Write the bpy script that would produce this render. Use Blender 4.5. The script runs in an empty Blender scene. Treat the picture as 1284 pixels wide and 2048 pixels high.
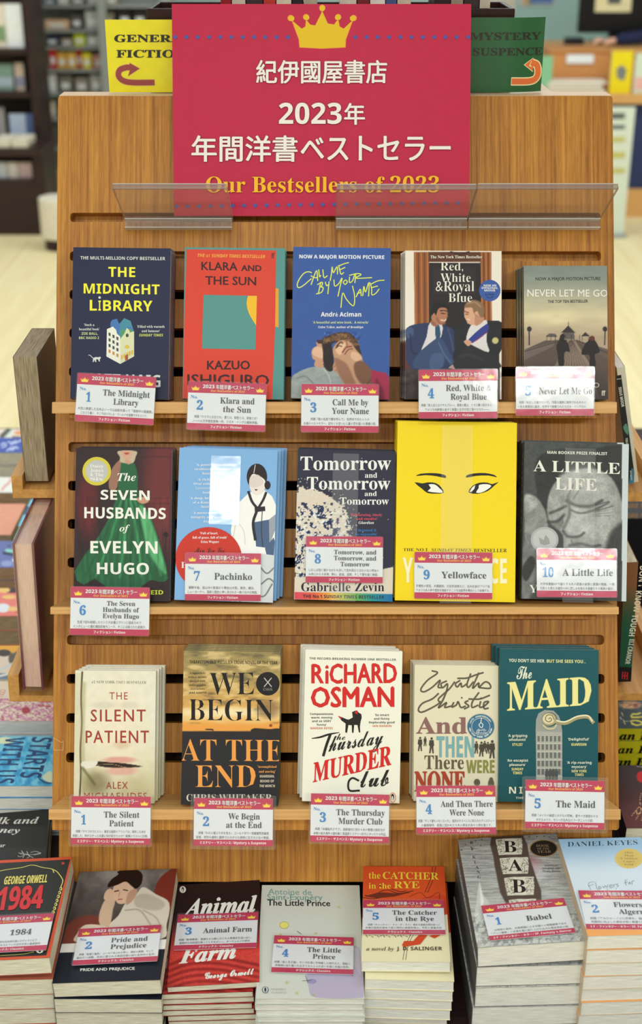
import bpy, math, random
import numpy as np
from mathutils import Matrix, Vector

# ---------------------------------------------------------------- camera, world, lights
scene = bpy.context.scene
COL = scene.collection
random.seed(5)
FPX, PITCH, CAMH = 2650.0, math.radians(25.0), 1.70      # focal length in pixels of the 1284x2048 frame
cam_data = bpy.data.cameras.new('camera')
cam_data.sensor_fit = 'VERTICAL'
cam_data.sensor_height = 36.0
cam_data.lens = FPX / 2048 * 36.0
cam_data.clip_start = 0.05
cam_data.dof.use_dof = True
cam_data.dof.focus_distance = 1.70
cam_data.dof.aperture_fstop = 4.4
camera = bpy.data.objects.new('camera', cam_data)
COL.objects.link(camera)
camera.location = (0, 0, CAMH)
camera.rotation_euler = (math.radians(90) - PITCH, 0, 0)
scene.camera = camera

world = bpy.data.worlds.new('shop_ambient')
scene.world = world
world.use_nodes = True
world.node_tree.nodes['Background'].inputs[0].default_value = (1.0, 0.985, 0.955, 1)
world.node_tree.nodes['Background'].inputs[1].default_value = 0.44

def area_light(name, loc, sx, sy, power, color=(0.98, 1, 0.97), rot=(0, 0, 0)):
    d = bpy.data.lights.new(name, 'AREA'); d.shape = 'RECTANGLE'; d.size = sx; d.size_y = sy
    d.energy = power; d.color = color
    o = bpy.data.objects.new(name, d); COL.objects.link(o); o.location = loc; o.rotation_euler = rot
    return o
for i, (lx, ly) in enumerate(((-2.6, -1.5), (-0.62, -1.5), (1.2, -1.5), (-2.3, 0.25), (-0.1, 0.15), (2.2, 0.25))):
    area_light('ceiling_tube', (lx, ly, 2.8), 1.05, 0.26, 33 if i < 3 else 11)
for (lx, ly) in ((-2.4, 3.6), (0.2, 3.6), (2.6, 3.6), (-2.4, 6.2), (0.2, 6.2), (2.6, 6.2)):
    area_light('ceiling_tube', (lx, ly, 2.8), 1.6, 0.3, 27)

scene.view_settings.view_transform = 'Standard'
scene.view_settings.look = 'None'
scene.view_settings.exposure = 0.10
scene.view_settings.gamma = 1.0
scene.view_settings.use_curve_mapping = False
scene.cycles.use_denoising = True
scene.cycles.denoising_input_passes = 'RGB_ALBEDO_NORMAL'
scene.cycles.max_bounces = 8
scene.cycles.transparent_max_bounces = 16
scene.cycles.caustics_reflective = False
scene.cycles.caustics_refractive = False

# ---------------------------------------------------------------- measuring: pixel rays and planes
FWD = np.array([0, math.cos(PITCH), -math.sin(PITCH)])
UPV = np.array([0, math.sin(PITCH), math.cos(PITCH)])
RGT = np.array([1.0, 0, 0])
EYE = np.array([0, 0, CAMH])
def ray(px, py):
    return RGT * ((px - 642) / FPX) + UPV * (-(py - 1024) / FPX) + FWD
def project(P):
    d = P - EYE; z = d @ FWD
    return 642 + FPX * (d @ RGT) / z, 1024 - FPX * (d @ UPV) / z
def hit(px, py, O, N):
    r = ray(px, py)
    return EYE + r * (((O - EYE) @ N) / (r @ N))
def unit(v): return v / np.linalg.norm(v)
LEAN = math.radians(2.3)
P_O = EYE + FWD * 1.773
P_V = UPV * math.cos(LEAN) + FWD * math.sin(LEAN)          # up along the leaning panel
P_N = UPV * math.sin(LEAN) - FWD * math.cos(LEAN)          # out of the panel
P_U = RGT
def pan(px, py, n=0.0):                                    # pixel -> point at height n over the panel
    return hit(px, py, P_O + P_N * n, P_N)
def uvn(P):
    d = P - P_O; return d @ P_U, d @ P_V, d @ P_N
def P3(u, v, n): return P_O + P_U * u + P_V * v + P_N * n
ZUP = np.array([0, 0, 1.0])
def flat(px, py, z): return hit(px, py, np.array([0, 0, z]), ZUP)
def wallpt(px, py, y): return hit(px, py, np.array([0, y, 0]), np.array([0, 1.0, 0]))
def frame(O, X, Y):
    X = unit(X); Z = unit(np.cross(X, Y)); Y = np.cross(Z, X)
    return Matrix(((X[0], Y[0], Z[0], O[0]), (X[1], Y[1], Z[1], O[1]), (X[2], Y[2], Z[2], O[2]), (0, 0, 0, 1)))
PANEL_M = frame(P_O, P_U, P_V)

# ---------------------------------------------------------------- materials
def lin(c):
    r = []
    for x in c[:3]:
        x = x / 255.0
        r.append(x / 12.92 if x <= 0.04045 else ((x + 0.055) / 1.055) ** 2.4)
    return tuple(r)
MATS = {}
def new_mat(name):
    m = bpy.data.materials.new(name); m.use_nodes = True
    return m, m.node_tree, m.node_tree.nodes['Principled BSDF']
def plain(name, rgb, rough=0.5, metal=0.0, spec=0.25, bump=0.0, scale=60, var=0.08):
    if name in MATS: return MATS[name]
    m, nt, b = new_mat(name)
    tc = nt.nodes.new('ShaderNodeTexCoord'); nz = nt.nodes.new('ShaderNodeTexNoise')
    nz.inputs['Scale'].default_value = scale; nz.inputs['Detail'].default_value = 3
    nt.links.new(tc.outputs['Object'], nz.inputs['Vector'])
    rp = nt.nodes.new('ShaderNodeValToRGB'); c = lin(rgb)
    rp.color_ramp.elements[0].position = 0.3; rp.color_ramp.elements[1].position = 0.7
    rp.color_ramp.elements[0].color = tuple(x * (1 - var) for x in c) + (1,)
    rp.color_ramp.elements[1].color = tuple(min(1, x * (1 + var)) for x in c) + (1,)
    nt.links.new(nz.outputs['Fac'], rp.inputs[0]); nt.links.new(rp.outputs[0], b.inputs['Base Color'])
    b.inputs['Roughness'].default_value = rough; b.inputs['Metallic'].default_value = metal
    b.inputs['Specular IOR Level'].default_value = spec
    if bump:
        bp = nt.nodes.new('ShaderNodeBump'); bp.inputs['Strength'].default_value = bump; bp.inputs['Distance'].default_value = 0.001
        nt.links.new(nz.outputs['Fac'], bp.inputs['Height']); nt.links.new(bp.outputs[0], b.inputs['Normal'])
    MATS[name] = m
    return m
def wood(name, c_lo, c_hi, axis='Y', rough=0.42, fine=1.0):
    m, nt, b = new_mat(name); N = nt.nodes; L = nt.links
    tc = N.new('ShaderNodeTexCoord')
    def streak(scale, stretch, detail):
        mp = N.new('ShaderNodeMapping'); s = {'X': (stretch, 1, 1), 'Y': (1, stretch, 1), 'Z': (1, 1, stretch)}[axis]
        mp.inputs['Scale'].default_value = s; L.new(tc.outputs['Object'], mp.inputs['Vector'])
        nz = N.new('ShaderNodeTexNoise'); nz.inputs['Scale'].default_value = scale; nz.inputs['Detail'].default_value = detail
        nz.inputs['Roughness'].default_value = 0.6
        L.new(mp.outputs[0], nz.inputs['Vector']); return nz.outputs['Fac']
    a = streak(26, 0.03, 4); f = streak(250 * fine, 0.012, 3); p = streak(700 * fine, 0.05, 2)
    def mix(x, y, t):
        n = N.new('ShaderNodeMix'); n.data_type = 'FLOAT'; n.inputs[0].default_value = t
        L.new(x, n.inputs[2]); L.new(y, n.inputs[3]); return n.outputs[0]
    v = mix(mix(a, f, 0.68), p, 0.25)
    rp = N.new('ShaderNodeValToRGB'); rp.color_ramp.elements[0].position = 0.36; rp.color_ramp.elements[1].position = 0.64
    rp.color_ramp.elements[0].color = lin(c_lo) + (1,); rp.color_ramp.elements[1].color = lin(c_hi) + (1,)
    L.new(v, rp.inputs[0]); L.new(rp.outputs[0], b.inputs['Base Color'])
    b.inputs['Roughness'].default_value = rough; b.inputs['Specular IOR Level'].default_value = 0.3
    bp = N.new('ShaderNodeBump'); bp.inputs['Strength'].default_value = 0.12; bp.inputs['Distance'].default_value = 0.0004
    L.new(p, bp.inputs['Height']); L.new(bp.outputs[0], b.inputs['Normal'])
    MATS[name] = m
    return m
def pages_mat(name, lo, hi):
    m, nt, b = new_mat(name); N = nt.nodes; L = nt.links
    tc = N.new('ShaderNodeTexCoord'); mp = N.new('ShaderNodeMapping'); mp.inputs['Scale'].default_value = (0.03, 0.03, 1)
    nz = N.new('ShaderNodeTexNoise'); nz.inputs['Scale'].default_value = 1400; nz.inputs['Detail'].default_value = 3
    L.new(tc.outputs['Object'], mp.inputs[0]); L.new(mp.outputs[0], nz.inputs['Vector'])
    rp = N.new('ShaderNodeValToRGB'); rp.color_ramp.elements[0].position = 0.3; rp.color_ramp.elements[1].position = 0.62
    rp.color_ramp.elements[0].color = lin(lo) + (1,); rp.color_ramp.elements[1].color = lin(hi) + (1,)
    L.new(nz.outputs['Fac'], rp.inputs[0]); L.new(rp.outputs[0], b.inputs['Base Color'])
    b.inputs['Roughness'].default_value = 0.85
    bp = N.new('ShaderNodeBump'); bp.inputs['Strength'].default_value = 0.4; bp.inputs['Distance'].default_value = 0.0004
    L.new(nz.outputs['Fac'], bp.inputs['Height']); L.new(bp.outputs[0], b.inputs['Normal'])
    MATS[name] = m
    return m
def print_mat(name, rough, coat=0.0, spec=0.22, metal=0.0):
    m, nt, b = new_mat(name)
    a = nt.nodes.new('ShaderNodeAttribute'); a.attribute_name = 'ink'
    nt.links.new(a.outputs['Color'], b.inputs['Base Color'])
    b.inputs['Roughness'].default_value = rough; b.inputs['Specular IOR Level'].default_value = spec
    b.inputs['Coat Weight'].default_value = coat; b.inputs['Coat Roughness'].default_value = 0.06
    b.inputs['Metallic'].default_value = metal
    tc = nt.nodes.new('ShaderNodeTexCoord'); nz = nt.nodes.new('ShaderNodeTexNoise'); nz.inputs['Scale'].default_value = 12
    nt.links.new(tc.outputs['Object'], nz.inputs['Vector'])
    bp = nt.nodes.new('ShaderNodeBump'); bp.inputs['Strength'].default_value = 0.25; bp.inputs['Distance'].default_value = 0.002
    nt.links.new(nz.outputs['Fac'], bp.inputs['Height']); nt.links.new(bp.outputs[0], b.inputs['Normal'])
    if coat: nt.links.new(bp.outputs[0], b.inputs['Coat Normal'])
    MATS[name] = m
    return m
def clear_film(name, tint=(1, 1, 1), gloss=0.10, rough=0.05, edge=0.0, milky=0.0):
    m = bpy.data.materials.new(name); m.use_nodes = True; nt = m.node_tree; N = nt.nodes; L = nt.links; N.clear()
    o = N.new('ShaderNodeOutputMaterial'); t = N.new('ShaderNodeBsdfTransparent'); t.inputs[0].default_value = tint + (1,)
    g = N.new('ShaderNodeBsdfGlossy'); g.inputs['Roughness'].default_value = rough; g.inputs[0].default_value = (1, 1, 1, 1)
    fr = N.new('ShaderNodeFresnel'); fr.inputs[0].default_value = 1.5
    ma = N.new('ShaderNodeMath'); ma.operation = 'MULTIPLY_ADD'; ma.inputs[1].default_value = 1.0; ma.inputs[2].default_value = gloss
    L.new(fr.outputs[0], ma.inputs[0])
    ge = N.new('ShaderNodeNewGeometry'); iv = N.new('ShaderNodeMath'); iv.operation = 'SUBTRACT'; iv.inputs[0].default_value = 1.0; L.new(ge.outputs['Backfacing'], iv.inputs[1])
    fb = N.new('ShaderNodeMath'); fb.operation = 'MULTIPLY'; L.new(ma.outputs[0], fb.inputs[0]); L.new(iv.outputs[0], fb.inputs[1])
    tc = N.new('ShaderNodeTexCoord'); nz = N.new('ShaderNodeTexNoise'); nz.inputs['Scale'].default_value = 30; L.new(tc.outputs['Object'], nz.inputs['Vector'])
    bp = N.new('ShaderNodeBump'); bp.inputs['Strength'].default_value = 0.3; bp.inputs['Distance'].default_value = 0.001; L.new(nz.outputs['Fac'], bp.inputs['Height']); L.new(bp.outputs[0], g.inputs['Normal'])
    mx = N.new('ShaderNodeMixShader'); L.new(fb.outputs[0], mx.inputs[0]); L.new(t.outputs[0], mx.inputs[1]); L.new(g.outputs[0], mx.inputs[2])
    out = mx.outputs[0]
    if milky:
        d = N.new('ShaderNodeBsdfDiffuse'); d.inputs[0].default_value = (0.85, 0.85, 0.82, 1)
        m2 = N.new('ShaderNodeMixShader'); m2.inputs[0].default_value = milky; L.new(out, m2.inputs[1]); L.new(d.outputs[0], m2.inputs[2]); out = m2.outputs[0]
    L.new(out, o.inputs[0]); MATS[name] = m
    return m
wood('panel_wood', (134, 78, 18), (202, 142, 54), 'Y')
wood('shelf_wood', (186, 138, 78), (218, 172, 108), 'X', fine=0.6)
wood('shelf_top_wood', (192, 148, 92), (216, 174, 118), 'X', fine=0.6)
wood('tray_wood', (184, 132, 66), (220, 170, 100), 'Y', fine=0.35)
wood('side_wood', (150, 104, 58), (182, 134, 84), 'Z')
wood('edge_wood', (216, 186, 146), (232, 206, 170), 'X')
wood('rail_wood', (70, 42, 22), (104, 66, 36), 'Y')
wood('floor_wood', (212, 200, 150), (232, 222, 180), 'Y', rough=0.55, fine=0.1)
wood('dark_wood', (34, 22, 22), (54, 36, 34), 'X')
pages_mat('pages_cream', (190, 186, 160), (234, 231, 210))
pages_mat('pages_white', (206, 208, 198), (238, 240, 232))
pages_mat('pages_tan', (132, 112, 82), (178, 160, 126))
pages_mat('pages_grey', (112, 100, 78), (168, 154, 126))
pages_mat('pages_pink', (200, 164, 146), (222, 188, 170))
print_mat('ink_satin', 0.42)
print_mat('ink_gloss', 0.24)
print_mat('ink_laminated', 0.45, coat=1.0)
print_mat('ink_foil', 0.28, metal=0.55)
clear_film('lamination', gloss=0.0, rough=0.10, milky=0.025)
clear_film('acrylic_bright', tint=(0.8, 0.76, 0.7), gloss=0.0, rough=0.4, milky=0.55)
clear_film('clear_tape', gloss=0.02, rough=0.10, milky=0.012)
clear_film('dull_tape', gloss=0.0, rough=0.55, milky=0.015)
clear_film('sign_sleeve', gloss=0.0, rough=0.25, milky=0.0)
clear_film('shrink_wrap', gloss=0.05, rough=0.12, milky=0.02)
clear_film('acrylic', tint=(0.94, 0.92, 0.90), gloss=0.0, rough=0.30, milky=0.05)
clear_film('acrylic_edge', tint=(0.66, 0.57, 0.48), gloss=0.0, rough=0.45, milky=0.10)

# ---------------------------------------------------------------- object helpers
def tag(o, label=None, cat=None, group=None, kind=None):
    if label: o['label'] = label
    if cat: o['category'] = cat
    if group: o['group'] = group
    if kind: o['kind'] = kind
    return o
def empty(name, M=None, parent=None):
    o = bpy.data.objects.new(name, None); o.empty_display_size = 0.02; COL.objects.link(o)
    if M is not None: o.matrix_world = M
    if parent: o.parent = parent
    return o
def obj(name, me, parent=None, M=None):
    o = bpy.data.objects.new(name, me); COL.objects.link(o)
    if parent: o.parent = parent
    if M is not None: o.matrix_local = M
    return o
def copy_tree(o, parent=None):
    c = o.copy(); COL.objects.link(c)
    if parent: c.parent = parent
    for ch in list(o.children): copy_tree(ch, c)
    return c
class MB:
    """collects boxes and prisms into one mesh"""
    def __init__(s): s.v = []; s.f = []; s.m = []; s.mats = []
    def mi(s, mat):
        if mat not in s.mats: s.mats.append(mat)
        return s.mats.index(mat)
    def box(s, x0, x1, y0, y1, z0, z1, mat):
        i = len(s.v); k = s.mi(mat)
        s.v += [(x0, y0, z0), (x1, y0, z0), (x1, y1, z0), (x0, y1, z0), (x0, y0, z1), (x1, y0, z1), (x1, y1, z1), (x0, y1, z1)]
        for q in ((3, 2, 1, 0), (4, 5, 6, 7), (0, 1, 5, 4), (1, 2, 6, 5), (2, 3, 7, 6), (3, 0, 4, 7)):
            s.f.append(tuple(i + j for j in q)); s.m.append(k)
        return s
    def prism(s, poly, t0, t1, mat, axes='xyz'):
        """poly in the first two axes, extruded along the third"""
        i = len(s.v); k = s.mi(mat); n = len(poly); ix = ['xyz'.index(a) for a in axes]
        for t in (t0, t1):
            for a, b in poly:
                p = [0, 0, 0]; p[ix[0]] = a; p[ix[1]] = b; p[ix[2]] = t; s.v.append(tuple(p))
        s.f.append(tuple(i + j for j in range(n))[::-1]); s.m.append(k)
        s.f.append(tuple(i + n + j for j in range(n))); s.m.append(k)
        for j in range(n):
            s.f.append((i + j, i + (j + 1) % n, i + n + (j + 1) % n, i + n + j)); s.m.append(k)
        return s
    def loft(s, A, B, mat):
        """hexahedron between quads A and B"""
        i = len(s.v); k = s.mi(mat); s.v += [tuple(p) for p in A] + [tuple(p) for p in B]
        for q in ((3, 2, 1, 0), (4, 5, 6, 7), (0, 1, 5, 4), (1, 2, 6, 5), (2, 3, 7, 6), (3, 0, 4, 7)):
            s.f.append(tuple(i + j for j in q)); s.m.append(k)
        return s
    def build(s, name, parent=None, M=None, bevel=0.0):
        me = bpy.data.meshes.new(name); me.from_pydata(s.v, [], s.f)
        for m in s.mats: me.materials.append(MATS[m])
        me.polygons.foreach_set('material_index', s.m); me.update()
        import bmesh
        bm = bmesh.new(); bm.from_mesh(me); bmesh.ops.recalc_face_normals(bm, faces=bm.faces)
        if bevel: bmesh.ops.bevel(bm, geom=list(bm.edges), offset=bevel, segments=2, affect='EDGES', profile=0.5)
        bm.to_mesh(me); bm.free()
        return obj(name, me, parent, M)
def bx(name, x0, x1, y0, y1, z0, z1, mat, parent=None, M=None, bevel=0.0):
    return MB().box(x0, x1, y0, y1, z0, z1, mat).build(name, parent, M, bevel)

# ---------------------------------------------------------------- printed artwork: text, shapes, painted grids
_tc = {}; _to = []
def _mathmap(s, up, lo, dg=None, special={}):
    o = ''
    for c in s:
        if c in special: o += special[c]
        elif 'A' <= c <= 'Z': o += chr(up + ord(c) - 65)
        elif 'a' <= c <= 'z': o += chr(lo + ord(c) - 97)
        elif '0' <= c <= '9' and dg: o += chr(dg + ord(c) - 48)
        else: o += c
    return o
def style(s, f):
    if f == 'b': return _mathmap(s, 0x1D5D4, 0x1D5EE, 0x1D7EC)
    if f == 'i': return _mathmap(s, 0x1D608, 0x1D622)
    if f == 'I': return _mathmap(s, 0x1D63C, 0x1D656)
    if f in 'st': return _mathmap(s, 0x1D400, 0x1D41A, 0x1D7CE)
    if f == 'e': return _mathmap(s, 0x1D434, 0x1D44E, None, {'h': '\u210e'})
    if f == 'f': return _mathmap(s, 0x1D468, 0x1D482, 0x1D7CE)
    if f == 'c': return _mathmap(s, 0x1D4D0, 0x1D4EA)
    if f == 'm': return _mathmap(s, 0x1D670, 0x1D68A, 0x1D7F6)
    return s
def text_tris(s, f='r', res=2, sp=1.0):
    key = (s, f, res, sp)
    if key in _tc: return _tc[key]
    if not _to: _to.append(bpy.data.objects.new('t', bpy.data.curves.new('t', 'FONT')))
    o = _to[0]; c = o.data; c.body = style(s, f); c.size = 1; c.resolution_u = res; c.space_character = sp
    c.offset = -0.010 if f == 't' else 0.0
    me = bpy.data.meshes.new_from_object(o)
    me.calc_loop_triangles()
    v = np.empty(len(me.vertices) * 3, np.float32); me.vertices.foreach_get('co', v); v = v.reshape(-1, 3)[:, :2]
    t = np.empty(len(me.loop_triangles) * 3, np.int32); me.loop_triangles.foreach_get('vertices', t)
    bpy.data.meshes.remove(me)
    if len(v) == 0: v = np.zeros((3, 2), np.float32); t = np.array([0, 1, 2])
    _tc[key] = (v, t.reshape(-1, 3)); return _tc[key]
def smooth_path(pts, n=6, closed=False):
    P = np.array(pts, float)
    if len(P) < 3: return P
    if closed: Q = np.vstack([P[-1], P, P[0], P[1]])
    else: Q = np.vstack([2 * P[0] - P[1], P, 2 * P[-1] - P[-2]])
    out = []
    for i in range(1, len(Q) - 2):
        for t in np.arange(n) / n:
            a, b, c, d = Q[i - 1], Q[i], Q[i + 1], Q[i + 2]
            out.append(0.5 * (2 * b + (c - a) * t + (2 * a - 5 * b + 4 * c - d) * t * t + (3 * b - a - 3 * c + d) * t ** 3))
    if not closed: out.append(Q[-2])
    return np.array(out)
def smoothstep(x): x = np.clip(x, 0, 1); return x * x * (3 - 2 * x)
def vnoise(x, y, seed=0):
    xi = np.floor(x).astype(np.int64); yi = np.floor(y).astype(np.int64); fx = smoothstep(x - xi); fy = smoothstep(y - yi)
    def h(a, b):
        n = (a * 374761393 + b * 668265263 + seed * 974634777) & 0x7fffffff
        n = ((n ^ (n >> 13)) * 1274126177) & 0x7fffffff
        return ((n ^ (n >> 16)) & 0xffff) / 65535.0
    return (h(xi, yi) * (1 - fx) + h(xi + 1, yi) * fx) * (1 - fy) + (h(xi, yi + 1) * (1 - fx) + h(xi + 1, yi + 1) * fx) * fy
def fbm(x, y, seed=0, o=3):
    return sum(vnoise(x * 2 ** k, y * 2 ** k, seed + k) * 0.5 ** k for k in range(o)) / sum(0.5 ** k for k in range(o))

class Art:
    """flat print on a plane: M maps local (x, y) metres to the world. Shapes are given in the coordinates of a zoomed view (ox, oy, s)."""
    def __init__(s, M, view=(0, 0, 1)):
        s.M = M; a = np.array(M); s.O = a[:3, 3]; s.X = a[:3, 0]; s.Y = a[:3, 1]; s.N = a[:3, 2]
        s.view = view; s.V = []; s.F = []; s.C = []; s.n = 0; s.k = 0; s.grid = None; s.lt = None
    def loc(s, x, y):
        ox, oy, k = s.view
        d = hit(ox + x / k, oy + y / k, s.O, s.N) - s.O
        return np.array([d @ s.X, d @ s.Y])
    def add(s, v, f, c, z=None):
        s.k += 1
        if z is None: z = 0.00012 + s.k * 0.000025
        v = np.asarray(v, float); v3 = np.column_stack([v, np.full(len(v), z)])
        s.V.append(v3); s.F.append(np.asarray(f, np.int32).reshape(-1, 3) + s.n); s.C.append(np.tile(lin(c), (len(f), 1))); s.n += len(v)
    def T(s, txt, x0, x1, yt, yb, c, f='r', dy=0.0, dx=0.0, bold=0.0, res=2, sp=1.0, arc=0.0, ref=None):
        v, t = text_tris(txt, f, res, sp)
        a = s.loc(x0, yb); b = s.loc(x1, yb + dy); u = s.loc(x0 + dx, yt)
        mn, mx = v.min(0), v.max(0)
        ymax = mx[1] if ref is None else text_tris(ref, f, res)[0].max(0)[1]
        q = (v - np.array([mn[0], 0])) / np.array([max(mx[0] - mn[0], 1e-6), max(ymax, 1e-6)])
        w = a + q[:, :1] * (b - a) + q[:, 1:] * (u - a)
        if arc: w[:, 1] += arc * 0.001 * (1 - (2 * q[:, 0] - 1) ** 2)
        if s.lt is not None and s.lt[0] == s.k and s.lt[1] != txt: s.k -= 1      # neighbouring words share one layer
        if bold:
            d = bold * 0.001
            for i, (ddx, ddy) in enumerate(((-d, -d * .5), (d, -d * .5), (0, d * .8))): s.add(w + [ddx, ddy], t, c, z=0.00012 + (s.k + 1 + i * .45) * 0.000025); s.k -= 1
            s.k += 2
        else: s.add(w, t, c)
        s.lt = (s.k, txt)
        return s
    def TC(s, txt, xc, w, yt, yb, c, f='r', **k): return s.T(txt, xc - w / 2, xc + w / 2, yt, yb, c, f, **k)
    def poly(s, pts, c, sm=0):
        p = smooth_path(pts, sm, True) if sm else np.array(pts, float)
        from mathutils.geometry import tessellate_polygon
        L = np.array([s.loc(*q) for q in p])
        tris = tessellate_polygon([[Vector((x, y, 0)) for x, y in L]])
        s.add(L, [t for t in tris], c); return s
    def rect(s, x0, y0, x1, y1, c): return s.poly([(x0, y0), (x1, y0), (x1, y1), (x0, y1)], c)
    def ell(s, cx, cy, rx, ry, c, n=28, rot=0.0):
        t = np.linspace(0, 2 * math.pi, n, endpoint=False); X = rx * np.cos(t); Y = ry * np.sin(t); r = math.radians(rot)
        return s.poly(list(zip(cx + X * math.cos(r) - Y * math.sin(r), cy + X * math.sin(r) + Y * math.cos(r))), c)
    def line(s, pts, w, c, sm=5, taper=False):
        p = smooth_path(pts, sm) if sm and len(pts) > 2 else np.array(pts, float)
        L = np.array([s.loc(*q) for q in p]); W = w * np.linalg.norm(s.loc(pts[0][0] + 1, pts[0][1]) - s.loc(*pts[0]))
        T = np.gradient(L, axis=0); T /= np.linalg.norm(T, axis=1)[:, None] + 1e-12; Nn = np.column_stack([-T[:, 1], T[:, 0]])
        h = np.full(len(L), W / 2)
        if taper: h = h * (0.25 + 0.75 * np.sin(np.linspace(0.15, math.pi - 0.1, len(L))))
        ends = L[[0, -1]] + np.array([-T[0], T[-1]]) * h[[0, -1]][:, None] * 0.6
        L[0], L[-1] = ends
        v = np.vstack([L + Nn * h[:, None], L - Nn * h[:, None]]); n = len(L)
        f = [q for i in range(n - 1) for q in ((i, i + 1, n + i + 1), (i, n + i + 1, n + i))]
        s.add(v, f, c); return s
    # ---- painted base: a fine grid of coloured points
    def paint(s, w, h, step=0.001, x0=None):
        nx, ny = max(2, int(w / step)), max(2, int(h / step)); xs = np.linspace(-w / 2, w / 2, nx + 1); ys = np.linspace(0, h, ny + 1)
        X, Y = np.meshgrid(xs, ys); P = s.O + X[..., None] * s.X + Y[..., None] * s.Y
        px, py = project(P); ox, oy, k = s.view
        s.gx, s.gy, s.PX, s.PY = X, Y, (px - ox) * k, (py - oy) * k
        s.grid = np.zeros(X.shape + (3,)); return s
    def mixc(s, a, c):
        s.grid += (np.array(c[:3], float) / 255 - s.grid) * a[..., None]; return s
    def fill(s, c): s.grid[:] = np.array(c[:3], float) / 255; return s
    def grad(s, c0, c1, y0, y1, x=False):
        t = smoothstep(((s.PX if x else s.PY) - y0) / (y1 - y0))[..., None]
        s.grid = np.array(c0) / 255 * (1 - t) + np.array(c1) / 255 * t; return s
    def blob(s, cx, cy, rx, ry, c, soft=0.15, rot=0, a=1.0):
        r = math.radians(rot); dx = s.PX - cx; dy = s.PY - cy
        u = (dx * math.cos(r) + dy * math.sin(r)) / rx; v = (-dx * math.sin(r) + dy * math.cos(r)) / ry
        d = np.sqrt(u * u + v * v); return s.mixc(a * smoothstep((1 + soft / 2 - d) / soft), c)
    def sdf(s, pts, closed=True):
        P = np.array(pts, float); d = np.full(s.PX.shape, 1e9); ins = np.zeros(s.PX.shape, bool); n = len(P)
        for i in range(n if closed else n - 1):
            a, b = P[i], P[(i + 1) % n]; ex, ey = b - a; wx, wy = s.PX - a[0], s.PY - a[1]
            t = np.clip((wx * ex + wy * ey) / (ex * ex + ey * ey + 1e-9), 0, 1)
            d = np.minimum(d, np.hypot(wx - ex * t, wy - ey * t))
            if closed and abs(b[1] - a[1]) > 1e-9:
                cr = ((a[1] > s.PY) != (b[1] > s.PY)) & (s.PX < (b[0] - a[0]) * (s.PY - a[1]) / (b[1] - a[1]) + a[0]); ins ^= cr
        return np.where(ins, -d, d)
    def shape(s, pts, c, soft=3.0, sm=4, a=1.0):
        p = smooth_path(pts, sm, True) if sm else pts
        return s.mixc(a * smoothstep((soft / 2 - s.sdf(p)) / soft), c)
    def stroke(s, pts, w, c, soft=3.0, a=1.0, sm=4):
        p = smooth_path(pts, sm) if sm and len(pts) > 2 else pts
        return s.mixc(a * smoothstep((w / 2 + soft / 2 - s.sdf(p, False)) / soft), c)
    def noise(s, amp, sx, sy, seed=1, box=None):
        n = (fbm(s.PX / sx, s.PY / sy, seed) - 0.5) * 2 * amp
        if box: n = n * ((s.PX > box[0]) & (s.PY > box[1]) & (s.PX < box[2]) & (s.PY < box[3]))
        s.grid = s.grid * (1 + n[..., None]); return s
    def grid_obj(s, name, parent, mat, M=None):
        ny, nx = s.gx.shape; v = np.column_stack([s.gx.ravel(), s.gy.ravel(), np.full(nx * ny, 0.00008)]).astype(np.float32)
        i = np.arange((ny - 1) * (nx - 1)); r = i // (nx - 1); c = i % (nx - 1); b = r * nx + c
        q = np.column_stack([b, b + 1, b + nx + 1, b + nx]).astype(np.int32)
        me = bpy.data.meshes.new(name); me.vertices.add(len(v)); me.vertices.foreach_set('co', v.ravel())
        me.loops.add(q.size); me.loops.foreach_set('vertex_index', q.ravel()); me.polygons.add(len(q))
        me.polygons.foreach_set('loop_start', np.arange(len(q), dtype=np.int32) * 4)
        me.update(calc_edges=True)
        g = np.clip(s.grid, 0, 1); g = np.where(g <= 0.04045, g / 12.92, ((g + 0.055) / 1.055) ** 2.4)
        at = me.color_attributes.new('ink', 'FLOAT_COLOR', 'POINT'); at.data.foreach_set('color', np.dstack([g, np.ones(g.shape[:2])]).astype(np.float32).ravel())
        me.materials.append(MATS[mat]); return obj(name, me, parent, M)
    def ink_obj(s, name, parent, mat='ink_satin', M=None):
        if not s.V: return None
        v = np.vstack(s.V).astype(np.float32); f = np.vstack(s.F).astype(np.int32); c = np.vstack(s.C)
        # all print faces up
        A, B, C2 = v[f[:, 0]], v[f[:, 1]], v[f[:, 2]]
        cr = (B[:, 0] - A[:, 0]) * (C2[:, 1] - A[:, 1]) - (B[:, 1] - A[:, 1]) * (C2[:, 0] - A[:, 0])
        fl = cr < 0; f[fl] = f[fl][:, [0, 2, 1]]
        keep = np.abs(cr) > 1e-13; f = f[keep]; c = c[keep]
        me = bpy.data.meshes.new(name); me.vertices.add(len(v)); me.vertices.foreach_set('co', v.ravel())
        me.loops.add(f.size); me.loops.foreach_set('vertex_index', f.ravel()); me.polygons.add(len(f))
        me.polygons.foreach_set('loop_start', np.arange(len(f), dtype=np.int32) * 3)
        me.update(calc_edges=True)
        at = me.color_attributes.new('ink', 'FLOAT_COLOR', 'CORNER')
        cc = np.repeat(np.column_stack([c, np.ones(len(c))]), 3, axis=0).astype(np.float32); at.data.foreach_set('color', cc.ravel())
        me.materials.append(MATS[mat]); return obj(name, me, parent, M)

# ---------------------------------------------------------------- the setting
floor = bx('floor', -6, 6, -1.5, 12, -0.02, 0, 'floor_wood'); tag(floor, kind='structure')
def V3(p): return Vector([float(x) for x in p])

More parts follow.
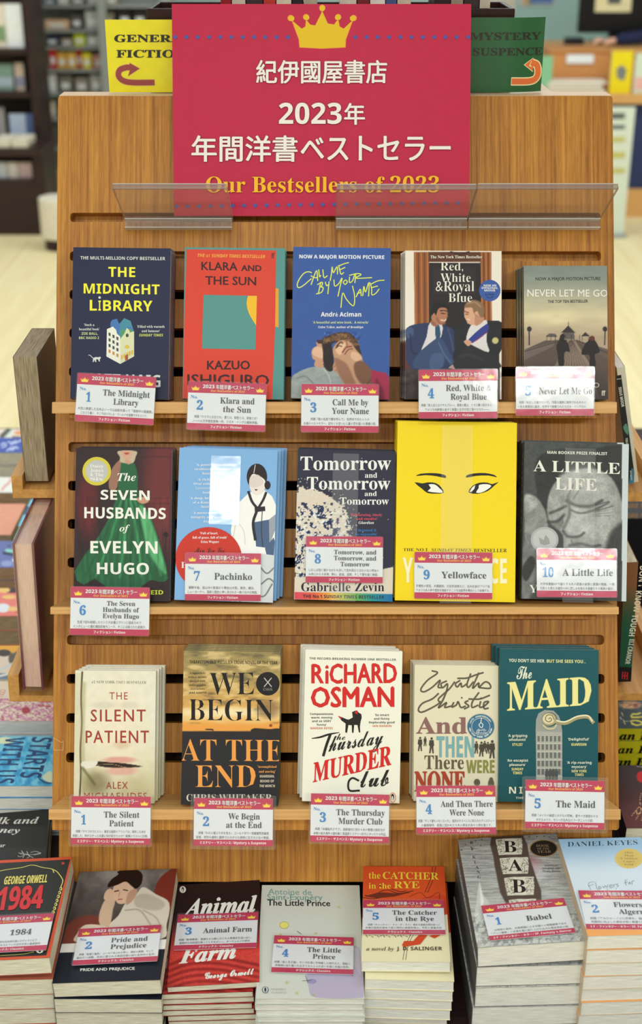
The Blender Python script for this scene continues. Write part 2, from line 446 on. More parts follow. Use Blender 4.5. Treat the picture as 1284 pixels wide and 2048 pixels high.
# ---------------------------------------------------------------- the display stand
stand = empty('book_display_stand', Matrix.Translation((0.02, 1.5, 0.44)))
tag(stand, 'slotted light wood display stand leaning back with three narrow book shelves', 'display stand')
SI = stand.matrix_world.inverted()
def on_stand(M): return SI @ M
U0, U1 = 0.0194 - 0.3757, 0.0194 + 0.3757
VT, VB = uvn(pan(642, 192))[1], uvn(pan(642, 1765))[1]
VE = uvn(pan(642, 1660))[1]
def slotted_panel():
    c = bpy.data.curves.new('slotted_panel', 'CURVE'); c.dimensions = '2D'; c.fill_mode = 'BOTH'; c.extrude = 0.009
    def spl(pts):
        s = c.splines.new('POLY'); s.points.add(len(pts) - 1); s.use_cyclic_u = True
        for p, q in zip(s.points, pts): p.co = (q[0], q[1], 0, 1)
    def rrect(x0, x1, y0, y1, r, n=5):
        P = []
        for cx, cy, a0 in ((x1 - r, y1 - r, 0), (x0 + r, y1 - r, 90), (x0 + r, y0 + r, 180), (x1 - r, y0 + r, 270)):
            for k in range(n + 1):
                a = math.radians(a0 + 90 * k / n); P.append((cx + r * math.cos(a), cy + r * math.sin(a)))
        return P
    spl(rrect(U0, U1, VE, VT, 0.004))
    for y0, y1 in ((425.5, 444), (502.5, 522), (579.5, 598.5), (656.5, 675.5), (733.5, 753), (884, 904), (961.5, 981), (1038, 1057.5), (1115, 1135), (1270, 1289.5), (1348, 1367.5), (1426.5, 1446), (1505, 1525)):
        vv = sorted((uvn(pan(642, y0))[1], uvn(pan(642, y1))[1]))
        spl(rrect(0.0194 - 0.358, 0.0194 + 0.358, vv[0], vv[1], 0.0045))
    o = bpy.data.objects.new('t', c); COL.objects.link(o)
    me = bpy.data.meshes.new_from_object(o.evaluated_get(bpy.context.evaluated_depsgraph_get()))
    bpy.data.objects.remove(o); bpy.data.curves.remove(c)
    me.name = 'slotted_panel'; me.materials.clear(); me.materials.append(MATS['panel_wood'])
    return me
obj('slotted_panel', slotted_panel(), stand, on_stand(PANEL_M @ Matrix.Translation((0, 0, -0.009))))
bx('lower_board', U0 + 0.0085, U1 - 0.0085, VB, VE + 0.002, -0.024, -0.004, 'panel_wood', stand, on_stand(PANEL_M))
def vat(y): return uvn(pan(642, y))[1]
for ya, yb in ((418, 531), (878, 911), (1262, 1296)):       # rails seen through the uppermost slots
    bx('cross_rail', U0 + 0.01, U1 - 0.01, vat(yb), vat(ya), -0.040, -0.0185, 'panel_wood', stand, on_stand(PANEL_M))
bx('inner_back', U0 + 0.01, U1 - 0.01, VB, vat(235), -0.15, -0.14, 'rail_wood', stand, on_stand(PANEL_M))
NS = 0.070
def shelf(yb, yf, face, cleat):
    vb = uvn(pan(642, yb, 0))[1]; vf = uvn(pan(642, yf, NS))[1]; vf2 = uvn(pan(642, yf + face, NS))[1]
    h = 0.3645; c = 0.0194 - 0.002; t = vf - vf2; k = 0.010
    A = [(c - h + k, vb - t, 0.0), (c + h - k, vb - t, 0.0), (c + h - k, vb, 0.0), (c - h + k, vb, 0.0)]
    B = [(c - h, vf2, NS), (c + h, vf2, NS), (c + h, vf, NS), (c - h, vf, NS)]
    s = MB().loft(A, B, 'shelf_wood').build('shelf', stand, on_stand(PANEL_M), 0.0008)
    n1 = cleat[1]; vc = uvn(pan(642, cleat[0], n1))[1]; w = h - cleat[2]
    A = [(c - w, vc + 0.007, 0.0), (c + w, vc + 0.007, 0.0), (c + w, vb - t, 0.0), (c - w, vb - t, 0.0)]
    q = vb + (vf - vb) * n1 / NS - t - 0.0003
    B = [(c - w, vc, n1), (c + w, vc, n1), (c + w, q, n1), (c - w, q, n1)]
    MB().loft(A, B, 'panel_wood').build('shelf_cleat', s)
    return vb, vf
SH = [shelf(801, 804, 23, (836, 0.055, 0.020)), shelf(1194, 1214, 15, (1238, 0.02, 0.02)), shelf(1588, 1619, 21, (1660, 0.060, 0.003))]
# ridge and flanks of the frame
pt = P3(0, VT, 0); pb = P3(0, VE, -0.018)
rid = MB(); y0, z0 = pt[1], pt[2]
rid.box(U0, U1, y0 + 0.009, y0 + 0.046, z0 - 0.03, z0 - 0.0005, 'edge_wood')
rid.build('ridge_board', stand, SI)
pq = P3(0, VT, -0.018)
for name, xa in (('flank_board', -0.3560), ('flank_board', 0.3770)):
    MB().prism([(pq[1], pq[2] - 0.03), (pb[1], pb[2]), (1.75, 0.445), (2.42, 0.445), (2.02, z0 - 0.03)], xa, xa + 0.018, 'side_wood', 'yzx').build(name, stand, SI)
bx('rear_ledge', -0.28, 0.32, y0 + 0.046, y0 + 0.20, z0 - 0.03, z0 - 0.001, 'edge_wood', stand, SI)
def wp(px, py, y): p = wallpt(px, py, y); return p[0], p[2]
def tray(poly, y0, y1):
    MB().prism([wp(x, y, y0) for x, y in poly], y0, y1, 'tray_wood', 'xzy').build('side_tray', stand, SI)
tray([(22, 952), (44, 952), (46, 979), (123, 979), (123, 996), (26, 996)], 1.66, 2.30)
tray([(15, 1350), (37, 1350), (39, 1391), (123, 1391), (123, 1403), (19, 1403)], 1.55, 2.36)
tray([(1304, 956), (1327, 956), (1324, 1003), (1207, 1003), (1207, 985), (1300, 985)], 1.70, 2.30)
tray([(1322, 1354), (1345, 1354), (1342, 1401), (1202, 1401), (1202, 1387), (1318, 1387)], 1.60, 2.36)
# pale chipped outline on the left stile
ch = Art(PANEL_M, (0, 1360, 5.119))
for a, b in (((548, 590), (628, 640)), ((628, 640), (650, 628)), ((650, 640), (646, 716)), ((646, 716), (550, 718)), ((550, 718), (552, 600))):
    ch.line([a, b], 5, (214, 172, 118), sm=0)
ch.ink_obj('chipped_mark', stand, 'ink_satin', on_stand(PANEL_M))

table = empty('low_display_table', Matrix.Translation((0, 1.5, 0)))
tag(table, 'dark low table under the stand carrying the stacks of books', 'table')
TZ = 0.44
bx('table_top', -0.98, 0.98, -0.55, 1.72, TZ - 0.03, TZ, 'dark_wood', table, None, 0.002)
bx('plinth', -0.90, 0.90, -0.45, 1.62, 0.0, TZ - 0.03, 'dark_wood', table)

# ---------------------------------------------------------------- poster, ledges, section signs
D0 = uvn(pan(642, 432, 0.010))
bl = pan(348, 432, 0.010); br = pan(938, 432, 0.010)
def at_depth(px, py, d): return EYE + ray(px, py) * d
dbot = (bl - EYE) @ FWD
tl = at_depth(343, 8, dbot * 590 / 599)
PM = frame((bl + br) / 2, br - bl, tl - bl)
pw = np.linalg.norm(br - bl); ph = np.linalg.norm(tl - bl)
poster = empty('bestseller_poster', PM); tag(poster, 'large crimson poster with a yellow crown and white lettering', 'poster')
bx('poster_board', -pw / 2, pw / 2, 0, ph, -0.003, 0, 'poster_red' if plain('poster_red', (190, 26, 66), 0.45, var=0.03) else '', poster)
A = Art(PM, (340, 0, 2.105)); Y = (240, 196, 20); W = (238, 234, 226)
G1 = (150, 110, 30)
crown = [(548, 198), (545, 165), (518, 92), (516, 88), (556, 122), (572, 112), (574, 88), (578, 88), (590, 104), (612, 108), (636, 60), (640, 46), (646, 60), (664, 100), (690, 104), (702, 88), (708, 88), (712, 112), (730, 122), (766, 88), (764, 94), (738, 165), (736, 198), (640, 203)]
def crown_shape(A, tr, c, sc=1.0):
    A.poly([tr(*p) for p in crown], c)
    for bxx, byy, r in ((512, 78, 12), (575, 74, 12), (641, 36, 12), (706, 74, 12), (769, 78, 12)):
        q = tr(bxx, byy); e = tr(bxx + r * sc, byy); e2 = tr(bxx, byy + r * sc)
        A.ell(q[0], q[1], abs(e[0] - q[0]), abs(e2[1] - q[1]), c, 12)
crown_shape(A, lambda x, y: ((x - 641) * 1.035 + 641, (y - 130) * 1.035 + 130), (240, 160, 60), 1.05)
crown_shape(A, lambda x, y: (x, y), (226, 190, 16))
def diamond(A, x, y, r, c): A.poly([(x - r, y), (x, y - r), (x + r, y), (x, y + r)], c)
for i in range(11):
    diamond(A, 496 - i * 47.4, 157, 10, (70, 90, 165)); diamond(A, 780 + i * 47.4, 157, 10, (70, 90, 165))
A.view = (0, 0, 1)
for i in range(26): diamond(A, 353 + i * 22.5 * 1.0, 413 - i * 0.28, 4.6, (70, 90, 165)) if i * 22.5 < 585 else None
def outlined(A, t, x0, x1, yt, yb, c, co, f, b, bo, **k):
    A.T(t, x0, x1, yt, yb, co, f, bold=b + bo, **k); A.T(t, x0, x1, yt, yb, c, f, bold=b, **k)
outlined(A, '紀伊國屋書店', 513, 773, 121, 163, W, (120, 30, 50), 'j', 0.55, 0.35, res=3)
outlined(A, '2023', 558, 683, 206, 248, W, (120, 30, 50), 'b', 0.1, 0.5, res=3)
outlined(A, '年', 689, 729, 207, 246, W, (120, 30, 50), 'j', 0.55, 0.35, res=3)
outlined(A, '年間洋書', 384, 594, 272, 319, W, (120, 30, 50), 'j', 0.65, 0.4, res=3)
outlined(A, 'ベストセラー', 602, 900, 273, 319, W, (120, 30, 50), 'j', 0.65, 0.4, res=3)
outlined(A, 'Our Bestsellers of 2023', 412, 878, 352, 385, (244, 186, 24), (150, 30, 50), 's', 0.0, 0.4, res=3)
A.ink_obj('poster_print', poster)

def ledge(name, label, xb0, xb1, xt0, xt1, yb, yt, n1):
    """clear shelf plate standing out of the panel, hooked in at the back"""
    a = uvn(pan(xb0, yb, 0.012)); b = uvn(pan(xb1, yb, 0.012)); v1 = uvn(pan(642, yt, n1))[1]
    u0, u1 = a[0], b[0]; v0 = a[1]; M = PANEL_M
    e = empty(name, M @ Matrix.Translation(((u0 + u1) / 2, v0, 0))); w = (u1 - u0) / 2; dv = v1 - v0; L = math.hypot(dv, n1)
    tag(e, label, 'acrylic ledge', 'clear acrylic ledges on the stand')
    A4 = [(-w, 0, 0.004), (w, 0, 0.004), (w, 0.003, 0.004), (-w, 0.003, 0.004)]
    B4 = [(-w, dv, n1), (w, dv, n1), (w, dv + 0.003, n1), (-w, dv + 0.003, n1)]
    MB().loft(A4, B4, 'acrylic').build('plate', e)
    bx('front_lip', -w, w, dv - 0.0005, dv + 0.0055, n1 - 0.001, n1 + 0.003, 'acrylic_edge', e)
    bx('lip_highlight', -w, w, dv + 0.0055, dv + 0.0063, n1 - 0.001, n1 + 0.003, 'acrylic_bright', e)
    bx('hook_strip', -w, w, -0.010, 0.0, 0.001, 0.013, 'acrylic', e)
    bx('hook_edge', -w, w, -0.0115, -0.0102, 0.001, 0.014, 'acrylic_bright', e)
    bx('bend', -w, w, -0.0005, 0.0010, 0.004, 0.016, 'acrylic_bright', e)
    for sx in (-1, 1): MB().loft([(sx * w, -0.0001, 0.004), (sx * (w + 0.001), -0.0001, 0.004), (sx * (w + 0.001), 0.0031, 0.004), (sx * w, 0.0031, 0.004)],
                                 [(sx * w, dv, n1), (sx * (w + 0.001), dv, n1), (sx * (w + 0.001), dv + 0.0031, n1), (sx * w, dv + 0.0031, n1)], 'acrylic_edge').build('side_edge', e)
ledge('acrylic_ledge', 'short clear acrylic ledge below the corner of the poster, standing alone', 250, 464, 227, 456, 439, 378, 0.115)
ledge('acrylic_ledge', 'clear acrylic ledge crossing the lower poster edge, butted to its neighbour', 672, 934, 672, 948, 439, 379, 0.115)
ledge('acrylic_ledge', 'clear acrylic ledge reaching the outer edge of the stand over bare wood', 937, 1200, 948, 1235, 439, 378, 0.119)

ry = y0 + 0.050
crate = empty('dark_book_rack', Matrix.Translation((0.02, ry + 0.06, z0)))
tag(crate, 'dark brown rack standing on the ridge behind the poster', 'rack')
cx0, cz1 = wp(293, 17, ry); cx1, _ = wp(1030, 24, ry)
def cb(n, a, b, c, d, e, f): bx(n, a, b, c, d, e, f, 'dark_gloss', crate, crate.matrix_world.inverted(), 0.001)
plain('dark_gloss', (48, 26, 24), 0.25)
cb('front_board', cx0, cx1, ry, ry + 0.006, z0, cz1); cb('rear_board', cx0, cx1, ry + 0.12, ry + 0.126, z0, cz1)
cb('end_board', cx0, cx0 + 0.006, ry + 0.006, ry + 0.12, z0, cz1); cb('end_board', cx1 - 0.006, cx1, ry + 0.006, ry + 0.12, z0, cz1)
cb('rack_floor', cx0 + 0.006, cx1 - 0.006, ry + 0.006, ry + 0.12, z0, z0 + 0.006)

# section signs: laminated sheets bowed backwards
def bowed_sign(name, label, px0, px1, pyt, pyb, y, rgb, bow, side):
    x0, zb = wp(px0, pyb, y); x1, zt = wp(px1, pyt, y); h = zt - zb
    e = empty(name, frame(np.array([(x0 + x1) / 2, y, z0 + 0.001]), np.array([1.0, 0, 0]), np.array([0, 0.0, 1.0])))
    tag(e, label, 'sign'); w = (x1 - x0) / 2; n = 16
    def zf(x):
        t = (x / w) * side
        return -bow * max(0, t) ** 2
    v, f = [], []
    for k, off in enumerate((0, -0.0006)):
        for i in range(n + 1):
            x = -w + 2 * w * i / n; v += [(x, 0, zf(x) + off), (x, h, zf(x) + off)]
    m = 2 * (n + 1)
    for i in range(n):
        a = 2 * i; f += [(a, a + 2, a + 3, a + 1), (m + a, m + a + 1, m + a + 3, m + a + 2)]
    me = bpy.data.meshes.new('sign_sheet'); me.from_pydata(v, [], f); me.materials.append(plain(name + '_paper', rgb, 0.3, var=0.05)); obj('sign_sheet', me, e)
    me = bpy.data.meshes.new('clear_sleeve'); me.from_pydata([(a * 1.012, b * 1.02 - 0.001, c + 0.0012) for a, b, c in v[:m]], [], f[0::2]); me.materials.append(MATS['sign_sleeve']); obj('clear_sleeve', me, e)
    return e, zf, h
def bent_print(A, e, zf):
    o = A.ink_obj('sign_print', e); me = o.data; c = np.empty(len(me.vertices) * 3, np.float32); me.vertices.foreach_get('co', c); c = c.reshape(-1, 3)
    c[:, 2] += [zf(x) + 0.0002 for x in c[:, 0]]; me.vertices.foreach_set('co', c.ravel()); me.update()
e, zf, h = bowed_sign('general_fiction_sign', 'yellow laminated sign with black lettering and a curled maroon arrow', 219, 372, 41, 186, y0 + 0.030, (238, 228, 20), 0.0, -1)
A = Art(e.matrix_world, (0, 0, 2)); K = (20, 22, 18)
A.T('GENERAL', 458, 768, 139, 168, K, 's', bold=0.35); A.T('FICTION', 466, 748, 200, 230, K, 's', bold=0.35)
def arrow(A, c, col, w, mir=1, cx=0, ox=0):
    P = [(612, 330), (530, 330), (492, 322), (474, 302), (480, 280), (505, 270), (524, 270)]
    A.line([(cx + mir * (x - cx) + ox, y) for x, y in P], w, c, sm=6)
    A.poly([(cx + mir * (x - cx) + ox, y) for x, y in ((518, 252 - (w - 20) * .4), (558 + (w - 20) * .5, 274), (512, 304 + (w - 20) * .5), (520, 280))], c)
arrow(A, (230, 200, 90), 0, 28); arrow(A, (150, 58, 60), 0, 22)
bent_print(A, e, zf)
e, zf, h = bowed_sign('mystery_sign', 'green laminated sign with black lettering and an orange arrow, bowed at its edge', 925, 1094, 38, 187, y0 + 0.030, (6, 90, 46), 0.012, 1)
A = Art(e.matrix_world, (642, 0, 2)); K = (14, 20, 14)
A.T('MYSTERY', 596, 884, 130, 160, K, 's', bold=0.3); A.T('SUSPENCE', 608, 890, 192, 222, K, 's', bold=0.3)
def arrow2(w, c):
    A.line([(770, 326), (840, 326), (866, 312), (872, 285), (866, 262), (850, 254)], w, c, sm=6)
    A.poly([(852, 236 - (w - 20) * .3), (818 - (w - 20) * .5, 260), (850, 286 + (w - 20) * .4)], c)
arrow2(32, (238, 226, 170)); arrow2(23, (226, 112, 48))
bent_print(A, e, zf)

# ---------------------------------------------------------------- books
def make_book(name, label, M, W, H, T, cover=(40, 40, 40), pages='pages_cream', spine=None, art=None, hard=False, mat='ink_satin', group=None, view=None, step=0.001, inset=0.0007, spine_art=None):
    root = empty(name, M); tag(root, label, 'book', group)
    c = 0.0025 if hard else 0.0004; ck = 'cover_%d_%d_%d' % tuple(cover); plain(ck, cover, 0.35, var=0.04)
    sk = ck
    if spine: sk = 'cover_%d_%d_%d' % tuple(spine); plain(sk, spine, 0.35, var=0.04)
    i = 0.003 if hard else inset
    mb = MB(); mb.box(-W / 2, W / 2, 0, H, -c, 0, ck); mb.box(-W / 2, W / 2, 0, H, -T, -T + c, ck); mb.box(-W / 2, -W / 2 + c, 0, H, -T + c, -c, sk)
    cov = mb.build('cover', root)
    MB().box(-W / 2 + c, W / 2 - i, i, H - i, -T + c, -c, pages).build('pages', root)
    if art:
        A = Art(M, view or (0, 0, 1)); art(A, W, H)
        for v in A.V: v[:, 0] = np.clip(v[:, 0], -W / 2, W / 2); v[:, 1] = np.clip(v[:, 1], 0.0002, H)
        if A.grid is not None: A.grid_obj('cover_art', cov, mat)
        A.ink_obj('lettering', cov, mat)
    if spine_art:
        SM = Matrix.Translation((-W / 2, 0, -T / 2)) @ Matrix.Rotation(-math.pi / 2, 4, 'Y')
        A = Art(M @ SM, view or (0, 0, 1)); spine_art(A, T, H)
        if A.grid is not None: A.grid_obj('spine_art', cov, mat, SM)
        A.ink_obj('spine_lettering', cov, mat, SM)
    return root
def copy_book(root, M, label, letters=False):
    def cp(o, par):
        if par is not None and not letters and o.name.split('.')[0] in ('lettering', 'clear_tape'): return
        c = o.copy(); COL.objects.link(c)
        if par: c.parent = par
        for ch in list(o.children): cp(ch, c)
        return c
    r = cp(root, None); r.matrix_world = M; r['label'] = label; return r
ORD = ['front', 'second', 'third', 'fourth', 'fifth', 'sixth', 'seventh', 'eighth', 'ninth', 'tenth', 'eleventh', 'twelfth', 'thirteenth', 'fourteenth', 'fifteenth']
def shelf_v(row, n): vb, vf = SH[row]; return vb + (vf - vb) * n / NS
ROWPX = ((801, 804), (1194, 1214), (1588, 1619))
def shelf_stack(what, BL, BR, TL, n, k, art, view, cover=(40, 40, 40), T=None, shift=(0, 0), pages='pages_cream', spine=None, mat='ink_satin', **kw):
    row = 0 if BL[1] < 900 else 1 if BL[1] < 1300 else 2
    if row: n = min(n, NS * ((BL[1] + BR[1]) / 2 + 1 - ROWPX[row][0]) / (ROWPX[row][1] - ROWPX[row][0]))
    a = pan(*BL, n); b = pan(*BR, n); t = pan(*TL, n); W = np.linalg.norm(b - a); M = frame((a + b) / 2, b - a, t - a)
    Y = np.array(M)[:3, 1]; H = (t - (a + b) / 2) @ Y
    T = min(T, (n - 0.001) / k - 0.0002) if T else (n - 0.001) / k - 0.0002
    def rest(Mj):
        need = 0
        for x in (-W / 2, W / 2):
            for z in (0, -T):
                u, v, nn = uvn(np.array(Mj @ Vector((x, 0, z)))); need = max(need, shelf_v(row, nn) + 0.0009 - v) if z == 0 or True else need
        return need
    g = 'stack of ' + what
    M = M @ Matrix.Translation((0, rest(M), 0))
    r = make_book('paperback_book', 'front copy of ' + what, M, W, H, T, cover, pages, spine, art, mat=mat, group=g, view=view, **kw)
    for j in range(1, k):
        Mj = M @ Matrix.Translation((shift[0] * j + random.uniform(-0.0006, 0.0006), -0.004, -(T + 0.0002) * j))
        Mj = Mj @ Matrix.Translation((0, rest(Mj), 0))
        copy_book(r, Mj, ORD[j] + ' from front, ' + what)
    return r

# ---------------------------------------------------------------- cover designs (coordinates of zoomed views)
V3a, V3b, V3c = (100, 470, 2.791), (540, 470, 2.791), (824, 470, 2.791)
V6a, V6b, V6c = (100, 860, 2.791), (540, 840, 2.791), (824, 840, 2.791)
V9a, V9b, V9c = (100, 1260, 2.791), (540, 1260, 2.791), (824, 1260, 2.791)
WH = (232, 234, 226); SKIN = (206, 168, 138)
def base(A, W, H, c): A.add([(-W / 2, 0), (W / 2, 0), (W / 2, H), (-W / 2, H)], [(0, 1, 2), (0, 2, 3)], c, z=0.00008)

def cov_navy(A, W, H):
    base(A, W, H, (32, 38, 68)); Y = (240, 236, 60); S = (214, 216, 214)
    A.T('THE MULTI-MILLION COPY BESTSELLER', 170, 643, 118, 136, S, 'b', dy=5)
    A.T('THE', 326, 476, 178, 233, Y, 'b', dy=2); A.T('MIDNIGHT', 188, 612, 270, 326, Y, 'b', dy=6)
    A.T('L', 222, 262, 362, 422, Y, 'b'); A.T('I', 270, 284, 366, 422, Y, 'b'); A.T('BRARY', 296, 572, 364, 423, Y, 'b', dy=3)
    A.ell(277, 349, 7, 7, S)
    for t, a, b, y, f, c in (("'Such a", 190, 248, 508, 's', S), ("beautiful book'", 162, 276, 532, 's', S), ('ZOE BALL,', 176, 268, 557, 'b', (196, 206, 150)), ('BBC RADIO 2', 162, 274, 581, 'b', (196, 206, 150)),
                            ("'Filled with warmth", 486, 640, 518, 's', S), ("and humour'", 512, 614, 542, 's', S), ('SUNDAY TIMES', 497, 632, 566, 'I', (206, 214, 110))):
        A.T(t, a, b, y - 14, y, c, f)
    s = 2.791 / 5.35
    def q(P): return [(55.8 + x * s, 195.4 + y * s) for x, y in P]
    A.poly(q([(540, 560), (560, 535), (610, 520), (632, 575), (650, 560), (688, 515), (755, 545), (790, 650), (650, 750), (540, 640)]), (66, 118, 180))
    A.poly(q([(650, 560), (688, 515), (755, 545), (775, 620), (720, 600), (650, 750), (630, 700)]), (70, 140, 160))
    A.poly(q([(650, 640), (700, 640), (720, 620), (790, 650), (650, 752)]), (84, 150, 100))
    A.poly(q([(503, 632), (540, 618), (565, 605), (600, 640), (610, 680), (645, 715), (645, 1006), (497, 925)]), (232, 234, 220))
    A.poly(q([(645, 740), (690, 680), (715, 620), (738, 640), (750, 670), (793, 655), (793, 925), (645, 1006)]), (214, 218, 180))
    for c, r in [(c, r) for c in range(3) for r in range(4)]:
        x = 520 + c * 42; y = 668 + r * 60 + c * 22
        A.poly(q([(x, y), (x + 22, y + 8), (x + 22, y + 42), (x, y + 34)]), (70, 80, 84) if r < 3 else (190, 140, 80))
    for c in range(5): A.poly(q([(655 + c * 27, 915 - c * 13), (672 + c * 27, 907 - c * 13), (672 + c * 27, 950 - c * 13), (655 + c * 27, 958 - c * 13)]), (220, 180, 60))
    A.poly(q([(698, 915), (728, 902), (728, 960), (698, 972)]), (170, 84, 50))
    A.ell(*q([(718, 822)])[0], 12, 10, (222, 190, 70)); A.ell(*q([(720, 700)])[0], 8, 10, (60, 80, 70))
    A.poly(q([(355, 945), (380, 932), (415, 935), (430, 928), (440, 938), (432, 952), (425, 958), (430, 978), (418, 980), (408, 955), (385, 960), (392, 985), (378, 985), (368, 960), (360, 988), (352, 985)]), S)
    A.line(q([(358, 945), (340, 930), (325, 915), (308, 912)]), 3.5, S)
    A.T('MATT HAIG', 180, 617, 772, 840, S, 'b', dy=10)

def cov_orange(A, W, H):
    base(A, W, H, (84, 146, 142)); R = (214, 66, 44); D = (58, 24, 24)
    A.poly([(1253, 296), (1276, 300), (1276, 516), (1253, 510)], (222, 160, 50))
    A.poly([(762, 80), (1262, 86), (1257, 500), (1240, 928), (742, 922), (750, 500)], R)
    A.T('THE #1 SUNDAY TIMES BESTSELLER', 824, 1200, 104, 122, (230, 170, 70), 'I', dy=8)
    A.T('ff', 1236, 1254, 100, 130, D, 's')
    A.T('KLARA', 846, 1046, 150, 195, D, 'r', bold=.35, dy=4); A.T('AND', 1068, 1180, 168, 200, D, 'r', bold=.35, dy=2)
    A.T('THE SUN', 868, 1150, 230, 276, D, 'r', bold=.35, dy=5)
    A.poly([(857, 334), (1155, 340), (1147, 640), (848, 634)], (84, 146, 142))
    A.poly([(1155, 340)] + [(1155 + (1147 - 1155) * (k / 10) * .55 - 56 * math.sin(math.pi * (0.35 + 0.65 * k / 10)), 340 + 165 * k / 10) for k in range(11)], (238, 186, 40))
    A.T('KAZUO', 878, 1115, 702, 750, D, 'r', bold=.4); A.T('ISHIGURO', 768, 1222, 778, 838, D, 'r', bold=.4, dy=3)

def cov_blue_heads(A, W, H):
    A.paint(W, H); A.fill((52, 88, 160)); A.noise(0.03, 60, 60)
    G = (150, 160, 158)
    A.shape([(118, 810), (150, 770), (230, 738), (330, 735), (420, 760), (460, 800), (470, 940), (118, 940)], G, 5); A.noise(0.1, 30, 14, 3, (118, 735, 470, 940))
    A.stroke([(150, 800), (200, 790), (260, 850)], 6, (112, 124, 124), 8); A.stroke([(300, 745), (330, 790), (340, 840)], 6, (184, 192, 186), 6)
    A.shape([(232, 655), (240, 632), (262, 620), (258, 600), (276, 588), (300, 590), (330, 600), (320, 690), (290, 740), (248, 730), (252, 700), (238, 690)], (196, 150, 122), 5)
    A.shape([(240, 640), (262, 622), (300, 640), (300, 690), (240, 668)], (220, 180, 152), 10)
    A.shape([(262, 585), (300, 590), (310, 602), (270, 606)], (70, 40, 36), 4)
    A.shape([(290, 585), (330, 560), (380, 545), (440, 545), (480, 580), (505, 640), (512, 700), (480, 690), (430, 630), (360, 600), (330, 660), (350, 740), (330, 755), (300, 720), (295, 650)], (58, 40, 34), 5)
    A.shape([(300, 600), (340, 610), (355, 700), (350, 755), (322, 758), (300, 720)], (34, 26, 24), 6)
    A.shape([(330, 572), (370, 552), (440, 552), (470, 590), (480, 620), (420, 600), (360, 590), (310, 600)], (112, 80, 52), 8)
    A.noise(0.5, 9, 7, 7, (300, 540, 512, 600))
    A.shape([(350, 640), (375, 600), (410, 585), (450, 600), (480, 640), (510, 675), (520, 705), (560, 760), (590, 790), (590, 940), (440, 940), (425, 860), (390, 790), (350, 745), (360, 700)], (190, 148, 116), 5)
    A.shape([(470, 720), (520, 705), (590, 790), (588, 860), (530, 850), (480, 790)], (120, 82, 62), 12)
    A.shape([(360, 690), (400, 700), (440, 740), (500, 900), (450, 930), (420, 840), (380, 770)], (152, 108, 84), 14)
    A.shape([(365, 640), (395, 600), (420, 610), (420, 640), (390, 670)], (222, 184, 150), 10)
    A.shape([(460, 650), (500, 665), (512, 690), (480, 705), (450, 680)], (216, 176, 146), 8)
    A.stroke([(372, 620), (395, 598), (405, 605)], 8, (90, 56, 44), 5); A.stroke([(405, 655), (425, 628), (455, 622)], 9, (138, 70, 64), 5)
    A.stroke([(418, 665), (438, 640), (462, 635)], 5, (104, 48, 46), 4); A.stroke([(420, 590), (432, 612), (418, 632)], 6, (140, 96, 74), 6)
    A.stroke([(500, 880), (560, 810), (575, 760)], 3, (70, 44, 36), 3)
    A.shape([(565, 768), (600, 762), (662, 790), (662, 940), (590, 940)], (158, 40, 72), 4); A.shape([(590, 800), (630, 860), (640, 940), (600, 940)], (120, 28, 56), 12)
    for k in range(46):
        a = random.random(); x = 305 + a * 190; y = 548 + 95 * abs(a - .45) ** 1.3 + random.random() * 26
        A.stroke([(x - 9, y + 5), (x, y - 5), (x + 8, y + 3)], 4.5, ((150, 112, 72), (60, 42, 34), (104, 74, 50))[k % 3], 3, .8)
    for k in range(26):
        x = 302 + random.random() * 44; y = 600 + random.random() * 140; A.stroke([(x - 7, y - 6), (x + 2, y), (x - 3, y + 9)], 4, ((52, 36, 32), (26, 20, 20))[k % 2], 3, .8)
    A.stroke([(368, 632), (384, 618), (400, 622)], 5, (46, 28, 26), 3); A.stroke([(392, 640), (412, 618), (420, 598)], 6, (226, 190, 158), 5, .8); A.stroke([(352, 742), (366, 728), (376, 744), (364, 760)], 7, (166, 112, 88), 4)
    S = (226, 230, 236)
    A.T('NOW A MAJOR MOTION PICTURE', 164, 638, 110, 130, S, 'b', dy=4, bold=.1)
    s = 2.791 / 6.42; c = (222, 232, 96)
    def st(P, w=13): A.line([(139.5 + x * s, 111.6 + y * s) for x, y in P], w * s, c, sm=4, taper=False)
    for P in ([(212, 228), (170, 215), (110, 240), (50, 320), (28, 390), (50, 420), (110, 390), (210, 305)], [(208, 380), (235, 300), (278, 200), (292, 330)], [(205, 268), (250, 290), (282, 292)],
              [(305, 190), (315, 280), (330, 262)], [(358, 190), (372, 290), (415, 268)], [(452, 330), (468, 240), (478, 150), (492, 230), (540, 150), (545, 245)], [(560, 135), (590, 245), (625, 225)], [(565, 140), (640, 110), (688, 100)], [(580, 190), (642, 160)],
              [(330, 350), (300, 500)], [(290, 380), (350, 350), (345, 395), (320, 410), (362, 420), (340, 480), (275, 500)], [(390, 350), (405, 395), (432, 380)], [(438, 345), (430, 420), (422, 500)],
              [(500, 320), (510, 400), (560, 370), (600, 300)], [(607, 300), (580, 400), (552, 530)], [(650, 320), (620, 350), (645, 380), (672, 345), (650, 320)], [(700, 285), (700, 355), (740, 330), (765, 250)], [(780, 250), (768, 358)], [(700, 262), (800, 240), (848, 255), (780, 300), (985, 292)],
              [(590, 675), (612, 490), (660, 570), (750, 655), (765, 530), (738, 400)], [(785, 540), (838, 440), (850, 525)], [(795, 500), (848, 480)], [(870, 525), (885, 400), (905, 480), (950, 350), (945, 530)], [(965, 360), (985, 440), (985, 510), (1030, 500), (1080, 440)], [(985, 420), (1060, 400)], [(970, 380), (1060, 335), (1145, 325)]):
        st(P)
    A.T('André Aciman', 284, 509, 430, 456, S, 'b', bold=.1); A.T("'A beautiful and wise book... A miracle'", 240, 550, 481, 495, (200, 216, 170), 'b'); A.T('Colm Tóibín, author of Brooklyn', 270, 520, 508, 521, S, 'b')

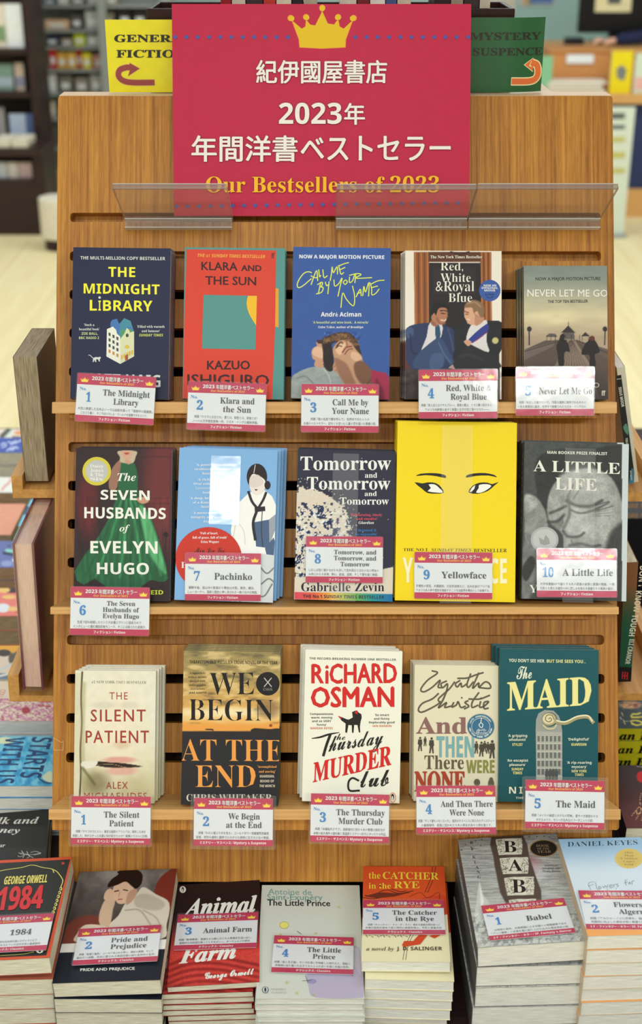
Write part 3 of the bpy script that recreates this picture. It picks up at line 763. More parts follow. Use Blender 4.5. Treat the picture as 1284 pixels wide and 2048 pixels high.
def cov_sofa(A, W, H):
    A.view = V3b; A.paint(W, H, .0009); A.fill((232, 226, 212))
    for x0, x1 in ((802, 888), (1172, 1235)):
        A.shape([(x0, 95), (x1, 95), (x1 + 4, 500), (x0 + 6, 510)], (142, 84, 44), 3, 0)
        for k in range(5): A.stroke([(x0 + 8 + k * (x1 - x0) / 5, 100), (x0 + 12 + k * (x1 - x0) / 5, 500)], 5, ((186, 122, 66), (96, 52, 28))[k % 2], 4)
    A.shape([(885, 95), (1175, 95), (1180, 150), (885, 150)], (92, 52, 32), 3, 0); A.shape([(888, 155), (1176, 155), (1180, 560), (888, 560)], (38, 32, 34), 3, 0)
    A.shape([(910, 180), (1150, 180), (1150, 330), (910, 330)], (46, 40, 42), 4, 0); A.stroke([(1010, 95), (1060, 108), (1110, 95)], 10, (60, 34, 24), 6)
    A.shape([(1035, 520), (1280, 520), (1280, 930), (1035, 930)], (44, 34, 32), 4, 0); A.shape([(752, 600), (800, 560), (860, 620), (860, 760), (752, 760)], (92, 50, 42), 8)
    A.shape([(752, 745), (1282, 740), (1282, 935), (752, 935)], (60, 50, 50), 6, 0); A.noise(0.45, 40, 26, 5, (752, 745, 1300, 935))
    s = 2.791 / 5.836
    def q(P): return [(725.7 + x * s, 362.8 + y * s) for x, y in P]
    def sh(P, c, soft=3, a=1): A.shape(q(P), c, soft, 3, a)
    def sk(P, w, c, soft=3): A.stroke(q(P), w * s, c, soft)
    sh([(65, 350), (150, 290), (350, 265), (500, 290), (625, 350), (660, 480), (650, 600), (560, 800), (120, 800), (70, 470)], (42, 56, 92), 3); sh([(640, 330), (760, 280), (1000, 245), (1205, 270), (1205, 520), (1130, 690), (1150, 800), (640, 800), (640, 560)], (34, 36, 40), 3)
    sh([(60, 350), (140, 320), (160, 400), (90, 450)], (66, 84, 124), 8); sh([(350, 265), (490, 285), (480, 430), (430, 450), (250, 600), (310, 430)], (214, 210, 212), 3)
    sh([(412, 300), (460, 300), (470, 430), (420, 450)], (40, 78, 104), 3); sh([(160, 790), (200, 640), (420, 450), (470, 450), (520, 500), (640, 740), (600, 780), (470, 620), (420, 790)], (54, 74, 112), 4)
    sh([(370, 640), (480, 620), (520, 700), (480, 800), (350, 800)], (70, 92, 130), 10); sk([(450, 500), (520, 640), (600, 740)], 14, (84, 106, 146), 10); sk([(120, 400), (140, 600), (200, 630)], 14, (30, 40, 70), 10); sk([(560, 340), (600, 470), (620, 590)], 12, (68, 86, 126), 9)
    sh([(585, 780), (630, 745), (665, 775), (640, 805), (600, 800)], (190, 150, 150), 3)
    sh([(830, 290), (960, 240), (1020, 260), (1010, 480), (1035, 610), (830, 520), (770, 470)], (216, 212, 212), 3); sh([(800, 460), (1010, 280), (1022, 370), (850, 500)], (48, 62, 140), 3); sk([(850, 500), (1022, 375)], 6, (190, 60, 70), 2)
    sh([(640, 800), (700, 620), (830, 540), (1000, 610), (1130, 700), (1150, 800)], (38, 40, 42), 6); sk([(700, 660), (820, 640), (960, 700)], 30, (52, 54, 56), 20); sh([(745, 480), (800, 465), (835, 500), (800, 540), (765, 515)], (206, 156, 130), 4)
    A.blob(*q([(1112, 474)])[0], 18, 18, (196, 188, 130), .3)
    # heads
    sh([(375, 140), (400, 90), (520, 70), (555, 150), (545, 220), (510, 280), (450, 285), (370, 240)], (176, 120, 92), 3); sh([(365, 240), (420, 270), (440, 310), (380, 300), (355, 255)], (150, 98, 74), 4)
    sh([(365, 180), (370, 90), (400, 40), (480, 25), (560, 60), (590, 120), (520, 90), (450, 100), (420, 180), (400, 150)], (28, 24, 24), 4)
    sk([(470, 125), (520, 122), (545, 132)], 12, (40, 26, 24)); sk([(480, 155), (525, 160)], 10, (52, 34, 30)); sk([(480, 235), (520, 240), (535, 228)], 11, (228, 208, 196)); sk([(545, 150), (556, 195), (535, 205)], 8, (140, 88, 66)); sk([(430, 210), (460, 270), (520, 275)], 20, (140, 92, 72), 14)
    sh([(750, 110), (770, 80), (850, 90), (920, 130), (960, 220), (900, 290), (800, 280), (775, 240), (750, 190)], (212, 164, 134), 3); sh([(880, 190), (980, 200), (960, 260), (880, 300)], (186, 136, 108), 5)
    sh([(755, 60), (800, 10), (880, 0), (960, 40), (985, 110), (970, 200), (930, 190), (900, 130), (860, 150), (840, 90), (760, 90)], (134, 104, 76), 5); sk([(790, 40), (880, 30), (940, 80)], 14, (170, 138, 104), 8)
    sk([(755, 132), (800, 150)], 11, (90, 60, 44)); sk([(765, 165), (795, 170)], 9, (70, 50, 44)); sk([(780, 225), (815, 232)], 9, (232, 216, 206)); sk([(870, 150), (885, 190), (900, 170)], 10, (170, 116, 92))
    A.view = V3b; S = (226, 226, 214)
    A.T('The New York Times Bestseller', 895, 1184, 114, 130, S, 's')
    A.T('Red,', 952, 1078, 152, 198, S, 't'); A.T('White', 952, 1120, 214, 262, S, 't'); A.T('&Royal', 925, 1140, 258, 314, S, 't'); A.T('Blue', 996, 1128, 326, 374, S, 't')
    A.view = V3c; A.ell(434, 310, 60, 60, (56, 88, 160))
    A.T('NOW AN', 400, 470, 276, 288, WH, 'b'); A.T('ORIGINAL', 388, 480, 290, 301, WH, 'b'); A.T('MOVIE', 404, 464, 304, 315, WH, 'b'); A.T('prime', 410, 458, 326, 336, (20, 26, 50), 'b')
    A.line([(416, 344), (434, 352), (454, 343)], 3, (20, 26, 50))

def cov_pier(A, W, H):
    A.paint(W, H, .0009); A.grad((126, 138, 132), (206, 196, 160), 170, 480); top = A.grid.copy(); A.grad((206, 196, 160), (170, 150, 128), 430, 620); A.grid = np.where((A.PY > 455)[..., None], A.grid, top)
    A.blob(800, 460, 120, 40, (226, 214, 170), 1.2, a=.7); A.noise(0.05, 90, 30, 2)
    A.shape([(628, 640), (740, 590), (900, 582), (1060, 640), (1110, 650), (1110, 940), (620, 940)], (92, 78, 70), 4, 0)
    A.shape([(870, 580), (905, 580), (1000, 730), (1050, 940), (700, 940), (790, 740)], (140, 124, 108), 6, 0)
    for k in range(13): A.stroke([(880 + k * 1.5, 590), (640 + k * 36, 930)], 3, (84, 70, 60), 3, .8)
    A.shape([(628, 640), (800, 595), (790, 620), (628, 700)], (110, 98, 92), 4, 0); A.shape([(905, 583), (1100, 640), (1100, 700), (930, 600)], (100, 86, 80), 4, 0); A.stroke([(628, 650), (830, 590)], 4, (60, 50, 48)); A.stroke([(920, 588), (1100, 662)], 5, (60, 50, 48))
    A.mixc(smoothstep((A.PY - 690) / 260) * .75, (46, 44, 46))
    K = (52, 48, 48)
    A.shape([(833, 545), (872, 505), (912, 545)], K, 3, 0); A.shape([(845, 545), (905, 545), (905, 580), (845, 580)], (96, 90, 86), 3, 0); A.stroke([(874, 488), (874, 520)], 3, K); A.shape([(745, 570), (765, 550), (800, 552), (812, 570)], (90, 86, 84), 3, 0); A.shape([(945, 565), (968, 542), (992, 565)], K, 3, 0)
    for x in (752, 775, 800, 845, 860, 890, 904, 935, 950, 985): A.stroke([(x, 560), (x, 590)], 3, K)
    for x in (655, 1077): A.stroke([(x, 520), (x - 1, 612)], 7, K, 3); A.blob(x, 525, 13, 15, K, .2)
    A.shape([(820, 590), (828, 560), (845, 550), (855, 565), (850, 580), (868, 600), (882, 650), (852, 655), (848, 728), (820, 728), (812, 660), (805, 620)], (40, 36, 36), 3)
    A.shape([(985, 590), (992, 568), (1010, 566), (1020, 585), (1040, 620), (1046, 655), (1020, 668), (1026, 730), (992, 730), (990, 672), (945, 665), (965, 610)], (40, 34, 34), 3); A.blob(1005, 577, 15, 14, (96, 50, 40), .3)
    A.T('NOW A MAJOR MOTION PICTURE', 690, 1052, 236, 254, (56, 58, 56), 'r', dy=-2, bold=.12); A.T('NEVER LET ME GO', 644, 1092, 304, 343, WH, 'r', dy=1); A.T('THE TOP TEN BESTSELLER', 758, 982, 364, 380, (56, 58, 56), 'r', dy=-3, bold=.12)
    A.T('KAZUO ISHIGURO', 640, 1046, 824, 852, (200, 196, 190), 'r'); A.T('ff', 1058, 1080, 868, 896, (226, 220, 200), 's')

def cov_gown(A, W, H):
    A.paint(W, H, .0009); A.fill((44, 30, 32)); A.blob(640, 300, 120, 330, (112, 44, 44), 1.2, a=.9); A.blob(210, 420, 60, 180, (104, 30, 34), 1.0, a=.8); A.blob(400, 700, 90, 60, (30, 24, 26), 1.0)
    for x0, y0, x1, y1 in ((510, 150, 672, 380), (510, 410, 672, 690)):
        A.stroke([(x0, y0), (x1, y0), (x1, y1), (x0, y1), (x0, y0)], 5, (58, 24, 28), 4, .6, 0)
    G0, G1 = (34, 96, 60), (62, 150, 92)
    A.shape([(372, 360), (382, 300), (398, 180), (430, 165), (470, 185), (490, 260), (492, 360), (560, 480), (620, 660), (660, 830), (600, 845), (560, 838), (480, 900), (420, 960), (340, 900), (250, 830), (190, 865), (135, 790), (260, 610), (340, 470)], G0, 4, 2)
    for i, (a, b) in enumerate(((390, 200), (400, 260), (412, 320), (425, 390), (438, 450), (450, 510), (460, 570), (470, 620))):
        A.stroke([(a, 390), ((a + b) / 2 + 8, 600), (b + 0, 820 - abs(b - 400) * .05)], 12, G1 if i % 2 else (28, 80, 50), 14, .8)
    A.shape([(500, 420), (560, 500), (650, 800), (560, 700), (520, 560)], (96, 184, 120), 20, a=.8); A.noise(0.25, 14, 120, 4, (140, 370, 660, 900))
    A.shape([(385, 170), (398, 175), (385, 260), (370, 330), (332, 330), (330, 270), (350, 210)], (150, 110, 92), 5); A.shape([(380, 118), (390, 150), (395, 180), (460, 185), (478, 150), (480, 118)], (190, 176, 150), 4); A.shape([(402, 118), (455, 118), (452, 150), (432, 168), (410, 150)], (206, 160, 138), 4); A.shape([(412, 128), (444, 128), (428, 138)], (170, 60, 60), 3)
    A.shape([(420, 168), (450, 172), (446, 190), (424, 186)], (196, 150, 126), 4); A.shape([(486, 380), (530, 375), (552, 398), (520, 412), (492, 400)], (196, 146, 122), 4); A.shape([(375, 340), (490, 340), (492, 372), (372, 376)], (30, 80, 50), 4)
    A.shape([(630, 585), (648, 568), (662, 585), (648, 600)], (36, 20, 22), 4); A.stroke([(648, 590), (646, 680)], 4, (36, 20, 22))
    A.ell(261, 230, 80, 80, (206, 196, 60)); A.ell(261, 230, 62, 62, (188, 190, 188))
    for i, t in enumerate(('Daisy', 'Jones', '& The', 'Six')): A.TC(t, 261, 74, 192 + i * 24, 210 + i * 24, (228, 230, 230), 's')
    A.T('The', 376, 480, 240, 284, WH, 'f'); A.T('SEVEN', 283, 556, 334, 388, WH, 'b', dy=4, bold=.1); A.T('HUSBANDS', 192, 646, 430, 492, WH, 'b', dy=5, bold=.1)
    A.T('of', 388, 446, 528, 566, WH, 'f'); A.T('EVELYN', 226, 600, 620, 688, WH, 'b', dy=2, bold=.1); A.T('HUGO', 262, 552, 740, 804, WH, 'b', dy=2, bold=.1); A.T('TAYLOR JENKINS REID', 150, 632, 894, 918, (206, 220, 60), 'b')

def cov_hanbok(A, W, H):
    base(A, W, H, (126, 176, 226)); B = (238, 240, 238); G = (206, 212, 214); N = (74, 98, 134)
    A.poly([(1010, 560), (1030, 430), (1100, 360), (1140, 335), (1190, 330), (1240, 370), (1262, 420), (1262, 900), (1240, 978), (1160, 978), (1090, 700), (1020, 690)], B)
    A.poly([(1140, 515), (1222, 500), (1226, 660), (1150, 650)], N); A.poly([(1222, 500), (1262, 470), (1262, 560), (1226, 640)], (150, 160, 172)); A.poly([(1200, 660), (1248, 600), (1256, 620), (1250, 700), (1214, 720)], N)
    A.poly([(1180, 690), (1256, 700), (1250, 980), (1050, 975), (1010, 970), (1100, 860)], G)
    for P in ([(1060, 960), (1120, 900), (1190, 930), (1240, 860)], [(1170, 760), (1210, 800), (1250, 770)], [(1180, 860), (1220, 830), (1252, 850)], [(780, 965), (880, 955), (960, 970), (1040, 960)]): A.line(P, 9, (122, 128, 136))
    A.line([(1034, 500), (1080, 560), (1090, 640)], 4, G); A.line([(1050, 430), (1030, 560), (1010, 640)], 5, G)
    A.ell(1155, 262, 57, 74, (34, 28, 30)); A.poly([(1112, 290), (1120, 260), (1140, 245), (1190, 270), (1204, 300), (1190, 345), (1150, 362), (1120, 335)], (230, 222, 214), 4); A.poly([(1112, 292), (1120, 262), (1160, 250), (1185, 275), (1190, 300), (1150, 320), (1116, 316)], (216, 206, 200), 4)
    A.ell(1214, 308, 17, 24, (34, 28, 30)); A.line([(1146, 195), (1138, 240)], 4, (214, 206, 200)); A.poly([(1140, 330), (1162, 332), (1150, 340)], (60, 40, 40))
    A.line([(1108, 345), (1128, 400), (1160, 440)], 14, (38, 36, 42)); A.line([(1206, 350), (1190, 390), (1160, 440)], 13, (38, 36, 42)); A.poly([(1142, 432), (1200, 426), (1202, 452), (1144, 458)], (38, 36, 42)); A.line([(1155, 450), (1134, 520), (1146, 612)], 15, (38, 36, 42)); A.line([(1185, 450), (1180, 560), (1188, 650)], 4, (60, 60, 66))
    A.ell(886, 720, 186, 178, (196, 52, 36), 48)
    S = (230, 236, 238)
    for t, a, b, y, f in (("'A powerful meditation", 816, 1040, 200, 's'), ('resilience of the soul', 808, 1010, 224, 's'), ('Barack Obama', 850, 960, 248, 's'), ("'A rich, moving", 824, 980, 282, 's'), ('Over exile, belonging', 802, 1000, 306, 's'), ('Luminous', 812, 900, 330, 'e'), ('Sunday Times', 850, 960, 354, 'f'),
                       ("'A deep, broad story", 780, 980, 386, 's'), ('of a Korean family', 798, 980, 410, 's'), ('David Mitchell', 842, 955, 434, 'f'), ("'A masterpiece", 798, 930, 468, 's'), ('integrity and passion', 788, 990, 492, 's'), ('Irish Times', 856, 950, 516, 'f'), ("'Full of heart,", 838, 938, 582, 's'), ("full of grace, full of truth'", 796, 988, 606, 's'), ('Erica Wagner', 842, 944, 630, 's')):
        A.T(t, a, b, y - 13, y, S, f)
    A.T('Min Jin Lee', 808, 976, 656, 684, (40, 20, 20), 'c'); A.T('PACHINKO', 732, 1050, 736, 770, S, 't')

def cov_tomorrow(A, W, H):
    A.paint(W, H, .0009); A.fill((42, 42, 62)); m = vnoise(A.PX / 3.2, A.PY / 3.2, 9) > .985; A.grid[m] = .8
    # a plain foamy cream and navy mass in place of the picture
    d = A.sdf(smooth_path([(140, 420), (240, 400), (320, 420), (400, 480), (450, 560), (460, 660), (420, 700), (300, 700), (200, 900), (140, 930)], 4, True)); n = fbm(A.PX / 26, A.PY / 26, 3, 3)
    A.mixc((d + (n - .5) * 60 < 0) * 1.0, (214, 204, 188)); f2 = fbm(A.PX / 18, A.PY / 18, 14, 3)
    A.mixc(((d < -10) & (f2 > .56) & (A.PY > 460)) * 1.0, (30, 44, 84)); A.mixc(((d < -10) & (vnoise(A.PX / 7, A.PY / 7, 21) > .74) & (A.PY > 480)) * .9, (226, 236, 240))
    A.mixc(((d < 60) & (d > -30) & (vnoise(A.PX / 5, A.PY / 5, 5) > .88)) * .9, (226, 232, 232))
    A.shape([(130, 880), (300, 870), (450, 900), (640, 830), (690, 820), (690, 1040), (130, 1040)], (214, 206, 192), 3, 0)
    A.shape([(130, 1020), (400, 1010), (480, 1030), (690, 1010), (690, 1050), (130, 1050)], (216, 208, 194), 3, 0); A.shape([(480, 1035), (560, 1010), (690, 1006), (690, 1050), (470, 1050)], (60, 70, 96), 3, 0)
    S = (232, 234, 232)
    A.T('Tomorrow', 170, 676, 204, 280, S, 's', dy=-2, ref='T'); A.T('and', 530, 598, 294, 322, S, 's'); A.T('Tomorrow', 206, 672, 318, 388, S, 's', ref='T'); A.T('and', 528, 596, 398, 424, S, 's'); A.T('Tomorrow', 390, 664, 432, 472, S, 's', ref='T')
    for t, a, b, y, c, f in (("'Exhilarating, timely", 450, 626, 536, (206, 70, 90), 's'), ("and emotive'", 482, 600, 558, (206, 70, 90), 's'), ('Guardian', 494, 580, 580, S, 'f'), ("'I devoured it.", 474, 596, 622, (40, 120, 190), 's'), ("So enjoyable'", 476, 600, 644, (40, 120, 190), 's')): A.T(t, a, b, y - 15, y, c, f)
    A.T('Gabrielle Zevin', 174, 638, 906, 956, (30, 32, 50), 's')
    cs = [(214, 70, 90), (226, 100, 60), (232, 190, 60), (120, 180, 70), (30, 150, 150), (20, 110, 170)]
    for i in range(24):
        t = i / 23 * 5; k = min(4, int(t)); c = tuple(cs[k][j] + (cs[k + 1][j] - cs[k][j]) * (t - k) for j in range(3)); x = 137 + i * 22.8
        A.poly([(x, 960 + i * .5), (x + 23.2, 960.5 + i * .5), (x + 23.2, 1006 + i * .6), (x, 1006 + i * .6)], c)
    A.T('THE No.1 SUNDAY TIMES BESTSELLER', 184, 638, 974, 992, (50, 30, 60), 'b', dy=6)

def cov_yellow(A, W, H):
    A.view = V6b; base(A, W, H, (238, 212, 12)); K = (30, 28, 22); Y = (238, 212, 12)
    A.poly([(815, 313), (840, 300), (900, 296), (950, 300), (980, 310), (978, 324), (930, 314), (870, 308)], K, 2); A.poly([(1096, 322), (1100, 308), (1140, 298), (1200, 296), (1250, 306), (1266, 320), (1220, 310), (1150, 312)], K, 2)
    A.poly([(806, 348), (850, 354), (880, 348), (925, 352), (955, 375), (970, 406), (930, 411), (880, 408), (850, 385)], K, 2); A.poly([(885, 360), (920, 360), (945, 380), (966, 404), (930, 405), (880, 398), (898, 380)], (238, 240, 232), 2)
    A.poly([(1108, 404), (1130, 368), (1170, 350), (1215, 350), (1240, 358), (1276, 346), (1250, 368), (1216, 396), (1160, 412)], K, 2); A.poly([(1113, 402), (1130, 375), (1146, 362), (1140, 385), (1125, 400)], (238, 240, 232)); A.poly([(1150, 405), (1165, 380), (1168, 362), (1210, 358), (1236, 368), (1210, 390), (1180, 405)], (238, 240, 232), 2)
    A.T('THE NO.1', 744, 880, 715, 732, K, 't'); A.T('SUNDAY TIMES', 900, 1124, 717, 734, K, 'e'); A.T('BESTSELLER', 1138, 1322, 718, 738, K, 't')
    A.T('YELLOWFACE', 741, 1322, 766, 906, (240, 236, 196), 'b', dy=6, bold=.2); A.T('Rebecca F. Kuang', 860, 1200, 930, 980, K, 's')

def cov_face(A, W, H):
    A.paint(W, H, .0009); A.fill((70, 74, 72)); X, Y = A.PX, A.PY
    g = lambda v: (v, v + 3, v)
    A.shape([(690, 240), (780, 170), (1000, 160), (1210, 170), (1210, 560), (1180, 700), (1100, 320), (900, 260), (780, 400), (750, 500), (700, 420)], g(46), 16)
    A.shape([(755, 470), (790, 360), (880, 290), (1000, 270), (1110, 320), (1170, 450), (1190, 640), (1170, 800), (1000, 900), (860, 760), (840, 640), (770, 570)], g(150), 14)
    A.shape([(630, 430), (690, 430), (740, 500), (760, 600), (740, 640), (640, 680), (628, 560)], g(134), 12); A.shape([(630, 420), (680, 425), (700, 470), (640, 520)], g(160), 20)
    A.shape([(840, 300), (1000, 280), (1080, 350), (1040, 400), (900, 400), (830, 360)], g(168), 40); A.shape([(880, 480), (960, 500), (1000, 600), (960, 640), (890, 640), (850, 600)], g(172), 24)
    A.shape([(1010, 520), (1120, 500), (1160, 640), (1080, 700), (1000, 640)], g(166), 50); A.shape([(880, 680), (1000, 690), (1080, 800), (1000, 900), (880, 860)], g(150), 30)
    for P, w, v in (([(862, 450), (920, 478), (1000, 480), (1060, 450)], 16, 56), ([(880, 500), (940, 520), (1020, 500), (1100, 460)], 10, 74), ([(760, 570), (810, 565), (850, 530)], 16, 60), ([(770, 520), (820, 500), (860, 480)], 14, 70), ([(1000, 480), (1100, 455)], 8, 84), ([(960, 520), (1060, 500), (1120, 480)], 6, 90), ([(870, 430), (880, 520), (850, 600)], 16, 86), ([(845, 620), (870, 650), (930, 650), (960, 630)], 13, 44), ([(890, 670), (900, 700), (930, 700)], 8, 92), ([(880, 700), (940, 690), (1000, 705), (1050, 700)], 14, 60), ([(870, 430), (900, 360)], 8, 110), ([(900, 440), (940, 380)], 7, 112)):
        A.stroke(P, w, g(v), w * 1.1, .85)
    for k in range(5): A.stroke([(790 + k * 8, 590 + k * 5), (830 + k * 4, 545 + k * 6)], 4, g(70), 5, .7); A.stroke([(1010, 500 + k * 9), (1090 + k * 4, 470 + k * 16)], 4, g(88), 6, .6)
    A.shape([(1100, 640), (1210, 600), (1210, 1040), (1000, 1040), (1060, 880)], g(62), 40); A.shape([(620, 700), (700, 640), (760, 740), (700, 900), (620, 1030)], g(112), 24); A.shape([(610, 840), (660, 760), (690, 800), (640, 900)], g(48), 14); A.shape([(700, 1000), (1000, 980), (1000, 1040), (640, 1040)], g(44), 16)
    A.noise(0.12, 7, 7, 6); A.noise(0.16, 40, 40, 8); A.mixc((X > 1172) * 1.0, (196, 208, 212))
    S = (228, 230, 220)
    A.T('MAN BOOKER PRIZE FINALIST', 755, 1090, 172, 188, S, 'b', dy=8); A.T('A LITTLE', 678, 1160, 224, 286, S, 't', dy=16, bold=.25); A.T('LIFE', 800, 1030, 322, 388, S, 't', dy=8, bold=.25)
    A.ell(740, 668, 78, 72, (168, 172, 172)); A.ell(740, 668, 66, 60, (186, 190, 190)); A.poly([(715, 690), (708, 655), (735, 670), (745, 640), (765, 665), (770, 690), (740, 700)], (150, 154, 154))
    A.T('YANAGIHARA', 655, 1120, 920, 964, S, 't')
def spine_face(A, T, H):
    base(A, T, H, (78, 80, 76)); A.T('A LITTLE LIFE', 0, 1, 0, 1, (220, 220, 208), 't')
    v = A.V[-1]; mn, mx = v[:, :2].min(0), v[:, :2].max(0); q = (v[:, :2] - mn) / (mx - mn); v[:, 0] = -0.003 + q[:, 1] * 0.008; v[:, 1] = H * 0.94 - q[:, 0] * 0.11

def cov_torn(A, W, H):
    A.paint(W, H, .0009); A.grad((226, 224, 204), (196, 190, 150), 500, 980); A.blob(370, 560, 150, 280, (232, 222, 196), 1.4, a=.8); A.blob(300, 420, 60, 18, (206, 200, 182), 1.2, a=.7); A.blob(440, 420, 50, 18, (208, 202, 182), 1.2, a=.7); A.blob(400, 640, 46, 22, (206, 178, 148), 1.2, a=.6)
    A.blob(390, 725, 90, 18, (214, 160, 146), .8); A.blob(400, 785, 86, 26, (216, 170, 152), .8); A.blob(255, 850, 70, 60, (120, 112, 74), 1.3, a=.7); A.blob(470, 880, 80, 60, (196, 186, 140), 1.2, a=.7)
    A.shape([(178, 240), (176, 930), (126, 940), (140, 240)], (214, 210, 182), 3, 0); A.stroke([(180, 235), (174, 380), (178, 520), (170, 660), (172, 800), (166, 930)], 9, (70, 62, 36), 6); A.stroke([(190, 300), (184, 500), (184, 700), (190, 900)], 22, (170, 164, 118), 20, .6)
    A.shape([(182, 768), (255, 735), (330, 738), (420, 745), (518, 762), (440, 768), (330, 768), (250, 758)], (46, 34, 26), 3); A.shape([(180, 735), (258, 732), (262, 750), (235, 768), (182, 770)], (224, 222, 206), 3); A.stroke([(262, 752), (350, 750), (430, 768), (516, 762)], 3, (150, 130, 100), 2); A.stroke([(182, 770), (250, 862)], 14, (96, 88, 54), 16, .7)
    A.noise(0.03, 30, 30, 3); R = (158, 62, 52)
    A.T('#1 NEW YORK', 232, 362, 282, 298, (90, 84, 72), 't'); A.T('TIMES', 368, 420, 284, 299, (90, 84, 72), 'e'); A.T('BESTSELLER', 428, 538, 285, 300, (90, 84, 72), 't')
    A.T('THE', 332, 434, 348, 388, R, 'r', sp=1.2); A.T('SILENT', 228, 534, 444, 510, R, 'r', bold=.25, sp=1.2); A.T('PATIENT', 200, 552, 562, 630, R, 'r', bold=.25, sp=1.2); A.T('ALEX', 314, 434, 848, 886, R, 'r', bold=.1, sp=1.2); A.T('MICHAELIDES', 190, 540, 908, 945, R, 'r', sp=1.2)

def cov_dusk(A, W, H):
    A.paint(W, H, .0009); A.grad((150, 134, 84), (232, 176, 92), 140, 560); n = fbm(A.PX / 90, A.PY / 26, 4, 4); A.mixc(smoothstep((n - .45) * 4) * .75, (226, 200, 140)); A.mixc(smoothstep((.42 - n) * 5) * .7, (92, 84, 66)); A.blob(960, 460, 260, 26, (240, 226, 186), 1.4, a=.8); A.blob(1220, 440, 60, 50, (110, 84, 60), 1, a=.6)
    A.mixc(smoothstep((A.PY - 500) / 40), (228, 158, 72)); A.mixc(smoothstep((A.PY - 562) / 5), (38, 38, 42)); A.shape([(865, 556), (870, 550), (910, 552), (915, 562)], (40, 34, 30), 3, 0); A.shape([(1120, 556), (1140, 548), (1230, 552), (1290, 548), (1290, 566), (1120, 566)], (40, 34, 30), 3, 0); A.blob(1232, 533, 9, 8, (140, 60, 30), .3)
    K = (24, 22, 20); O = (232, 156, 74)
    A.T('THEAKSTON OLD PECULIER CRIME NOVEL OF THE YEAR', 778, 1270, 168, 186, K, 'b', dy=6)
    for i, t in enumerate(("'A beautifully", 'written mystery', 'packed with', 'unforgettable', "characters'", 'JANE HARPER')): A.TC(t, 824, (92, 104, 86, 96, 84, 100)[i], 234 + i * 22, 246 + i * 22, K, 's' if i < 5 else 'b')
    A.T('WE', 890, 1140, 240, 362, K, 't', dy=-2); A.T('BEGIN', 776, 1246, 384, 504, K, 't', dy=4); A.T('AT THE', 732, 1298, 608, 730, O, 't', dy=4); A.T('END', 812, 1148, 756, 878, O, 't')
    A.ell(1216, 300, 66, 66, (26, 24, 26)); A.line([(1196, 268), (1236, 316)], 5, (190, 188, 180), 0); A.line([(1236, 268), (1196, 316)], 5, (190, 188, 180), 0); A.T('CWA', 1190, 1242, 324, 338, (120, 118, 112), 'b')
    for i, t in enumerate(("'Accomplished", "and moving'", 'GUARDIAN,', 'BOOKS OF', 'THE MONTH')): A.TC(t, 1212, (106, 92, 82, 76, 86)[i], 755 + i * 27, 769 + i * 27, O if i < 2 else (214, 206, 186), 's' if i < 2 else 'b')
    A.T('CHRIS WHITAKER', 762, 1240, 916, 955, (214, 210, 196), 't')

def cov_fox(A, W, H):
    base(A, W, H, (234, 235, 220)); R = (204, 38, 34); K = (34, 30, 28)
    A.T('THE RECORD-BREAKING NUMBER ONE BESTSELLER', 220, 704, 152, 164, K, 'b', dy=8)
    A.T('R', 234, 298, 192, 296, R, 'r', bold=.9); A.T('iCHARD', 312, 706, 190, 298, R, 'r', bold=.9, dy=-4); A.T('OSMAN', 232, 690, 320, 430, R, 'r', bold=1.1, dy=-3)
    A.poly([(378, 478), (400, 486), (428, 498), (440, 500), (462, 488), (458, 458), (472, 452), (484, 448), (494, 460), (510, 470), (512, 490), (506, 510), (502, 540), (504, 572), (496, 572), (488, 530), (470, 530), (466, 574), (458, 574), (456, 532), (438, 530), (430, 574), (420, 572), (422, 522), (400, 506)], K); A.poly([(378, 478), (400, 488), (396, 500)], R); A.poly([(470, 462), (484, 448), (490, 452), (488, 470)], R)
    for i, t in enumerate(("'Compassionate,", 'warm, moving', 'and so VERY', "funny'", 'MARIAN KEYES')): A.TC(t, 288, (134, 118, 108, 54, 124)[i], 462 + i * 20, 474 + i * 20, K if i < 4 else (200, 110, 70), 'b')
    for i, t in enumerate(("'So smart", 'and funny.', "Deplorably good'", 'IAN RANKIN')): A.TC(t, 625, (80, 90, 146, 106)[i], 468 + i * 20.5, 480 + i * 20.5, K if i < 3 else (200, 110, 70), 'b')
    A.T('The', 0, 1, 0, 1, K); A.V.pop(); A.F.pop(); A.C.pop(); A.lt = None
    A.n -= len(text_tris('The')[0])
    A.line([(234, 605), (280, 598), (330, 582), (386, 572)], 11, K, taper=True); A.line([(336, 585), (316, 640), (298, 700)], 15, K)
    A.T('he', 370, 420, 578, 614, K, 'c'); A.T('hursday', 326, 626, 596, 678, K, 'c', dy=-44, bold=.2, dx=10)
    A.T('MURDER', 240, 676, 742, 850, R, 's', dy=-98, dx=4, bold=.3); A.line([(494, 840), (460, 826), (438, 850), (444, 895), (498, 896)], 11, K); A.T('lub', 505, 664, 790, 878, K, 'c', dy=-10, bold=.3)
    A.ell(685, 935, 18, 28, (222, 120, 50)); A.ell(685, 935, 14, 24, (226, 226, 208)); A.ell(684, 932, 9, 18, K); A.ell(683, 938, 5, 12, (226, 226, 208))

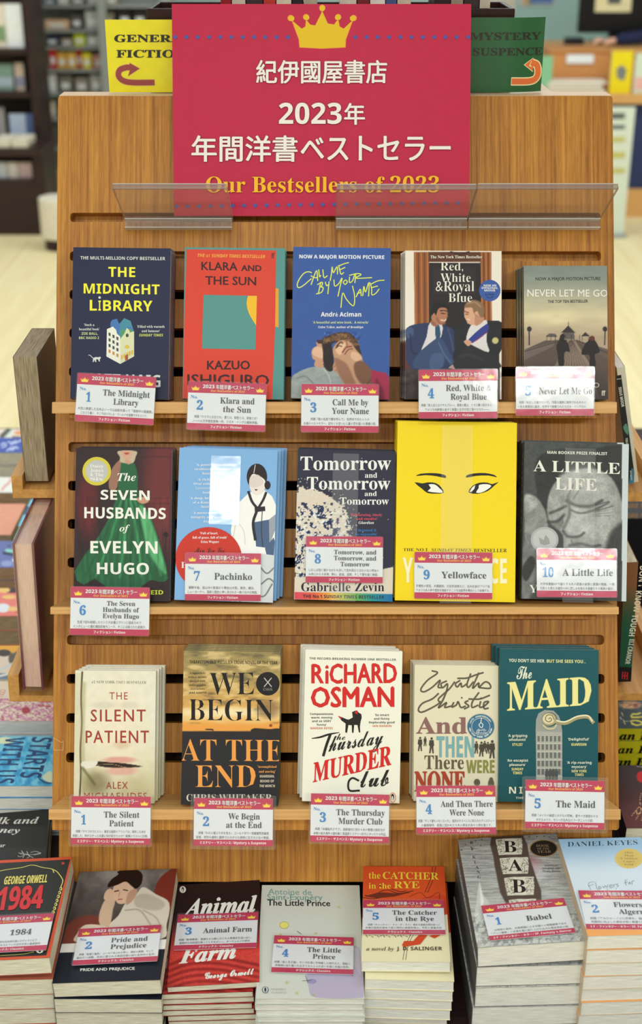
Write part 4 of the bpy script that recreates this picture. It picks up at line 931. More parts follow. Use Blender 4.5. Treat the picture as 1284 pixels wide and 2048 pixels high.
def cov_script(A, W, H):
    base(A, W, H, (222, 216, 188)); G = (96, 90, 72)
    for P in ([(905, 228), (935, 240), (880, 280), (842, 330), (860, 345), (905, 320), (950, 280), (938, 318), (960, 322)], [(985, 285), (955, 300), (965, 322), (990, 300), (985, 340), (960, 400), (940, 385), (1000, 330), (1030, 290)], [(1060, 282), (1035, 300), (1045, 318), (1066, 296), (1070, 318), (1100, 300)], [(1120, 245), (1100, 300), (1108, 320), (1135, 290)], [(1048, 270), (1100, 268), (1150, 250), (1190, 238)], [(1165, 240), (1130, 325), (1165, 295), (1165, 320), (1200, 290), (1225, 300), (1228, 325), (1170, 322)],
              [(940, 355), (905, 385), (850, 410), (828, 445), (850, 458), (920, 425), (955, 400)], [(985, 345), (960, 400), (940, 435), (985, 405), (975, 432), (1010, 425)], [(1025, 405), (1015, 430), (1040, 418), (1050, 400), (1065, 432), (1090, 425)], [(1105, 395), (1088, 405), (1110, 425), (1085, 440)], [(1165, 350), (1130, 400), (1128, 432), (1160, 420)], [(1110, 385), (1170, 385), (1225, 365)], [(1175, 400), (1170, 430), (1195, 425), (1220, 400), (1195, 405), (1195, 438), (1218, 436)]):
        A.line(P, 9.5, G)
    A.ell(1070, 378, 5, 5, G); A.ell(1178, 380, 5, 5, G)
    A.T('And', 816, 1098, 486, 578, (138, 100, 96), 's', bold=.3); A.T('THEN', 930, 1138, 594, 710, (120, 168, 170), 'b', bold=.3); A.T('There', 862, 1082, 700, 776, (96, 84, 60), 's'); A.T('WERE', 1096, 1252, 726, 798, (136, 136, 70), 'b', bold=.3); A.T('NONE', 808, 1088, 788, 900, (168, 66, 40), 's', bold=.6)
    def fig(x, y, h, c=(72, 66, 56)):
        A.ell(x, y - h * .92, h * .075, h * .08, c, 10); A.poly([(x - h * .13, y - h * .82), (x + h * .12, y - h * .82), (x + h * .15, y - h * .5), (x + h * .1, y - h * .42), (x + h * .13, y), (x + h * .05, y), (x, y - h * .38), (x - h * .08, y), (x - h * .16, y), (x - h * .1, y - h * .45), (x - h * .17, y - h * .5)], c)
    for x, y, h in ((838, 676, 80), (866, 648, 54), (902, 688, 90), (1152, 690, 70), (1180, 706, 84), (1198, 680, 62), (1216, 690, 66), (1240, 716, 102)): fig(x, y, h)
    A.ell(1155, 850, 17, 20, G); A.poly([(1215, 880), (1218, 846), (1228, 822), (1240, 822), (1250, 850), (1252, 880)], G)
    A.ell(1176, 538, 75, 70, (56, 108, 140)); A.ell(1176, 538, 52, 48, (226, 226, 210), 30); A.ell(1176, 538, 50, 46, (56, 108, 140), 30)
    for t, a0, sgn in (('75TH ANNIVERSARY', 200, 1), ('AND THEN THERE WERE NONE', 170, -1)):
        for i, ch in enumerate(t):
            a = math.radians(a0 + sgn * i * (140 / len(t) if sgn > 0 else 162 / len(t))); x = 1176 + 62 * math.cos(a); y = 538 + 58 * math.sin(a)
            if ch != ' ': A.T(ch, x - 4, x + 4, y - 5, y + 5, (220, 226, 220), 'b')
    A.line([(1180, 490), (1176, 515)], 4, WH, 0); A.line([(1176, 515), (1166, 530), (1180, 545), (1188, 528), (1176, 515)], 4, WH); A.T('Agatha', 1152, 1206, 548, 562, WH, 'c'); A.T('Christie', 1150, 1210, 564, 578, WH, 'c')

def cov_teal(A, W, H):
    base(A, W, H, (18, 82, 90)); Y = (232, 226, 150); S = (222, 226, 204); G = (150, 152, 138)
    A.T('YOU DON\'T SEE HER.', 541, 742, 160, 178, S, 'b', dy=4); A.T('BUT SHE SEES YOU...', 752, 970, 164, 182, Y, 'b', dy=3)
    A.T('The', 584, 668, 204, 274, S, 'c', bold=.15, dy=-4)
    A.T('MAID', 532, 1000, 290, 450, (206, 200, 120), 's', dy=-34, bold=.5); A.T('MAID', 532, 1000, 290, 450, Y, 's', dy=-34)
    A.poly([(690, 560), (692, 500), (706, 465), (740, 446), (790, 450), (820, 480), (832, 520), (838, 560), (838, 850), (694, 850)], (150, 154, 148), 0); A.ell(770, 500, 40, 40, (18, 82, 90)); A.poly([(695, 565), (838, 570), (838, 835), (692, 835)], (168, 170, 160))
    for r in range(5):
        for c in range(6): A.rect(700 + c * 23, 592 + r * 46, 713 + c * 23, 622 + r * 46, (104, 108, 104))
    for r in range(5): A.rect(694, 630 + r * 46, 838, 635 + r * 46, (196, 196, 184))
    for k in range(4): A.poly([(742 + k * 18, 790), (752 + k * 18, 770), (760 + k * 18, 790), (758 + k * 18, 835), (744 + k * 18, 835)], (80, 84, 82))
    A.line([(770, 500), (850, 520), (920, 490), (980, 485), (1010, 515)], 20, (158, 150, 110)); A.line([(775, 495), (850, 512), (920, 482), (980, 478), (1005, 508)], 8, (226, 220, 186))
    A.ell(765, 498, 40, 36, (168, 158, 118)); A.ell(762, 495, 33, 29, (216, 208, 168)); A.line([(762, 495), (772, 490), (778, 502), (762, 512), (744, 500), (752, 476), (780, 476), (792, 500)], 5, (120, 110, 74)); A.line([(730, 530), (755, 550), (790, 548), (805, 530)], 9, (200, 192, 150))
    for t, x, w, y, c in (("'A gripping", 588, 108, 596, S), ("whodunnit'", 588, 96, 618, S), ('STYLIST', 588, 58, 646, Y), ("'Delightful'", 928, 118, 616, S), ('GUARDIAN', 930, 84, 645, Y), ("'An escapist", 588, 118, 734, S), ("pleasure'", 588, 90, 758, S), ('SUNDAY', 588, 66, 783, Y), ('TIMES', 588, 52, 804, Y), ("'A rip-roaring", 932, 138, 746, S), ("mystery'", 932, 84, 770, S), ('NEW YORK', 932, 84, 794, Y), ('TIMES', 932, 50, 814, Y)): A.TC(t, x, w, y - 15, y, c, 'b')
    A.T('NITA PROSE', 541, 980, 874, 912, S, 'b', sp=1.3); A.T('THE NUMBER ONE BESTSELLER', 578, 940, 930, 942, S, 'b')

B = 'paperback_book'
TAPES = []
r1 = shelf_stack('navy paperback with yellow capitals and a small white house', (140.5, 799), (336.5, 801.4), (148.4, 497), .056, 4, cov_navy, V3a, (32, 38, 68))
shelf_stack('orange red paperback with a square teal window and black capitals', (365.2, 801), (566.9, 803), (373, 498.7), .054, 4, cov_orange, V3a, (84, 146, 142), spine=(214, 66, 44))
shelf_stack('blue paperback with two tilted heads and yellow handwriting', (582, 801.4), (778.3, 804), (583.7, 498.7), .052, 4, cov_blue_heads, V3b, (52, 88, 160))
shelf_stack('paperback showing two suited men seated on a leather sofa', (809.4, 801.4), (1003, 802.5), (813, 504.8), .056, 4, cov_sofa, V3b, (38, 32, 36), shift=(-.0012, 0))
shelf_stack('grey paperback with two figures running along a pier', (1048.7, 799), (1216.3, 799), (1050.4, 531.6), .060, 6, cov_pier, V3c, (110, 112, 100), shift=(-.0002, 0), spine=(70, 70, 60))
shelf_stack('dark paperback with a woman in a flowing green gown', (146.6, 1207), (339.4, 1209), (154.5, 902), .056, 3, cov_gown, V6a, (44, 30, 32), shift=(.0004, 0))
r7 = shelf_stack('pale blue paperback with a woman in a white jacket and red disc', (348.3, 1207), (545.4, 1213), (358.7, 902.3), .058, 4, cov_hanbok, V6a, (126, 176, 226), shift=(.0035, 0), pages='pages_white')
r8 = shelf_stack('midnight blue paperback with white serif title over sea foam', (588, 1206), (784.8, 1211), (592.7, 905.6), .054, 3, cov_tomorrow, V6b, (42, 42, 62))
r9 = shelf_stack('tall bright yellow book with a pair of side glancing eyes', (789.8, 1208), (1030, 1212), (792.7, 849), .060, 3, cov_yellow, V6b, (238, 212, 12), shift=(-.0006, 0))
r10 = shelf_stack('thick grey paperback with a grimacing face in close view', (1042.6, 1208), (1252.2, 1213.5), (1050.5, 893.7), .062, 2, cov_face, V6c, (78, 80, 76), T=.030, pages='pages_white', spine_art=spine_face)
shelf_stack('cream paperback with a torn paper mouth and thin red title', (147, 1609), (309, 1610), (152, 1344), .062, 4, cov_torn, V9a, (206, 202, 178), shift=(.0022, 0), pages='pages_white')
shelf_stack('paperback with a golden cloudy sky above a black half', (361.6, 1615), (556, 1618), (368, 1307), .062, 5, cov_dusk, V9a, (96, 90, 60))
shelf_stack('ivory paperback with thick red capitals and a small black fox', (603.8, 1608), (798.7, 1612.5), (607, 1304), .062, 3, cov_fox, V9b, (216, 214, 200), shift=(-.0035, 0), T=.019, pages='pages_white')
shelf_stack('beige paperback with grey handwriting and multicoloured patterned title', (826.6, 1605), (995.3, 1607), (824.4, 1332.7), .058, 5, cov_script, V9b, (206, 200, 172), shift=(-.0008, 0))
shelf_stack('teal paperback with pale gold title and a curled door handle', (996.7, 1608), (1195.5, 1611), (996, 1302), .062, 3, cov_teal, V9c, (18, 82, 90), shift=(-.0030, 0), T=.017)

def tape(root, x0, y0, x1, y1, mat='dull_tape'):
    """clear strip stuck over a cover, corners in photograph pixels"""
    A = Art(root.matrix_world); a = A.loc(x0, y1); b = A.loc(x1, y0)
    bx('clear_tape', a[0], b[0], a[1], b[1], 0.0022, 0.0024, mat, root)
tape(r9, 879, 852, 946, 1206); tape(r8, 659, 908, 718, 1202); tape(r10, 1124, 898, 1191, 1204)
tape(r7, 418, 913, 482, 1048, 'clear_tape')

# ---------------------------------------------------------------- stacks lying on the table
f5 = (320, 1680, 2.791); f4 = (0, 1620, 2.791); f6 = (640, 1660, 2.791); f7 = (884, 1620, 3.21)
def rotv(r):
    r = np.radians(np.array(r, float)); t = np.linalg.norm(r)
    return Matrix.Rotation(t, 3, Vector(r / t)).to_4x4() if t > 1e-9 else Matrix.Identity(4)
def pose(C, R, H): return Matrix.Translation(C) @ rotv(R) @ Matrix.Translation((0, -H / 2, 0))
def pile_at(what, M, W, H, T, n, art, view, cover, pages='pages_cream', jit=(), zc=None, yaw=True, name='paperback_book', **kw):
    """a pile of n copies; M is the frame of the topmost cover, the rest lie level below it"""
    r = make_book(name, 'topmost ' + what, M, W, H, T, cover, pages, None, art, view=view, group='pile of ' + what, **kw)
    c = M @ Vector((0, H / 2, 0)); xa = M.to_3x3() @ Vector((1, 0, 0)); ang = math.atan2(xa.y, xa.x)
    ay = abs(math.asin(max(-1, min(1, xa.z)))); ya = M.to_3x3() @ Vector((0, 1, 0)); ax = abs(math.asin(max(-1, min(1, ya.z))))
    z = c.z - T - W / 2 * math.sin(ay) - H / 2 * math.sin(ax) - 0.0004
    for j in range(1, n):
        if z - T < TZ - 0.0002: break
        dx, dy = jit[j - 1] if j - 1 < len(jit) else (random.uniform(-.0014, .0014), random.uniform(-.0014, .0014))
        Mj = Matrix.Translation((c.x + dx, c.y + dy, z)) @ Matrix.Rotation(ang + math.radians(random.uniform(-.5, .5)), 4, 'Z') @ Matrix.Translation((0, -H / 2, 0))
        copy_book(r, Mj, ORD[j] + ' from top, ' + what); z -= T + 0.0003
    gap = z - TZ
    if gap > 0.001 and n > 3:
        k = r.copy(); COL.objects.link(k); k['label'] = 'lowest, thinner volume under ' + what
        for ch in r.children:
            if ch.name.split('.')[0] in ('cover', 'pages'): d = ch.copy(); COL.objects.link(d); d.parent = k
        k.matrix_world = Matrix.Translation((c.x, c.y, z)) @ Matrix.Rotation(ang, 4, 'Z') @ Matrix.Translation((0, -H / 2, 0)) @ Matrix.Diagonal((1, 1, (gap - 0.0003) / T, 1))
    return r
def pile(what, C, R, W, H, T, n, art, view, cover, pages='pages_cream', **kw):
    return pile_at(what, pose(C, R, H), W, H, T, n, art, view, cover, pages, **kw)

def cov_year(A, W, H):
    base(A, W, H, (206, 84, 52)); A.poly([(-260, 310), (392, 276), (378, 330), (258, 812), (-400, 842)], (44, 48, 46)); Y = (216, 206, 110); R = (206, 56, 60)
    A.line([(-50, 380), (-10, 345), (60, 330), (120, 322), (180, 308), (240, 322), (290, 330), (300, 350)], 5, Y); A.line([(290, 330), (318, 345), (345, 380), (350, 400), (340, 430)], 5, Y)
    for k in range(8): A.ell(340 - k * 7, 440 + k * 22, 8, 10, Y, 10); A.ell(338 - k * 7, 440 + k * 22, 4, 5, (44, 48, 46), 8)
    P = [(352 + 14 * (1 if k % 2 == 0 else .4) * math.cos(k * math.pi / 5 - 1.57), 300 + 11 * (1 if k % 2 == 0 else .4) * math.sin(k * math.pi / 5 - 1.57)) for k in range(10)]; A.poly(P, (206, 70, 70))
    A.T('GEORGE ORWELL', 22, 262, 374, 418, Y, 'I', dy=-12, bold=.2, dx=6); A.T('1984', -20, 232, 432, 562, (150, 40, 44), 'b', dy=-12, dx=24, bold=.9); A.T('1984', -20, 232, 432, 562, R, 'b', dy=-12, dx=24, bold=.4)
    A.line([(-200, 826), (-40, 818), (120, 808), (190, 795)], 3, Y); A.ell(222, 786, 21, 16, WH); A.ell(222, 786, 8, 12, (40, 40, 40))
def cov_portrait(A, W, H):
    A.paint(W, H, .001); A.grad((120, 116, 112), (70, 62, 58), 340, 640); A.noise(.25, 50, 60, 2); A.blob(700, 350, 120, 60, (160, 158, 152), 1.2, a=.6)
    A.shape([(860, 500), (880, 400), (940, 340), (990, 325), (960, 540), (930, 560)], (122, 50, 38), 8); A.shape([(340, 740), (380, 640), (470, 590), (560, 600), (540, 660), (470, 740)], (118, 58, 46), 20)
    A.shape([(600, 650), (660, 590), (700, 520), (760, 470), (800, 430), (870, 470), (945, 520), (930, 640), (900, 720), (600, 720)], (214, 206, 188), 5); A.shape([(760, 480), (830, 470), (920, 520), (880, 560), (760, 540)], (186, 178, 160), 14); A.stroke([(700, 560), (780, 560), (840, 640)], 8, (170, 160, 142), 8); A.stroke([(800, 560), (870, 600), (900, 660)], 7, (172, 162, 144), 8)
    A.shape([(552, 620), (560, 560), (590, 500), (640, 500), (630, 560), (610, 650), (570, 650)], (206, 176, 148), 4); A.shape([(582, 500), (590, 455), (620, 440), (650, 480), (640, 510)], (214, 180, 152), 4)
    A.shape([(630, 470), (640, 420), (700, 395), (745, 430), (740, 480), (700, 520), (660, 522), (645, 500)], (220, 184, 156), 4); A.shape([(712, 470), (745, 440), (768, 450), (745, 500), (705, 530)], (190, 150, 124), 8)
    A.shape([(600, 430), (620, 390), (660, 360), (655, 345), (700, 332), (760, 332), (795, 360), (790, 410), (760, 440), (735, 425), (700, 400), (650, 420)], (36, 24, 22), 4); A.stroke([(640, 455), (662, 450)], 6, (60, 40, 34)); A.stroke([(690, 445), (712, 450)], 6, (60, 40, 34)); A.stroke([(660, 500), (682, 498)], 6, (170, 80, 72)); A.stroke([(668, 455), (664, 485)], 4, (180, 140, 116))
    A.shape([(430, 690), (480, 640), (600, 655), (560, 720), (420, 735)], (216, 200, 176), 5)
    t = A.PY - (748 - (A.PX - 300) * .045); A.mixc(smoothstep(t / 4), (230, 230, 222)); t = A.PY - (796 - (A.PX - 300) * .035); A.mixc(smoothstep(t / 4), (28, 34, 44))
    A.T('PRIDE AND PREJUDICE', 449, 752, 885, 900, WH, 'r', dy=-8, bold=.1); A.T('JANE AUSTEN', 480, 720, 830, 852, WH, 'r')
def cov_farm(A, W, H):
    A.paint(W, H, .001); A.grad((38, 26, 28), (208, 70, 62), 380, 640); n = fbm(A.PX / 60, A.PY / 30, 4); A.mixc(smoothstep((A.PY - 560) / 100) * .0, (0, 0, 0))
    for k in range(5):
        y = 680 + k * 34; A.stroke([(20, y + 30), (160, y - 20), (330, y - 24), (560, y + 20)], 16, (132, 34, 34), 18, .8)
    A.mixc(smoothstep((A.PY - 800) / 40) * .6, (60, 26, 28)); A.noise(.12, 8, 8, 3)
    A.ell(127, 277, 18, 19, WH); A.ell(127, 277, 7, 14, (40, 40, 40)); A.ell(126, 281, 3.5, 9, WH)
    A.T('Animal', 132, 536, 330, 424, WH, 'f', dy=-22, bold=.7, dx=10); A.T('Farm', 108, 420, 610, 690, WH, 'f', dy=-30, bold=.7, dx=10); A.T('George Orwell', 252, 524, 742, 776, WH, 'c', dy=-26, bold=.35, ref='G')
def cov_prince(A, W, H):
    base(A, W, H, (206, 212, 202)); G = (110, 160, 150)
    A.T('Antoine de', 604, 846, 272, 304, G, 'r', dy=4); A.T('Saint-Exupéry', 598, 908, 303, 334, G, 'r', dy=2, bold=.1); A.T('The Little Prince', 600, 950, 333, 366, (40, 44, 44), 'r', dy=4, bold=.25)
    A.ell(693, 476, 26, 20, (150, 140, 60)); A.ell(693, 476, 24, 18, (226, 222, 120))
    A.poly([(820, 750), (850, 700), (940, 630), (1040, 600), (1110, 600), (1122, 700), (1136, 880), (870, 880), (830, 820)], (182, 176, 200), 3); A.ell(850, 790, 24, 14, (150, 150, 186)); A.poly([(1030, 610), (1110, 600), (1124, 760), (1080, 700)], (196, 192, 210))
    for x, y in ((998, 376), (870, 523), (672, 530), (708, 798), (764, 857), (858, 868)):
        for a in range(5): A.line([(x, y), (x + 11 * math.cos(a * 1.257 - 1.57), y + 9 * math.sin(a * 1.257 - 1.57))], 2.5, (206, 196, 90), 0)
    for P in ([(795, 790), (845, 785)], [(812, 760), (826, 800)], [(765, 512), (790, 530)], [(1060, 755), (1078, 762)]): A.line(P, 2.5, (70, 70, 80), 0)
    A.ell(588, 840, 18, 18, (70, 90, 110)); A.ell(588, 840, 14, 15, (206, 212, 202)); A.ell(588, 840, 6, 12, (50, 60, 70)); A.T('MODERN', 620, 700, 832, 842, (180, 186, 180), 'r'); A.T('CLASSICS', 620, 706, 850, 860, (180, 186, 180), 'r')
def cov_rye(A, W, H):
    A.paint(W, H, .001); A.fill((214, 84, 42)); A.shape([(225, 500), (300, 440), (420, 430), (700, 430), (720, 440), (740, 780), (220, 780)], (232, 226, 186), 6, 0); A.shape([(560, 385), (710, 370), (712, 470), (560, 470)], (206, 70, 40), 5)
    K = (52, 34, 30); Y = (238, 206, 70)
    for P in ([(330, 345), (380, 335), (430, 352), (500, 350)], [(250, 365), (330, 372), (420, 360), (520, 340)], [(240, 378), (300, 384), (360, 372)], [(400, 330), (450, 345), (480, 340)], [(500, 372), (560, 350), (600, 380), (660, 350), (668, 385)], [(600, 400), (560, 470), (520, 560), (480, 640), (462, 725)], [(615, 390), (575, 470), (535, 560), (494, 640), (478, 725)], [(646, 205), (630, 280), (600, 350)], [(630, 205), (614, 280), (585, 350)]): A.line(P, 2.6 if P[0][0] > 450 else 5, K)
    for i in range(16): A.line([(255 + i * 16, 585 + (i % 3) * 5), (265 + i * 16, 600 - (i % 2) * 10)], 3, K, 0)
    A.poly([(250, 372), (330, 350), (420, 356), (500, 350), (420, 372), (320, 382)], (110, 50, 36)); A.poly([(458, 645), (470, 622), (520, 622), (560, 580), (600, 590), (560, 640), (500, 650), (466, 655)], (206, 76, 42)); A.poly([(610, 595), (650, 580), (672, 590), (640, 608)], (206, 76, 42))
    A.T('the', 272, 338, 240, 274, Y, 's', ref='t'); A.T('CATCHER', 350, 664, 236, 276, Y, 's', dy=4); A.T('in the', 272, 396, 298, 330, Y, 's'); A.T('RYE', 412, 556, 290, 328, Y, 's')
    A.T('a novel by', 258, 412, 655, 676, (110, 96, 76), 'f'); A.T('J. D. SALINGER', 428, 682, 654, 674, (90, 70, 56), 'b')
def cov_tower(A, W, H):
    A.paint(W, H, .001); A.grad((150, 152, 148), (176, 180, 176), 200, 800); n = fbm(A.PX / 90, A.PY / 5, 6, 3); A.mixc(np.clip((n - .45) * 3, 0, .5), (200, 204, 198)); A.mixc(np.clip((.42 - n) * 3, 0, .3), (116, 116, 112)); A.blob(570, 360, 60, 60, (150, 60, 64), 1.3, a=.5); A.blob(590, 400, 70, 60, (220, 226, 230), 1.2, a=.5)
    A.shape([(316, 165), (518, 160), (560, 300), (600, 420), (640, 600), (420, 620), (350, 420), (330, 300)], (84, 72, 64), 8, 2); 
    A.shape([(240, 460), (262, 540), (305, 600), (300, 700), (210, 720), (220, 600)], (196, 200, 194), 6); A.shape([(242, 470), (270, 590), (250, 640)], (226, 228, 222), 6, 0)
    A.mixc(((A.PY > 660) & (fbm(A.PX / 22, A.PY / 16, 12, 3) > .52)) * .6, (216, 220, 214)); A.mixc(((A.PY > 660) & (fbm(A.PX / 16, A.PY / 18, 17, 3) > .58)) * .5, (110, 116, 112))
    for i, (x0, y0, x1, y1) in enumerate(((345, 183, 512, 285), (371, 305, 552, 408), (400, 430, 588, 545), (430, 572, 602, 640))):
        A.shape([(x0, y0 + 6), (x0 + 60, y0), (x1, y0 - 2), (x1 + 4, (y0 + y1) / 2), (x1, y1), (x0 + 20, y1 + 4), (x0 + 6, (y0 + y1) / 2)], (216, 214, 196), 3, 0)
        m = (vnoise(A.PX / 5, A.PY / 4, 30 + i) < .4) & (A.PX > x0 + 8) & (A.PX < x1) & (A.PY > y0 + 6) & (A.PY < y1 - 4) & (np.abs(A.PX - (x0 + x1) / 2 - 8) > 34); A.mixc(m * .7, (96, 92, 80))
    A.noise(.06, 5, 5, 3); K = (40, 38, 36)
    for t, x0, x1, yt, yb in (('B', 398, 478, 200, 272), ('A', 428, 516, 318, 392), ('B', 452, 538, 448, 532)): A.T(t, x0, x1, yt, yb, K, 't', bold=.3, dx=-4)
    for t, x, y in (('R', 190, 222), ('F', 196, 262), ('K', 206, 314), ('U', 216, 348), ('A', 224, 380), ('N', 232, 410), ('G', 238, 442)): A.T(t, x - 10, x + 12, y - 20, y - 2, K, 't')
    A.ell(652, 247, 92, 56, (150, 128, 84)); A.ell(652, 247, 84, 50, (44, 36, 34)); A.T('BOOK', 605, 688, 222, 238, (140, 120, 84), 't'); A.T('OF THE', 612, 690, 243, 256, (140, 120, 84), 't'); A.T('YEAR', 612, 700, 260, 276, (140, 120, 84), 't')
    for t, w, y in (('Ambitious,', 96, 362), ('sweeping, epic', 120, 380), ("Denny Brown", 112, 398)): A.TC(t, 702, w, y - 12, y, (70, 70, 66), 't')
    for x, y in ((150, 222), (216, 200), (256, 190), (248, 232), (126, 258), (186, 240), (610, 172), (690, 176), (560, 174), (655, 170)): A.ell(x, y, 4, 3, K, 8)
def cov_algernon(A, W, H):
    A.paint(W, H, .001); A.grad((150, 186, 214), (206, 222, 232), 200, 420); A.mixc(smoothstep((A.PY - 745) / 10), (236, 166, 96)); A.blob(1180, 700, 40, 30, (226, 200, 170), 1)
    A.T('DANIEL KEYES', 806, 1256, 206, 236, (50, 66, 80), 't', dy=-14)
    P = []
    for k in range(72):
        a = k * math.pi / 36; r = 1 if k % 2 else .88; P.append((1200 + 96 * r * math.cos(a), 312 + 68 * r * math.sin(a)))
    A.poly(P, (214, 188, 98)); A.ell(1200, 312, 74, 52, (206, 184, 104))
    for i, (t, w) in enumerate((('More', 56), ('Than', 60), ('5 Million', 110), ('Copies', 72), ('Sold', 58))): A.TC(t, 1200, w, 268 + i * 19, 280 + i * 19, (150, 110, 50), 't')
    for P in ([(978, 462), (950, 465), (940, 480), (955, 512)], [(938, 490), (972, 478)], [(985, 465), (995, 508)], [(1010, 490), (1005, 505), (1022, 502), (1010, 490)], [(1030, 488), (1040, 500), (1048, 486), (1058, 498), (1066, 480)], [(1075, 492), (1095, 484), (1080, 480), (1078, 500), (1098, 496)], [(1104, 496), (1104, 480), (1118, 478)], [(1130, 474), (1120, 480), (1134, 488), (1122, 494)], [(1190, 450), (1176, 455), (1182, 484)], [(1168, 470), (1192, 464)], [(1204, 464), (1198, 476), (1212, 474), (1204, 464)], [(1222, 480), (1220, 460), (1236, 455)], [(990, 540), (1008, 505), (1024, 545)], [(1060, 505), (1066, 545)], [(1120, 505), (1110, 520), (1130, 525)]): A.line(P, 3, (120, 130, 140))

k1984 = pile('black and orange bordered paperback with a yellow author name', (-0.3793, 1.2842, .5600), (-1.20, -2.13, 1.69), .1138, .1855, .024, 9, cov_year, f4, (168, 92, 70))
kpride = pile('paperback with a resting woman in white over a black band', (-0.2546, 1.2872, .5315), (-.13, -2.56, -.06), .129, .198, .0225, 9, cov_portrait, f4, (28, 34, 44))
kfarm = pile('dark red paperback with rough white brush lettering', (-0.1331, 1.2939, .5123), (.29, -2.34, 2.27), .111, .181, .0088, 12, cov_farm, f5, (120, 30, 34), jit=((-.008, -.002), (-.007, -.001), (-.0085, -.002), (-.007, -.0015)))
kprince = pile('pale grey green paperback with small stars and a lilac globe', (-0.0132, 1.2816, .5108), (.22, .32, .25), .129, .198, .0085, 12, cov_prince, f5, (206, 212, 202), pages='pages_white')
krye = pile('orange and cream paperback with yellow title', (.1050, 1.2939, .5436), (-.74, -1.76, -2.38), .106, .174, .0155, 12, cov_rye, f6, (226, 218, 178), pages='pages_white', jit=((.004, -.010), (.004, -.010), (.003, -.009), (.002, -.009)))
kbabel = pile('grey silver paperback with a dark torn column of black capitals', (.2449, 1.2886, .5871), (.45, -3.35, 1.49), .129, .194, .0305, 9, cov_tower, f7, (96, 94, 92), pages='pages_white')
kflow = pile('sky blue paperback with a golden starburst seal', (.3588, 1.2706, .6075), (-.05, -.26, 1.90), .106, .174, .0200, 9, cov_algernon, f7, (206, 186, 160), pages='pages_white')

# ---------------------------------------------------------------- laminated number cards
CW, CH_ = 0.100, 0.0625
PINK = (190, 24, 78)
def card_local(A): A.loc = lambda x, y: np.array([(x - .5) * CW, (1 - y) * CH_])
def frac_crown(A, x0, y0, w, h, c=(236, 160, 50), d=(250, 220, 60)):
    tr = lambda x, y: (x0 + (x - 505) / 272 * w, y0 + (y - 28) / 176 * h)
    A.poly([tr(*p) for p in ((545, 200), (512, 80), (572, 130), (575, 78), (615, 115), (641, 30), (668, 115), (706, 78), (712, 130), (770, 80), (738, 200))], c)
    A.poly([tr(*p) for p in ((556, 192), (535, 110), (585, 140), (641, 70), (700, 140), (748, 110), (728, 192))], d)
def band_mesh(foot):
    A = Art(Matrix.Identity(4)); card_local(A)
    A.rect(0, 0, 1, 1, (226, 232, 236)); A.rect(0, 0, 1, .232, PINK); A.rect(0, .868, 1, 1, PINK)
    frac_crown(A, .035, .07, .115, .115); frac_crown(A, .862, .075, .115, .115)
    D = (90, 20, 40)
    for c, b in ((D, .35), ((240, 232, 232), .12)): A.T('2023', .185, .335, .055, .13, c, 'b', bold=b * .6); A.T('年間洋書ベストセラー', .355, .84, .05, .14, c, 'j', bold=b, res=1)
    A.T('Our Bestsellers of 2023', .29, .725, .158, .202, (250, 190, 60), 'b')
    A.T(foot[0], foot[2], foot[3], .905, .96, (240, 232, 232), 'j', bold=.12, res=1); A.T(foot[1], foot[3] + .01, foot[4], .905, .96, (240, 232, 232), 'b', res=1)
    o = A.ink_obj('header_print', None, 'ink_card'); me = o.data; bpy.data.objects.remove(o); return me
print_mat('ink_card', 0.5)
FOOT = {'F': ('フィクション', '/ Fiction', .30, .52, .70), 'M': ('ミステリー・サスペンス', '/ Mystery & Suspense', .08, .47, .92), 'C': ('クラシックス', '/ Classics', .30, .52, .72), 'S': ('ＳＦ・ファンタジー・ホラー', '/ SF, Fantasy & Horror', .05, .50, .96)}
BANDS = {k: band_mesh(v) for k, v in FOOT.items()}
def rounded(x0, x1, y0, y1, r):
    P = []
    for cx, cy, a0 in ((x1 - r, y1 - r, 0), (x0 + r, y1 - r, 90), (x0 + r, y0 + r, 180), (x1 - r, y0 + r, 270)):
        for k in range(5):
            a = math.radians(a0 + 22.5 * k); P.append((cx + r * math.cos(a), cy + r * math.sin(a)))
    return P
